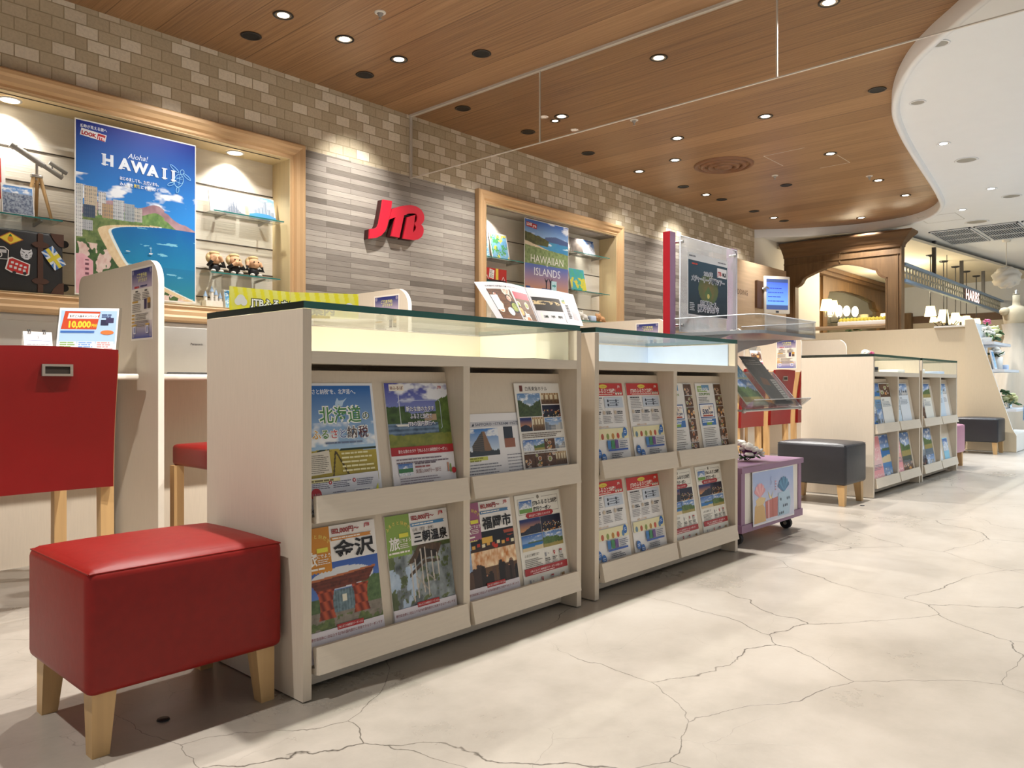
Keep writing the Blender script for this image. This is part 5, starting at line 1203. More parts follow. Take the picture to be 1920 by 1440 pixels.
p = PR(0); p.STEP = 0.1; p.body(210, 250, 1, 'ece8e8'); p.G(6, 160, 204, 244, pic('food', 12), 18); p.R(8, 226, 150, 246, 'eceaf0'); p.G(6, 90, 110, 150, pic('food', 14), 14); p.R(108, 20, 206, 150, 'd23a66'); p.R(122, 34, 194, 118, 'f0ecea'); p.C(158, 76, 16, 'd9b8b8'); p.R(10, 20, 104, 84, 'efeaea'); p.L(14, 60, 100, 3, 12, 6, '6a4a50', 15)
flyer_stand(6.93, 3.16, 0.738, p, 'clear acrylic leaflet holder behind the far red chairs', 0.0, 'white and pink leaflet in the holder behind the far red chairs', 0.235, 0.31)
t = thing('desk_calendar', 'small white folding calendar on the left desk', 'calendar', (0.905, 3.13, 0.738))
p = PR(0); p.STEP = 0.1; p.body(90, 150, 0.5, 'e6e3df'); p.R(6, 116, 84, 118, '7a86a8'); p.T('3', 45, 124, 14, '5a5a66', 'c'); p.L(8, 104, 82, 7, 14, 3, '9a9aa2', 6)
p.xf(Matrix.Translation((-0.045, -0.03, 0.0015)) @ Matrix.Rotation(PI / 2 - 0.22, 4, 'X') @ Matrix.Scale(0.001, 4)); p.obj('front_page', 'print', t, wb=False, ink=True)
m = MB(); m.prism([(-0.028, 0.001), (0.004, 0.148), (0.006, 0.148), (0.05, 0.001), (0.047, 0.001), (0.005, 0.144), (-0.025, 0.001)], 'x', -0.046, 0.046); m.obj('stand_card', 'paper', t, wb=False)
m = MB()
for x in (-0.03, -0.024, 0.018, 0.024): m.tube([(x, 0.004 + 0.008 * math.cos(a), 0.147 + 0.008 * math.sin(a)) for a in np.linspace(0, 2 * PI, 9)], 0.0012, 5)
m.obj('binding_ring', 'dkmetal', t, wb=False)
t = thing('laptop', 'silver laptop open on the desk between the first two partitions, back of lid facing out', 'laptop', (1.56, 3.30, 0.738))
m = MB(); m.rbox(-0.155, 0.155, 0.0, 0.215, 0.001, 0.014, 0.004, 2); m.obj('base', 'laptop', t, wb=False)
m = MB(); m.rbox(-0.155, 0.155, -0.005, 0.003, 0.006, 0.205, 0.004, 2); m.xf(Matrix.Rotation(-0.1 * 0, 4, 'X') @ Matrix.Rotation(0.14, 4, 'X')); lid = m.obj('lid', 'laptop', t, wb=False)
m = MB(); m.cyl((-0.12, -0.001, 0.008), (0.12, -0.001, 0.008), 0.006, n=10); m.obj('hinge', 'dkmetal', t, wb=False)
p = PR(0); p.T('Panasonic', 0, 0, 0.014, '26262a', 'c', bold=0.01); p.xf(Matrix.Rotation(0.14, 4, 'X') @ Matrix.Translation((0.0, -0.0056, 0.13)) @ Matrix.Rotation(PI / 2, 4, 'X')); p.obj('lid_lettering', 'print', lid, wb=False, ink=True)

# yellow folded banner on the nearest counter
GT = CT + 0.0168
def stripes(u, v): return over(lp('d8d23a', 'e6e07a', v), ((u * 7 + v * 0.6) % 1 < 0.45), 'e4d92e')
t = thing('table_banner', 'yellow folded banner with black JTB lettering standing on the nearest glass counter top', 'banner', (1.17, 1.90, GT))
def wing(L, fn):
    p = PR(0); p.STEP = 0.08; p.box(0, L, 0, 72, -0.8, 0, 0, 'dcd648'); fn(p); return p
def w1(p):
    p.G(0, 0, 178, 72, stripes, 44, 16); p.C(32, 40, 13, 'dcdbd8'); p.C(24, 34, 10, 'dcdbd8'); p.C(40, 34, 10, 'dcdbd8'); p.T('JTBふるさと納税', 62, 26, 25, '1c1c1c', bold=0.11); p.z += 0.3; p.T('JTBふるさと納税', 62, 26, 25, 'f4f4f0', bold=0.03)
p = wing(178, w1); p.xf(Matrix.Translation((-0.178, 0, 0.0008)) @ Matrix.Rotation(PI / 2, 4, 'X') @ Matrix.Scale(0.001, 4)); p.obj('left_wing', 'print', t, wb=False, ink=True)
p = wing(186, lambda p: (p.G(0, 0, 186, 72, stripes, 44, 16), p.C(160, 34, 12, 'd6dbe4'), p.T('ご案内', 20, 12, 30, '2a2a2a', bold=0.04, fit=100))); p.xf(Matrix.Rotation(-0.56, 4, 'Z') @ Matrix.Translation((0.001, 0, 0.0008)) @ Matrix.Rotation(PI / 2, 4, 'X') @ Matrix.Scale(0.001, 4)); p.obj('right_wing', 'print', t, wb=False, ink=True)
# open magazine
t = thing('open_magazine', 'open magazine with food and train photos standing on the nearest glass counter top', 'magazine', (1.82, 1.56, GT))
def page(P00, P10, P01, P11, fn, name, sag):
    p = PR(0); p.STEP = 0.08; p.add([(i * 10.5, j * 14.85, 0) for j in range(21) for i in range(21)], [(j * 21 + i, j * 21 + i + 1, j * 21 + i + 22, j * 21 + i + 21) for j in range(20) for i in range(20)], col='bebabb'); fn(p)
    out = []
    for x, y, z in p.v:
        u, w = x / 210, y / 297
        q = (Vector(P00) * (1 - u) + Vector(P10) * u) * (1 - w) + (Vector(P01) * (1 - u) + Vector(P11) * u) * w
        out.append((q.x, q.y - sag * math.sin(PI * u) * 0.5 - z * 0.001, q.z + sag * 0.4 * math.sin(PI * u) * w))
    p.v = out; p.obj(name, 'print', t, ink=True)
def lp1(p):
    p.T('日本国内宿泊施設の食事', 30, 262, 11, '2a2426', bold=0.02, fit=86); p.L(120, 270, 180, 1, 5, 5, '8a7c7e', 3); p.R(28, 20, 124, 246, '2a2420'); p.G(30, 22, 122, 244, lambda u, v: over(pic('food', 22)(u, v), ((u < 0.3) & (v > 0.3) & (v < 0.8)) | (np.hypot(u - 0.6, v - 0.25) < 0.14), 'c6d2d0'), 30); p.G(132, 20, 206, 236, lambda u, v: over(pic('food', 31)(u, v), v > 0.75, 'a8344a'), 24); p.R(150, 44, 172, 70, 'ece6d8'); p.T('地鶏', 153, 50, 13, '3a2a2a', fit=16)
def lp2(p):
    p.R(8, 16, 132, 226, '26221f'); p.G(10, 110, 130, 222, lambda u, v: over(lp('2c2620', '1a1816', v), (fb(u * 8, v * 8, 33) > 0.55) & (v < 0.75) & (v > 0.45), 'b09a70'), 24); p.R(24, 40, 128, 92, 'ccd4b4')
    for i, ch in enumerate('湯平駅'): p.T(ch, 32 + i * 32, 54, 22, '2c3428', bold=0.02)
    p.G(138, 190, 154, 244, pic('hill', 5), 6); p.L(150, 180, 168, 9, 14, 8, '2a2628', 9); p.L(172, 248, 204, 24, 8.5, 2.5, 'a09498', 10)
page((1.625, 1.535, GT + 0.001), (1.80, 1.53, GT + 0.001), (1.605, 1.615, GT + 0.118), (1.812, 1.60, GT + 0.120), lp1, 'left_page', 0.016)
page((1.802, 1.53, GT + 0.001), (1.955, 1.478, GT + 0.001), (1.814, 1.60, GT + 0.120), (2.02, 1.57, GT + 0.112), lp2, 'right_page', 0.008)
m = MB(); m.prism([(1.53, GT + 0.0008), (1.64, GT + 0.0008), (1.622, GT + 0.11), (1.617, GT + 0.11)], 'x', 1.70, 1.90); m.obj('easel', 'acryl', t)
# papers and small things inside and on the counters
m = MB(); m.add([(1.66, 1.50, 0.7732), (1.80, 1.49, 0.7732), (1.86, 1.62, 0.7732), (1.70, 1.66, 0.7732), (1.745, 1.50, 0.7755), (1.79, 1.63, 0.7757)], [(0, 4, 5, 3), (4, 1, 2, 5)]); m.obj('loose_paper', 'paper', label='curled white paper lying in the glass case of the nearest counter', category='paper')
X['tan2'] = M('kraft_card', 'b79a7a', 0.8)
m = MB(); m.rbox(2.045, 2.11, 1.53, 1.66, 0.7728, 0.803, 0.003, 1); m.obj('small_box', 'tan2', label='small brown box in the glass case of the second counter', category='box')
for i, (x0, x1, y0, z, lb) in enumerate(((2.16, 2.42, 1.52, 0.7728, 'white leaflet lying at left in the blue-tinted glass case'), (2.40, 2.55, 1.60, 0.7742, 'white leaflet lying in the middle of the blue-tinted glass case'))):
    m = MB(); m.box(x0, x1, y0, y0 + 0.2, z, z + 0.0012); m.obj('case_leaflet', 'paper', label=lb, category='leaflet')
for i, (cx, pr) in enumerate(((5.0, 'third'), (6.05, 'farthest'))):
    m = MB(); m.lathe([(0.045, 0), (0.05, 0.004), (0.05, 0.03), (0.047, 0.032), (0, 0.032)], (cx + 0.16, 1.63, 0.7728), 24); m.obj('round_tin', 'dkmetal' if i == 0 else 'paper', label='round tin in the glass case of the %s counter' % pr, category='tin')
    m = MB(); m.box(cx + 0.35, cx + 0.60, 1.6, 1.78, 0.7728, 0.7745); m.obj('case_leaflet', 'paper', label='flat white leaflet in the glass case of the %s counter' % pr, category='leaflet')
    m = MB(); m.rbox(cx + 0.64, cx + 0.80, 1.6, 1.72, 0.7728, 0.795, 0.003, 1); m.obj('small_box', 'paleblue' if i else 'paper', label='small pale box in the glass case of the %s counter' % pr, category='box')

def bloom(m, c, r, mi, seed, n=14):
    rs = random.Random(seed)
    for i in range(n):
        d = Vector((rs.uniform(-1, 1), rs.uniform(-1, 1), rs.uniform(-0.3, 1))).normalized()
        q = Vector(c) + d * r * 0.62; m.ell(q, (r * 0.5, r * 0.32, r * 0.16), 8, mi, d.to_track_quat('Y', 'Z').to_euler())
def flowers(label, loc, spec, name='flower_arrangement', vase=None, cat='flowers'):
    t = thing(name, label, cat, loc)
    for i, (dx, dy, dz, r, mat) in enumerate(spec):
        m = MB(); bloom(m, (dx, dy, dz), r, 0, i + int(loc[0] * 10)); m.obj('bloom', mat, t, wb=False)
    m = MB(); rs = random.Random(int(loc[0] * 100))
    for i in range(9):
        s = rs.choice(spec); a = rs.uniform(0, 2 * PI); m.ell((s[0] + 0.9 * s[3] * math.cos(a), s[1] + 0.9 * s[3] * math.sin(a), s[2] - s[3] * 0.4), (s[3] * 0.7, s[3] * 0.26, 0.003), 8, 0, (rs.uniform(-0.8, 0.8), rs.uniform(-0.8, 0.8), a))
    for dx, dy, dz, r, mat in spec: m.tube([(dx * 0.3, dy * 0.3, 0.002), (dx * 0.7, dy * 0.7, dz * 0.5), (dx, dy, dz)], 0.002, 5)
    m.obj('foliage', 'leaf', t, wb=False)
    if vase:
        m = MB(); vase(m); m.obj('vase', 'white', t, wb=False)
    return t
flowers('purple and white orchid lying on the mauve cart top', (3.385, 1.63, 0.342), [(-0.02, -0.03, 0.045, 0.045, 'petalw'), (0.035, -0.05, 0.03, 0.04, 'petalw'), (0.0, 0.02, 0.06, 0.045, 'petalw'), (-0.01, -0.04, 0.03, 0.035, 'petalv'), (0.03, 0.0, 0.05, 0.035, 'petalv')], 'orchid_spray')
m = bpy.data.objects
flowers('white artificial flowers on the glass top of the third counter', (5.83, 1.86, GT), [(-0.06, 0, 0.025, 0.03, 'petalw'), (0.0, 0.01, 0.035, 0.035, 'petalw'), (0.07, 0.0, 0.025, 0.03, 'petalw'), (0.03, -0.02, 0.03, 0.025, 'petalp')])

# printed sheets on the stand
p = PR(0); p.STEP = 0.1; p.body(440, 236, 0.5, 'e4e4ea'); p.G(4, 6, 436, 232, lambda u, v: lp('e2dfe8', '9fb2dc', 0.3 + v * 0.8 + 0.4 * (fb(u * 3, v * 3, 5) - 0.5)), 24)
def shellp(x, y, s, c, c2):
    for k in range(-3, 4):
        a = PI / 2 + k * 0.34; p.P([(x - s * 0.1, y), (x + s * 0.1, y), (x + s * math.cos(a - 0.15), y + s * math.sin(a - 0.15)), (x + s * 1.08 * math.cos(a), y + s * 1.08 * math.sin(a)), (x + s * math.cos(a + 0.15), y + s * math.sin(a + 0.15))], c if k % 2 else c2)
p.P([(10, 10), (130, 10), (120, 70), (90, 100), (60, 104), (20, 84)], 'cfa86a'); p.P([(40, 84), (110, 88), (130, 112), (70, 124), (30, 110)], 'd9bd86'); shellp(72, 120, 60, 'd9939c', 'e2aab0')
p.P([(130, 20), (250, 20), (256, 106), (124, 96)], 'b8625c'); p.R(150, 20, 166, 100, 'd8a0a4'); p.R(196, 20, 206, 104, 'a84c40'); p.P([(170, 104), (150, 140), (186, 110), (210, 138), (192, 104)], 'e2cf94')
p.P([(256, 14), (380, 14), (400, 80), (384, 128), (262, 120)], 'a9c6dc'); shellp(322, 122, 66, '2f6f9c', '4a8cb4')
for i in range(9): p.C(272 + (i * 43) % 110, 26 + (i * 31) % 92, 5, '24405c', ry=7)
p.ring([(186, 204), (180, 190), (188, 178), (182, 166)], 2.5, '4a5a96'); p.L(226, 180, 240, 4, 12, 6, 'c88a9c', 6)
sheet(p, 'gift_poster', (3.175, 1.483, 0.078), (PI / 2 - 0.02, 0, 0), 'curling sheet with pastel shell and gift drawings taped to the mauve cart', 'poster')
p = PR(0); p.STEP = 0.1; p.body(396, 292, 0.4, 'd9dadc'); p.G(8, 6, 390, 258, lambda u, v: over(lp('16242c', '28485c', v) + 0.0, np.hypot((u - 0.5) * 1.1, (v - 0.5)) < 0.28, lp('8a6a38', '46663c', 2.2 * np.hypot(u - 0.5, v - 0.5) + 0.5 * fb(u * 9, v * 9, 3))), 40)
p.P([(160, 110), (195, 60), (235, 110), (198, 150)], '56703f'); p.C(198, 100, 12, 'c8bc6a'); p.R(286, 200, 384, 246, 'e8e6e6'); p.T('JTB', 292, 210, 26, 'b8242c', bold=0.05, fit=38); p.T('MLB', 338, 210, 24, '22242c', bold=0.05, fit=40)
p.L(40, 246, 120, 1, 6, 7, 'c8402c', 3)
for t_, y, w, h in (('2024年', 196, 90, 26), ('メジャーリーグ観戦ツアー', 164, 330, 30), ('東京発着コース', 58, 160, 22), ('販売予約受付中', 26, 210, 34)):
    p.T(t_, 198, y, h, 'e8ecf0', 'c', bold=0.07, fit=w); p.T(t_, 198, y, h, '2c3c5c', 'c', bold=0.0, fit=w)
p.L(12, 280, 80, 1, 6, 7, '7a7a80', 5); p.L(290, 276, 380, 1, 6, 6, '7a7a80', 6); p.L(18, 60, 70, 5, 8, 4, 'c8ccd0', 7)
sheet(p, 'tour_poster', (3.170, 1.7992, 1.016), (PI / 2, 0, 0), 'dark stadium tour poster in the acrylic holder between the red posts', 'poster')
for i, (x, y, a, lb) in enumerate(((3.25, 1.56, 0.2, 'red leaflet lying at left in the grey upper tray of the stand'), (3.52, 1.62, -0.3, 'red leaflet lying at right in the grey upper tray of the stand'))):
    p = PR(0); p.STEP = 0.1; p.body(150, 100, 1.5, '8c2a2c'); p.R(10, 10, 90, 60, 'c8785a'); p.L(14, 90, 130, 2, 12, 6, 'e6d2c8', i); sheet(p, 'leaflet', (x, y, 0.9268), (0, 0, a), lb, 'leaflet')
def dk(p):
    p.G(6, 6, 204, 291, lambda u, v: lp('2a2826', '5a5650', fb(u * 3, v * 3, 8)), 12); p.P([(40, 120), (110, 110), (120, 150), (60, 165)], '8a5a34'); p.R(150, 20, 200, 150, 'c9c6c0'); p.L(154, 140, 196, 8, 14, 5, '6a6660', 3); p.L(20, 270, 190, 3, 12, 6, 'a8a49c', 4)
for i, (x, lb, c) in enumerate(((3.12, 'pale leaflet at left in the acrylic lower tray of the stand', 'c9d2bc'), (3.40, 'dark photo brochure leaning in the acrylic lower tray of the stand', '8a8a86'))):
    p = PR(0); p.STEP = 0.1; p.body(210, 260, 3, c); dk(p) if i else (p.G(6, 20, 204, 150, pic('hill', 7), 14), p.G(6, 160, 204, 250, pic('blue', 3), 10)); p.xf(Matrix.Scale(0.001, 4))
    p.obj('brochure', 'print', loc=(x, 1.4805, 0.604), rot=(math.atan2(0.162, 0.133), 0, 0), ink=True, label=lb, category='brochure')

# ------------------------------------------------------------------ goods in the left alcove
t = thing('suitcase', 'black trunk suitcase with travel stickers and brown straps, lying in the left alcove', 'suitcase', (1.28, 5.08, 1.2145))
m = MB(); m.rbox(0.965, 1.586, 5.022, 5.16, 1.2145, 1.575, 0.016, 3); bd = m.obj('shell', 'rubber', t)
for x in (1.465, 1.06):
    m = MB(); m.box(x - 0.014, x + 0.014, 5.018, 5.0219, 1.225, 1.565); sp = m.obj('strap', 'brownleather', t)
    for z in (1.29, 1.50):
        m = MB(); m.prism([(x + 0.045 * math.cos(a) * (1 - 0.2 * abs(math.sin(a))), z + (0.021 - 0.007 * math.exp(-(math.cos(a) / 0.4) ** 2)) * math.sin(a)) for a in np.linspace(0, 2 * PI, 28, endpoint=False)], 'y', 5.0166, 5.0179); m.obj('strap_patch', 'brownleather', sp)
m = MB()
for z in (1.2150, 1.5745):
    s = 1 if z < 1.4 else -1
    m.prism([(1.587, z), (1.587, z + s * 0.075), (1.562, z + s * 0.07), (1.535, z + s * 0.04), (1.515, z)], 'y', 5.019, 5.0215)
m.obj('corner_guard', 'brownleather', t)
for z in (1.265, 1.525):
    m = MB(); m.cyl((1.603, 5.05, z), (1.603, 5.075, z), 0.021, n=18); m.box(1.586, 1.606, 5.055, 5.07, z - 0.012, z + 0.022); m.obj('wheel', 'rubber', t)
p = PR(0); p.STEP = 0.15
def stk(pts, c, o=5):
    cx = sum(q[0] for q in pts) / len(pts); cy = sum(q[1] for q in pts) / len(pts)
    p.P([(cx + (x - cx) * (1 + o / max(20, math.hypot(x - cx, y - cy))), cy + (y - cy) * (1 + o / max(20, math.hypot(x - cx, y - cy)))) for x, y in pts], 'e6e4e0'); p.P(pts, c)
p.P([(290, 302), (347, 340), (415, 302), (350, 266)], 'b4642c'); p.P([(298, 302), (347, 334), (406, 302), (350, 272)], 'ecd44a'); p.C(350, 300, 14, 'e08a2a', ry=17); p.P([(340, 314), (350, 330), (360, 314)], '3c7a34')
p.P([(402, 205), (398, 232), (404, 256), (412, 246), (446, 246), (454, 256), (460, 232), (454, 206), (438, 192), (420, 192)], 'd8dade')
for a, q in (((410, 236), (420, 230)), ((448, 236), (438, 230)), ((422, 206), (436, 206)), ((429, 222), (424, 212)), ((429, 222), (434, 212))): p.ring([a, q], 4, '2a2c34')
for y in (240, 222, 208): p.ring([(402, y), (412, y - 3)], 2.5, '3a3c44'); p.ring([(456, y), (446, y - 3)], 2.5, '3a3c44')
stk([(268, 182), (336, 186), (338, 232), (318, 248), (268, 246)], '2a2a2c'); p.R(272, 218, 330, 236, 'c6c6c8'); p.C(292, 206, 18, 'e0e0e0'); p.C(292, 206, 13, '1e1e20'); p.C(292, 206, 6, '8a8c90')
stk([(330, 130), (344, 186), (360, 192), (440, 164), (436, 112), (424, 104), (360, 116)], 'c22a26', 8)
for i in range(4): p.R(352 + i * 21, 162 - i * 7, 366 + i * 21, 174 - i * 7, 'd8dcdc'); p.R(344 + i * 22, 138 - i * 6, 358 + i * 22, 152 - i * 6, 'd8dcdc')
for x in (368, 420): p.C(x, 112, 9, '2a2a2a')
def rot(q, c, a): return [(c[0] + (x * math.cos(a) - y * math.sin(a)), c[1] + (x * math.sin(a) + y * math.cos(a))) for x, y in q]
fc, fa = (568, 216), 0.62
p.P(rot([(-36, -62), (36, -62), (36, 62), (-36, 62)], fc, fa), 'dfe6ec')
for sx in (-1, 1):
    for sy in (-1, 1): p.P(rot([(sx * 36, sy * 26), (sx * 36, sy * 50), (sx * 16, sy * 22)], fc, fa), '3f74b8'); p.P(rot([(sx * 30, sy * 62), (sx * 12, sy * 62), (sx * 12, sy * 34)], fc, fa), '3f74b8')
p.P(rot([(-9, -62), (9, -62), (9, 62), (-9, 62)], fc, fa), 'dccc3e'); p.P(rot([(-36, -11), (36, -11), (36, 11), (-36, 11)], fc, fa), 'dccc3e')
p.C(252, 110, 26, 'e0d4da'); p.C(252, 110, 19, 'b8788c')
p.xf(Matrix.Translation((0.965, 5.0212, 1.2145)) @ Matrix.Rotation(PI / 2, 4, 'X') @ Matrix.Scale(0.001, 4)); p.obj('sticker', 'print', bd, ink=True)
t = thing('telescope', 'grey telescope on a small wooden tripod on the left glass shelf', 'telescope', (1.485, 5.08, 1.6556))
m = MB(); a, q = Vector((1.341, 5.115, 2.075)), Vector((1.610, 5.115, 1.93)); m.cyl(a, a.lerp(q, 0.08), 0.021, n=16); m.cyl(a, a.lerp(q, 0.62), 0.0175, n=16); m.cyl(a.lerp(q, 0.62), q, 0.013, n=16); m.obj('tube', 'silver', t)
m = MB(); f0 = Vector((1.540, 5.115, 2.01)); f1 = Vector((1.635, 5.115, 1.962)); m.cyl(f0, f1, 0.012, n=12); m.bar((1.555, 5.115, 1.965), (1.555, 5.115, 2.0), 0.006); m.bar((1.610, 5.115, 1.93), (1.610, 5.115, 1.97), 0.006); m.obj('finder_scope', 'silver', t)
m = MB(); m.cyl((1.473, 5.115, 1.89), (1.473, 5.115, 1.99), 0.008, n=12); m.rbox(1.443, 1.503, 5.10, 5.13, 1.905, 1.925, 0.004, 1); m.obj('mount', 'steel', t)
for x, y in ((1.547, 5.09), (1.41, 5.09), (1.485, 5.168)):
    m = MB(); m.cyl((1.473 + (x - 1.473) * 0.25, 5.115, 1.91), (x, y, 1.657), 0.011, 0.008, n=10); m.obj('leg', 'beech', t)
def book(loc, w, h, tk, fn, label, lean=0.2, rz=0.0, name='book', cat='book', edge='d8d4cc'):
    p = leaf(w, h, tk, 'e6e4e0', edge); fn(p); p.xf(Matrix.Translation((-w / 2000, 0, 0.0012 + tk * 0.001 * math.sin(lean))) @ Matrix.Rotation(PI / 2 - lean, 4, 'X') @ Matrix.Scale(0.001, 4) @ Matrix.Translation((0, 0, tk * 0)))
    return p.obj(name, 'print', loc=loc, rot=(0, 0, rz), ink=True, label=label, category=cat)
def ny(p): p.G(4, 4, 156, 168, lambda u, v: over(pic('city', 3)(u, v), v < 0.75, lp('3a4866', 'a9b4c0', fb(u * 24, v * 24, 5, 2) * 1.3 - 0.2)), 28); p.T('NEW YORK', 80, 146, 15, 'e6ecf2', 'c', fit=96)
book((1.36, 5.035, 1.6562), 160, 178, 14, ny, 'book reading NEW YORK with a skyline cover, before the telescope')
def rd(p): p.R(20, 90, 240, 330, 'b8382e'); p.R(20, 30, 240, 84, 'e8e2d8'); p.T('USA', 130, 200, 90, 'e8e2d8', 'c', bold=0.04, fit=150); p.T('travel', 40, 40, 40, 'b8382e', sh=0.2)
book((1.185, 5.09, 1.6562), 260, 370, 8, rd, 'tall red and white framed print at the far left of the left glass shelf', 0.12, name='framed_print', cat='picture')
def sg(p):
    p.G(2, 2, 258, 158, lambda u, v: over(lp('f0f0f0', 'f2f2f2', v), (v < 0.12 + 0.5 * np.exp(-((u - 0.66) / 0.16) ** 2) * (0.5 + 0.5 * np.abs(np.sin(u * 60)))) & (u > 0.36), lp('6c7888', 'b4b8c0', fb(u * 26, v * 26, 5))), 40)
    for i, (x, h) in enumerate(((140, 100), (158, 122), (176, 128), (196, 110))): p.P([(x - 7, 20), (x + 7, 20), (x + 2, h - 12), (x, h), (x - 2, h - 12)], '7c8696')
book((2.645, 5.08, 1.8755), 260, 160, 6, sg, 'white picture book with grey church spires on the upper right-hand shelf', 0.2)
def cy(p):
    p.G(2, 30, 208, 168, lambda u, v: sky(u, v, '8cc8e6', 'f0f4f6', 0.5, 9), 20)
    for x, h in ((50, 70), (76, 86), (104, 96), (130, 140), (158, 84), (184, 66)): p.R(x - 12, 30, x + 12, h, '9aa8ba'); p.R(x - 6, 30, x - 3, h, 'd8dee4')
    p.P([(0, 0), (210, 0), (210, 26), (150, 44), (60, 44), (0, 30)], '4f9fd8')
book((2.905, 5.075, 1.8755), 205, 172, 8, cy, 'picture book with a pale blue city skyline on the upper right-hand shelf', 0.22)
def monkey(x, kind, label):
    t = thing('plush_monkey', label, 'soft toy', (x, 5.08, 1.4553), group='three plush monkeys on the shelf')
    def E(name, mat, parts, par=t):
        m = MB()
        for c, r in parts: m.ell((x + c[0], 5.08 + c[1], 1.4553 + c[2]), r, 14)
        return m.obj(name, mat, par)
    E('body', 'rubber', [((0, 0, 0.038), (0.04, 0.034, 0.038))])
    hd = E('head', 'skin', [((0, -0.004, 0.098), (0.043, 0.038, 0.04)), ((0, -0.034, 0.088), (0.022, 0.014, 0.017))])
    E('hair', 'blond', [((0, 0.022, 0.108), (0.052, 0.034, 0.046)), ((0, 0.004, 0.138), (0.036, 0.03, 0.016)), ((-0.042, 0.008, 0.1), (0.014, 0.02, 0.024)), ((0.042, 0.008, 0.1), (0.014, 0.02, 0.024))], hd)
    if kind != 'see': E('eye', 'rubber', [((-0.017, -0.040, 0.106), 0.0048), ((0.017, -0.040, 0.106), 0.0048)], hd)
    hz = {'see': (0.018, -0.046, 0.106), 'speak': (0.012, -0.052, 0.082), 'hear': (0.047, -0.008, 0.10)}[kind]
    for s in (-1, 1):
        m = MB(); sh = Vector((x + s * 0.036, 5.075, 1.4553 + 0.055)); el = Vector((x + s * (0.058 if kind != 'hear' else 0.066), 5.055, 1.4553 + 0.048)); hn = Vector((x + s * hz[0], 5.08 + hz[1], 1.4553 + hz[2]))
        m.tube([sh, el, el.lerp(hn, 0.55)], 0.0125, 8); ar = m.obj('arm', 'rubber', t)
        m = MB(); m.tube([el.lerp(hn, 0.5), hn], [0.011, 0.013], 8); m.ell(hn, (0.014, 0.012, 0.015), 10); m.obj('hand', 'skin', ar)
    E('foot', 'whitep', [((-0.028, -0.036, 0.012), (0.016, 0.022, 0.012))]); E('foot', 'whitep', [((0.028, -0.036, 0.012), (0.016, 0.022, 0.012))])
monkey(2.545, 'see', 'plush monkey covering its eyes, left of the three on the shelf')
monkey(2.69, 'speak', 'plush monkey covering its mouth, middle of the three on the shelf')
monkey(2.835, 'hear', 'plush monkey covering its ears, right of the three on the shelf')
t = thing('castle_ornament', 'small white ornament building with blue roofs at the bottom of the left alcove', 'ornament', (2.52, 5.06, 1.2145))
m = MB(); m.box(2.46, 2.58, 5.03, 5.09, 1.2145, 1.262)
for x, h in ((2.47, 0.075), (2.515, 0.11), (2.545, 0.09), (2.575, 0.07)): m.cyl((x, 5.06, 1.2145), (x, 5.06, 1.2145 + h), 0.012, n=10)
m.obj('walls', 'whitep', t); m = MB()
for x, h in ((2.47, 0.075), (2.515, 0.11), (2.545, 0.09), (2.575, 0.07)): m.cyl((x, 5.06, 1.2145 + h), (x, 5.06, 1.2145 + h + 0.04), 0.015, 0.001, n=10)
m.obj('roof', 'blue', t)
book((2.655, 5.06, 1.2150), 100, 130, 18, lambda p: p.G(3, 3, 107, 127, pic('blue', 6), 12), 'pale blue book standing beside the small castle ornament', 0.14, 0.3)
def plush(loc, mat, label, s=1.0, ears='greyp', extra=None):
    t = thing('plush_animal', label, 'soft toy', loc); x, y, z = loc
    m = MB(); m.ell((x + 0.05 * s, y, z + 0.038 * s), (0.06 * s, 0.04 * s, 0.038 * s), 14); m.obj('body', mat, t)
    m = MB(); m.ell((x - 0.02 * s, y - 0.01, z + 0.06 * s), (0.042 * s, 0.036 * s, 0.036 * s), 14); m.ell((x - 0.048 * s, y - 0.02, z + 0.05 * s), (0.02 * s, 0.016 * s, 0.014 * s), 10); h = m.obj('head', mat, t)
    m = MB()
    for d in (-0.025, 0.025): m.ell((x - 0.005 * s, y + d * s, z + 0.085 * s), (0.014 * s, 0.008 * s, 0.022 * s), 8)
    m.obj('ear', ears, h)
    m = MB()
    for a in (0.01, 0.09):
        for d in (-0.024, 0.024): m.ell((x + a * s, y + d * s, z + 0.014 * s), (0.016 * s, 0.013 * s, 0.014 * s), 8)
    m.obj('foot', mat, t); return t
shelf(2.735, 3.03, 1.30, 'bottom glass shelf in the left alcove, mostly hidden behind the yellow banner')
plush((2.785, 5.09, 1.3005), 'whitep', 'small white plush animal at the bottom right of the left alcove', 0.58, 'whitep')
plush((2.885, 5.07, 1.3005), 'greyp', 'small grey plush animal beside the white one in the left alcove', 0.58)
plush((2.982, 5.08, 1.3005), 'brownp', 'small dark brown plush animal at the right corner of the left alcove', 0.5, 'brownp')
# ------------------------------------------------------------------ goods in the right alcove
book((5.20, 5.09, 1.8855), 150, 230, 12, lambda p: p.G(3, 3, 147, 227, pic('blue', 9), 16), 'blue patterned art book at the left end of the right alcove shelf', 0.18)
book((5.42, 5.08, 1.8855), 250, 262, 12, lambda p: (p.G(12, 12, 238, 250, pic('abstract', 11), 30)), 'white-bordered book with a bright abstract cover left of the island poster', 0.2)
def rs_(p): p.R(0, 0, 290, 130, 'b22a22'); p.R(150, 0, 186, 130, 'dcc04a'); p.P([(56, 40), (120, 28), (132, 110), (66, 124)], 'e6e2da'); p.L(64, 108, 118, 6, 12, 5, '4a4446', 4); p.R(0, 0, 290, 24, '3a2420'); p.ring([(10, 24), (30, 60), (50, 24)], 6, 'e6e0d8'); p.ring([(234, 24), (254, 60), (274, 24)], 6, 'e6e0d8')
shelf(5.09, 5.70, 1.655, 'lower glass shelf left of the island poster, under a red decorated case')
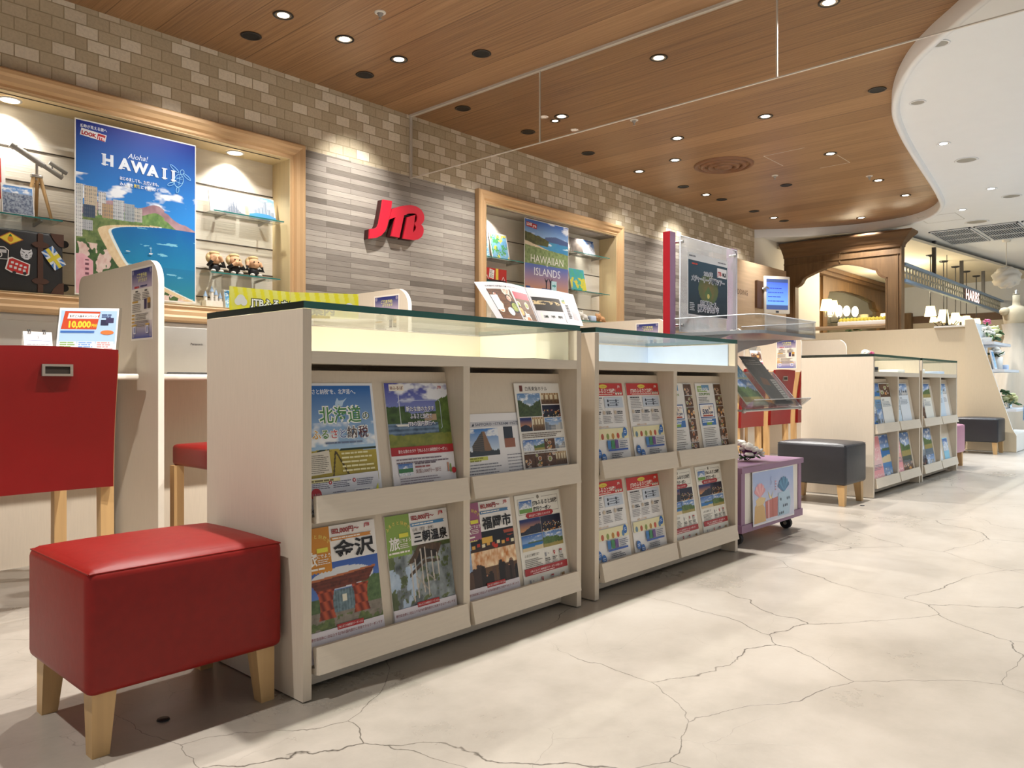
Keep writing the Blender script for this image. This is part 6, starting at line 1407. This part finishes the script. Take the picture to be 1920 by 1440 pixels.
p = leaf(300, 130, 60, 'b22a22', '8a201c'); rs_(p); p.xf(Matrix.Translation((-0.15, -0.03, 0.001)) @ Matrix.Rotation(PI / 2, 4, 'X') @ Matrix.Scale(0.001, 4)); p.obj('toy_case', 'print', loc=(5.30, 5.07, 1.6555), ink=True, label='small red case with white tag and yellow band in the right alcove', category='case')
book((6.62, 5.08, 2.0955), 220, 170, 10, lambda p: p.G(3, 3, 217, 167, lambda u, v: lp('4a4038', '8a8078', fb(u * 5, v * 5, 3)), 14), 'dark brown book on the upper shelf right of the island poster', 0.2)
book((6.86, 5.09, 2.0955), 200, 180, 10, lambda p: p.G(3, 3, 197, 177, pic('snow', 8), 14), 'pale blue-white book on the upper shelf right of the island poster', 0.2)
book((6.64, 5.07, 1.6905), 270, 250, 10, lambda p: p.G(3, 3, 267, 247, lambda u, v: over(lp('3f9ac8', '58b47a', fb(u * 5, v * 5, 7) * 1.4 - 0.2), (fb(u * 5, v * 5, 17) > 0.56) & (v < 0.6), 'd8cc4a'), 24), 'green and blue picture book on the lower shelf right of the island poster', 0.2)
shelf(6.45, 7.10, 1.375, 'bottom glass shelf in the right alcove')
plush((6.66, 5.07, 1.3755), 'whitep', 'round white plush animal at the bottom of the right alcove', 1.0, 'whitep')
plush((6.98, 5.07, 1.3755), 'tan', 'tan plush animal at the bottom right of the right alcove', 1.0, 'tan')
t = MB(); t.rbox(6.80, 6.90, 5.03, 5.09, 1.3755, 1.44, 0.012, 2); t.obj('blue_pouch', 'paleblue', label='pale blue pouch between two plush animals in the right alcove', category='pouch')

# ------------------------------------------------------------------ wall tablet
t = thing('wall_tablet', 'white-framed tablet screen on a swivel arm by the oak panel', 'screen', (10.45, 4.71, 1.7))
m = MB(); m.box(10.20, 10.42, 4.705, 4.739, 1.75, 2.13); m.obj('wall_plate', 'dkwood', t)
m = MB(); m.tube([(10.36, 4.705, 2.02), (10.40, 4.66, 2.05), (10.5, 4.645, 2.02)], 0.014, 8); m.obj('swivel_arm', 'steel', t)
m = MB(); m.rbox(-0.21, 0.21, 0, 0.035, -0.265, 0.265, 0.012, 2); m.xf(Matrix.Translation((10.56, 4.575, 1.945)) @ Matrix.Rotation(-0.55, 4, 'Z')); bz = m.obj('bezel', 'white', t)
p = PR(0); p.STEP = 0.0003; p.G(-0.175, -0.205, 0.175, 0.225, lambda u, v: over(lp('6fa4e8', '3a50c8', v), (v < 0.14) | (v > 0.88), '3a4a78'), 14); p.L(-0.15, 0.10, 0.13, 4, 0.06, 0.012, '2c3ca8', 4); p.R(-0.025, -0.25, 0.025, -0.222, '2a2c30')
p.xf(Matrix.Translation((10.56, 4.575, 1.945)) @ Matrix.Rotation(-0.55, 4, 'Z') @ Matrix.Translation((0, -0.0005, 0)) @ Matrix.Rotation(PI / 2, 4, 'X')); p.obj('display', 'screen', bz, ink=True)

# ------------------------------------------------------------------ oak archway to the cafe
AX = 11.3
t = thing('wooden_archway', 'aged oak archway with heavy cornice, beyond the far desks', 'archway', (AX, 3.98, 0))
op = [(4.614, 0.0), (4.62, 2.128), (4.608, 2.135), (4.575, 2.148), (4.553, 2.164), (4.53, 2.19), (4.516, 2.221), (4.5, 2.245), (4.48, 2.26), (4.349, 2.313), (4.27, 2.342), (4.184, 2.368), (4.11, 2.386), (4.046, 2.397), (3.97, 2.399), (3.898, 2.391), (3.81, 2.373), (3.732, 2.351), (3.65, 2.322), (3.568, 2.289), (3.493, 2.264), (3.483, 2.24), (3.472, 2.217), (3.455, 2.19), (3.429, 2.168), (3.40, 2.15), (3.366, 2.138), (3.366, 0.0)]
m = MB(); m.prism([(4.79, 0), (4.79, 2.56), (3.17, 2.56), (3.17, 0)] + op[::-1], 'x', AX, AX + 0.12); m.obj('frame', 'oldwood', t)
m = MB()
inn = [(y + (0.028 if y < 3.98 else -0.0) * 0 + (3.99 - y) * -0.022, z + 0.02) for y, z in op[1:-1]]
vs = [(AX - 0.012, y, z) for y, z in op[1:-1]] + [(AX - 0.012, 3.99 + (y - 3.99) * 1.045, z + 0.022) for y, z in op[1:-1]] + [(AX - 0.0004, 3.99 + (y - 3.99) * 1.045, z + 0.022) for y, z in op[1:-1]]
k = len(op) - 2
m.add(vs, [(i, i + 1, k + i + 1, k + i) for i in range(k - 1)] + [(k + i, k + i + 1, 2 * k + i + 1, 2 * k + i) for i in range(k - 1)]); m.obj('arch_moulding', 'oldwoodh', t)
m = MB(); cp = [(0.0, 2.5601), (0.025, 2.5601), (0.03, 2.59), (0.05, 2.62), (0.075, 2.64), (0.11, 2.68), (0.17, 2.72), (0.185, 2.735), (0.185, 2.76), (0.0, 2.76)]
vs = [(AX - d, 4.79, z) for d, z in cp] + [(AX - d, 3.17 - d, z) for d, z in cp] + [(AX + 0.12, 3.17 - d, z) for d, z in cp]; k = len(cp)
m.add(vs, [(j * k + i, j * k + (i + 1) % k, (j + 1) * k + (i + 1) % k, (j + 1) * k + i) for j in range(2) for i in range(k)] + [list(range(k)), list(range(2 * k, 3 * k))]); m.obj('cornice', 'oldwoodh', t)
m = MB(); m.box(AX - 0.018, AX - 0.0004, 3.165, 4.79, 2.462, 2.48); m.box(AX - 0.012, AX - 0.0004, 3.97, 3.985, 2.4005, 2.5599)
for y0, y1 in ((3.2, 3.21), (3.345, 3.355), (4.64, 4.65), (4.76, 4.77)): m.box(AX - 0.01, AX - 0.0004, y0, y1, 0.0, 2.14 if 3.3 < y0 < 4.7 else 2.46)
m.box(AX - 0.02, AX + 0.12, 3.155, 3.1696, 0, 2.56); m.obj('trim_strip', 'oldwood', t)
m = MB(); m.box(AX + 0.02, AX + 0.5, 3.372, 4.60, 1.50, 1.525); o = m.obj('oak_ledge', 'panelwood', label='pale oak ledge running inside the aged oak archway', category='shelf')
t = thing('cushion_roll', 'long yellow and white cushion roll lying on the oak ledge inside the archway', 'cushion', (11.62, 3.75, 1.5255))
m = MB()
for i in range(14): m.ell((11.62, 3.42 + i * 0.05, 1.60), (0.07, 0.032, 0.055), 10)
m.obj('tufted_top', 'yellowv', t); m = MB(); m.rbox(11.55, 11.69, 3.40, 4.10, 1.5256, 1.60, 0.012, 2); m.obj('pale_base', 'paper', t)

# cafe interior seen through and beside the archway
b = MB(); b.box(11.46, 26, 5.30, 5.42, 0, MALL); struct(b, 'wall_cafe_left', 'cream')
b = MB(); b.box(18.0, 18.1, -6, 5.29, 2.13, MALL, 0); b.box(17.98, 18.1, -6, 5.29, 1.98, 2.129, 1); b.box(18.0, 18.1, -6, 5.29, 0, 1.979, 2)
struct(b, 'wall_far', ['sidingw', 'dkwood', 'cream'])
b = MB(); b.prism([(11.5, 3.3), (26, 1.6), (26, 5.29), (11.5, 5.29)], 'z', 2.76, 2.80); struct(b, 'ceiling_cafe', 'cafeceil')
t = thing('mirror_arch', 'inner oak arch framing a dim mirror on the cafe side wall', 'mirror', (15.0, 5.29, 0))
op2 = [(14.1, 0.9), (14.1, 2.2), (14.14, 2.26), (14.2, 2.36), (14.84, 2.43), (15.37, 2.44), (16.07, 2.42), (16.71, 2.36), (16.81, 2.24), (17.02, 2.19), (17.02, 0.9)]
m = MB(); m.prism([(13.9, 0), (13.9, 2.62), (17.4, 2.62), (17.4, 0), (17.02, 0)] + op2[::-1] + [(14.1, 0)], 'y', 5.18, 5.2899); m.obj('frame', 'oldwood', t)
m = MB(); m.box(12.95, 17.45, 5.08, 5.2899, 2.6201, 2.68); m.box(12.9, 17.5, 5.02, 5.2899, 2.68, 2.745); m.obj('cornice', 'oldwoodh', t)
m = MB(); m.box(14.11, 17.01, 5.25, 5.26, 0.9, 2.5); m.obj('mirror_pane', 'mirror', t)
t = thing('arched_window_panel', 'narrow arched pale blue window panel beside the inner oak arch', 'window panel', (13.4, 5.2, 0))
ar = [(13.51, 1.2), (13.77, 1.2), (13.77, 2.25)] + [(13.64 + 0.13 * math.cos(a), 2.25 + 0.13 * math.sin(a)) for a in np.linspace(0, PI, 10)][1:]
m = MB(); m.box(12.95, 13.8985, 5.22, 5.2899, 0, 2.6); m.box(13.0, 13.32, 5.19, 5.22, 0, 2.6); m.obj('frame', 'oldwood', t)
m = MB(); m.prism(ar, 'y', 5.205, 5.2199); m.obj('pane', 'siding', t)
def sconce(x, y, z, lb, r=0.11, n=2):
    t = thing('wall_sconce', lb, 'lamp', (x, y, z))
    m = MB(); m.box(x - 0.02, x + 0.02, y + 0.06, y + 0.08, z - 0.1, z + 0.02)
    for i in range(n): m.tube([(x, y + 0.07, z - 0.06), (x + (i - (n - 1) / 2) * 0.26, y, z - 0.08), (x + (i - (n - 1) / 2) * 0.26, y, z - 0.01)], 0.008, 6)
    m.obj('arm', 'steel', t)
    for i in range(n):
        m = MB(); m.lathe([(r, 0), (r * 0.72, 0.19)], (x + (i - (n - 1) / 2) * 0.26, y, z), 18); m.obj('lamp_shade', 'lampwarm', t)
    return t
sconce(13.85, 5.05, 1.98, 'twin wall sconce with glowing cream shades inside the archway')
sconce(16.9, 5.05, 1.95, 'single glowing wall sconce at the right of the inner oak arch', 0.1, 1)
for x, z, lb in ((14.45, 1.95, 'leftmost of three bright lamps in front of the dim mirror'), (14.85, 1.97, 'middle of three bright lamps in front of the dim mirror'), (15.3, 1.99, 'rightmost of three bright lamps in front of the dim mirror')):
    t = thing('mirror_lamp', lb, 'lamp', (x, 5.15, z)); m = MB(); m.ell((x, 5.1, z + 0.08), (0.075, 0.06, 0.1), 12); m.obj('lamp_shade', 'lampwarm2', t); m = MB(); m.cyl((x, 5.1, z - 0.14), (x, 5.1, z), 0.012, n=8); m.cyl((x, 5.1, z - 0.13), (x, 5.24, z - 0.13), 0.01, n=8); m.obj('stem', 'dkmetal', t)
flowers('dark leafy plant standing below the bright lamps inside the archway', (14.5, 4.95, 1.55), [(-0.2, 0, 0.2, 0.12, 'leaf'), (0.0, 0.0, 0.26, 0.13, 'leaf'), (0.2, 0.02, 0.18, 0.12, 'leaf'), (0.38, 0.0, 0.15, 0.1, 'leaf')], 'leafy_plant', cat='plant')
m = MB(); m.rbox(14.0, 15.1, 4.85, 5.12, 0.0, 1.55, 0.01, 1); m.obj('sideboard', 'dkwood', label='dark sideboard under the leafy plant inside the archway', category='cabinet')
for x, y, pw in ((13.6, 4.3, 20), (15.0, 4.4, 24), (12.6, 4.2, 16)):
    l = bpy.data.lights.new('cafe_glow', 'POINT'); l.energy = pw; l.color = (1, 0.84, 0.58); l.shadow_soft_size = 0.12
    o = bpy.data.objects.new('cafe_glow', l); COL.objects.link(o); o.location = (x, y, 2.45)

# ------------------------------------------------------------------ blue sign beam with shop letters
t = thing('sign_beam', 'pale blue lattice beam with glowing HARBS letters, hung beyond the archway', 'sign', (15.2, 3.17, 2.09))
for z0, z1 in ((2.09, 2.13), (2.317, 2.357)):
    m = MB(); m.box(11.43, 17.97, 3.14, 3.20, z0, z1); m.obj('rail', 'blue', t)
m = MB()
for i in range(44):
    x = 11.5 + i * 0.145
    if 14.85 < x < 16.0: continue
    for zc, r in ((2.185, 0.05), (2.262, 0.05)): m.tube([(x + r * 1.15 * math.cos(a), 3.17, zc + r * math.sin(a)) for a in np.linspace(0, 2 * PI, 11)], 0.008, 4)
    m.tube([(x - 0.07, 3.17, 2.13), (x - 0.055, 3.17, 2.22), (x - 0.07, 3.17, 2.317)], 0.006, 4)
m.obj('lattice', 'lattice', t)
m = MB(); m.box(14.78, 16.05, 3.165, 3.175, 2.131, 2.316); m.obj('sign_plate', 'dkwood', t)
p = PR(0); p.T('HARBS', 0, 0, 0.26, 'fff0ea', bold=0.02, fit=1.02); p.xf(Matrix.Translation((14.92, 3.158, 2.135)) @ Matrix.Rotation(PI / 2, 4, 'X')); p.obj('letters', 'letterglow', t)
for x in (12.97, 14.68, 16.3):
    m = MB(); m.box(x - 0.025, x + 0.025, 3.145, 3.195, 2.357, MALL - 0.0005); m.obj('hanger', 'dkmetal', t)
for i, x in enumerate((13.7, 14.5, 15.3, 16.1, 16.9)):
    t = thing('pendant_lamp', 'pendant lamp on a long rod behind the blue beam, %s from the archway' % ('first', 'second', 'third', 'fourth', 'fifth')[i], 'pendant lamp', (x, 3.4, 2.759), group='pendant lamps in a row')
    m = MB(); m.lathe([(0.0, 0), (0.07, -0.001), (0.06, -0.02), (0.012, -0.03)], (x, 3.4, 2.76), 16); m.obj('canopy', 'dkmetal', t)
    m = MB(); m.cyl((x, 3.4, 1.94), (x, 3.4, 2.735), 0.008, n=8); m.obj('rod', 'dkmetal', t)
    m = MB(); m.lathe([(0.088, 0), (0.06, 0.16), (0.0, 0.165)], (x, 3.4, 1.78), 18); m.obj('lamp_shade', 'lampwarm', t)
for x, lb in ((13.85, 'cluster of small cream-shaded lights under the first pendants'), (14.75, 'cluster of small glowing round lights under the third pendant')):
    t = thing('chandelier', lb, 'chandelier', (x, 3.2, 1.62))
    m = MB(); m.lathe([(0.0, 0), (0.03, 0.01), (0.02, 0.06), (0.008, 0.2), (0.005, 0.21)], (x, 3.2, 1.62), 12); m.cyl((x, 3.2, 1.82), (x, 3.2, 2.759), 0.005, n=6)
    for k in range(5):
        a = k * 2 * PI / 5 + 0.4; m.tube([(x, 3.2, 1.64), (x + 0.12 * math.cos(a), 3.2 + 0.12 * math.sin(a), 1.62), (x + 0.19 * math.cos(a), 3.2 + 0.19 * math.sin(a), 1.69)], 0.007, 5)
    m.obj('arm', 'dkmetal', t)
    for k in range(5):
        a = k * 2 * PI / 5 + 0.4; m = MB(); c = (x + 0.19 * math.cos(a), 3.2 + 0.19 * math.sin(a), 1.69)
        m.lathe([(0.06, 0), (0.042, 0.085)], c, 12) if x < 14 else m.ell((c[0], c[1], c[2] + 0.05), 0.055, 10); m.obj('lamp_shade', 'lampwarm', t)
l = bpy.data.lights.new('cafe_glow', 'POINT'); l.energy = 25; l.color = (1, 0.86, 0.62); l.shadow_soft_size = 0.15
o = bpy.data.objects.new('cafe_glow', l); COL.objects.link(o); o.location = (14.3, 3.9, 2.3)
m = MB(); m.box(17.85, 17.975, 4.80, 4.95, 0, 2.2); m.box(17.85, 17.975, 4.951, 5.28, 2.05, 2.2); m.obj('cafe_doorway', 'oldwood', label='oak door post and lintel right of the archway', category='doorway')

# ------------------------------------------------------------------ beige dividing walls near the bridal display
b = MB(); b.box(9.262, 9.31, 1.962, 4.73, 0, 1.30); struct(b, 'wall_divider', 'creamd')
b = MB(); b.box(9.24, 9.335, 1.965, 2.26, 1.3004, 1.318); struct(b, 'trim_3', 'white')
m = MB(); m.prism([(1.50, 0.004), (1.961, 0.004), (1.961, 1.372), (1.878, 1.372), (1.535, 0.235), (1.50, 0.17)], 'x', 9.222, 9.25, 0, 1); m.obj('slanted_panel', ['creamd', 'white'], label='tall beige end panel with a slanted white edge, left of the bridal shelves', category='panel')
t = thing('display_shelving', 'white stepped bridal display shelves behind the slanted beige panel', 'shelving', (9.75, 1.75, 0))
for z, y0, x1 in ((1.135, 1.70, 10.12), (0.847, 1.61, 10.05), (0.44, 1.505, 9.9)):
    m = MB(); m.box(9.2506, x1, y0, 1.94, z - 0.028, z); m.obj('shelf_board', 'sidingw', t)
m = MB(); m.box(9.2506, 10.2, 1.9401, 1.958, 0, 1.36); m.obj('back_panel', 'sidingw', t)
m = MB(); m.box(9.2506, 10.2, 1.505, 1.94, 0.005, 0.185); m.obj('base_box', 'white', t)
flowers('pink and white flowers on the top bridal shelf', (9.42, 1.80, 1.1355), [(0, 0, 0.14, 0.05, 'petalw'), (0.06, -0.03, 0.10, 0.045, 'petalw'), (-0.03, -0.02, 0.10, 0.04, 'petalw'), (0.02, 0.0, 0.21, 0.045, 'petalp')], vase=lambda m: m.lathe([(0.0, 0.002), (0.045, 0.002), (0.05, 0.05)], (0, 0, 0), 16))
flowers('round cream hydrangea at the end of the top bridal shelf', (9.98, 1.84, 1.1355), [(0, 0, 0.10, 0.09, 'green'), (0.03, 0, 0.16, 0.07, 'green')], 'hydrangea')
flowers('white roses in a white pot on the middle bridal shelf', (9.50, 1.72, 0.8475), [(-0.05, 0, 0.19, 0.055, 'petalw'), (0.04, -0.02, 0.17, 0.05, 'petalw'), (0.0, 0.03, 0.19, 0.045, 'petalw'), (0.12, 0, 0.15, 0.035, 'petalw')], vase=lambda m: m.lathe([(0.0, 0.002), (0.05, 0.002), (0.055, 0.13), (0.05, 0.131)], (0, 0, 0), 18))
flowers('pale green hydrangea with blue ribbon on the lowest bridal shelf', (9.44, 1.60, 0.4405), [(0, 0, 0.10, 0.09, 'green'), (0.06, 0, 0.08, 0.07, 'green'), (-0.05, 0.03, 0.17, 0.05, 'leaf')], 'hydrangea')
m = MB(); m.prism([(0, 0), (0.02, 0.03), (0.01, 0.0), (0.02, -0.12), (0.0, -0.1), (-0.015, -0.13)], 'y', 0, 0.004); m.xf(Matrix.Translation((9.60, 1.497, 0.44))); m.obj('ribbon', 'ribbon', label='blue ribbon hanging from the lowest bridal shelf', category='ribbon')
def frame(x, y, z, w, h, lb, mat='white', lean=0.2):
    p = PR(0); p.STEP = 0.0006; p.box(-w / 2, w / 2, 0, h, -0.012, 0, 0, 'e6e6e8'); p.G(-w / 2 + 0.015, 0.015, w / 2 - 0.015, h - 0.015, pic('blue', 4), 8)
    p.xf(Matrix.Rotation(PI / 2 - lean, 4, 'X')); p.obj('photo_frame', 'print', loc=(x, y, z + 0.003), ink=True, label=lb, category='picture frame')
frame(9.35, 1.70, 0.8475, 0.13, 0.2, 'white photo frame leaning beside the slanted panel, middle bridal shelf')
frame(9.66, 1.62, 0.4405, 0.14, 0.18, 'pale photo frame beside the green hydrangea, lowest bridal shelf')
m = MB(); m.rbox(9.72, 9.78, 1.66, 1.72, 0.8475, 0.90, 0.004, 1); m.obj('glass_cube', 'paleblue', label='small pale cube on the middle bridal shelf beside the roses', category='candle holder')
flowers('dark green foliage with white tags on the bridal base box', (9.45, 1.66, 0.1855), [(0, 0, 0.07, 0.05, 'leaf'), (0.1, 0, 0.06, 0.045, 'leaf'), (0.05, -0.05, 0.05, 0.03, 'petalw')], 'foliage_spray')
# dress form
t = thing('dress_form', 'headless linen dress form wearing an ivory gown, at the right edge', 'dress form', (10.75, 1.75, 0))
m = MB(); m.lathe([(0.16, 0.95), (0.20, 1.05), (0.17, 1.15), (0.135, 1.24), (0.15, 1.33), (0.175, 1.42), (0.19, 1.50), (0.18, 1.56), (0.12, 1.60), (0.058, 1.625), (0.052, 1.66), (0.052, 1.74), (0.0, 1.745)], (10.75, 1.75, 0), 28, sy=0.72)
for s in (-1, 1): m.ell((10.75 + s * 0.165 * 0.85, 1.75 - s * 0.165 * 0.55, 1.545), (0.07, 0.06, 0.05), 12)
m.obj('torso', 'linen', t)
m = MB(); m.lathe([(0.0, 0), (0.03, 0.0), (0.035, 0.015), (0.012, 0.02), (0.02, 0.05), (0.0, 0.06)], (10.75, 1.75, 1.745), 14); m.obj('neck_cap', 'steel', t)
m = MB(); n = 48; pr = [(0.175, 1.40), (0.14, 1.25), (0.2, 1.08), (0.28, 0.8), (0.36, 0.4), (0.43, 0.03)]
vs = [(10.75 + r * (1 + (0.07 * math.sin(9 * a) + 0.03 * math.sin(17 * a)) * min(1, (1.42 - z))) * math.cos(a), 1.75 + r * 0.85 * (1 + 0.07 * math.sin(9 * a) * min(1, (1.42 - z))) * math.sin(a), z) for r, z in pr for a in np.linspace(0, 2 * PI, n, endpoint=False)]
m.add(vs, [(k * n + i, k * n + (i + 1) % n, (k + 1) * n + (i + 1) % n, (k + 1) * n + i) for k in range(len(pr) - 1) for i in range(n)], 0, True); m.obj('gown', 'tulle', t)
m = MB(); m.cyl((10.75, 1.75, 0.02), (10.75, 1.75, 0.95), 0.015, n=10); m.lathe([(0.18, 0.0), (0.17, 0.02), (0.0, 0.022)], (10.75, 1.75, 0), 20); m.obj('stand', 'dkmetal', t)
# white folded pendant
t = thing('paper_pendant', 'white ruffled paper pendant lamp hanging at the upper right', 'pendant lamp', (13.6, 2.34, MALL))
m = MB(); m.lathe([(0.06, 0), (0.055, -0.03), (0.0, -0.035)], (13.6, 2.34, MALL), 16); m.obj('canopy', 'white', t)
m = MB(); m.cyl((13.6, 2.34, 2.42), (13.6, 2.34, MALL - 0.03), 0.006, n=8); m.obj('cord', 'white', t)
m = MB(); n, q = 56, 28
vs = []
for j in range(q + 1):
    ph = PI * j / q
    for i in range(n):
        a = 2 * PI * i / n; r = 0.165 * (1 + 0.10 * math.sin(7 * ph + 3 * math.sin(2 * a)) + 0.04 * math.sin(13 * ph + 2 * a))
        vs.append((13.6 + r * 1.1 * math.sin(ph) * math.cos(a), 2.34 + r * 1.1 * math.sin(ph) * math.sin(a), 2.29 + r * 0.92 * math.cos(ph)))
m.add(vs, [(j * n + i, j * n + (i + 1) % n, (j + 1) * n + (i + 1) % n, (j + 1) * n + i) for j in range(q) for i in range(n)], 0, True); m.obj('lamp_shade', 'white', t)
# floor discs
for x, y, lb in ((0.70, 1.62, 'small black floor outlet cap under the red ottoman'), (4.62, 1.50, 'small dark floor cap beside the first grey ottoman')):
    m = MB(); m.lathe([(0.013, 0.0004), (0.012, 0.003), (0.0, 0.0032)], (x, y, 0), 18); m.obj('floor_cap', 'rubber', label=lb, category='floor outlet')
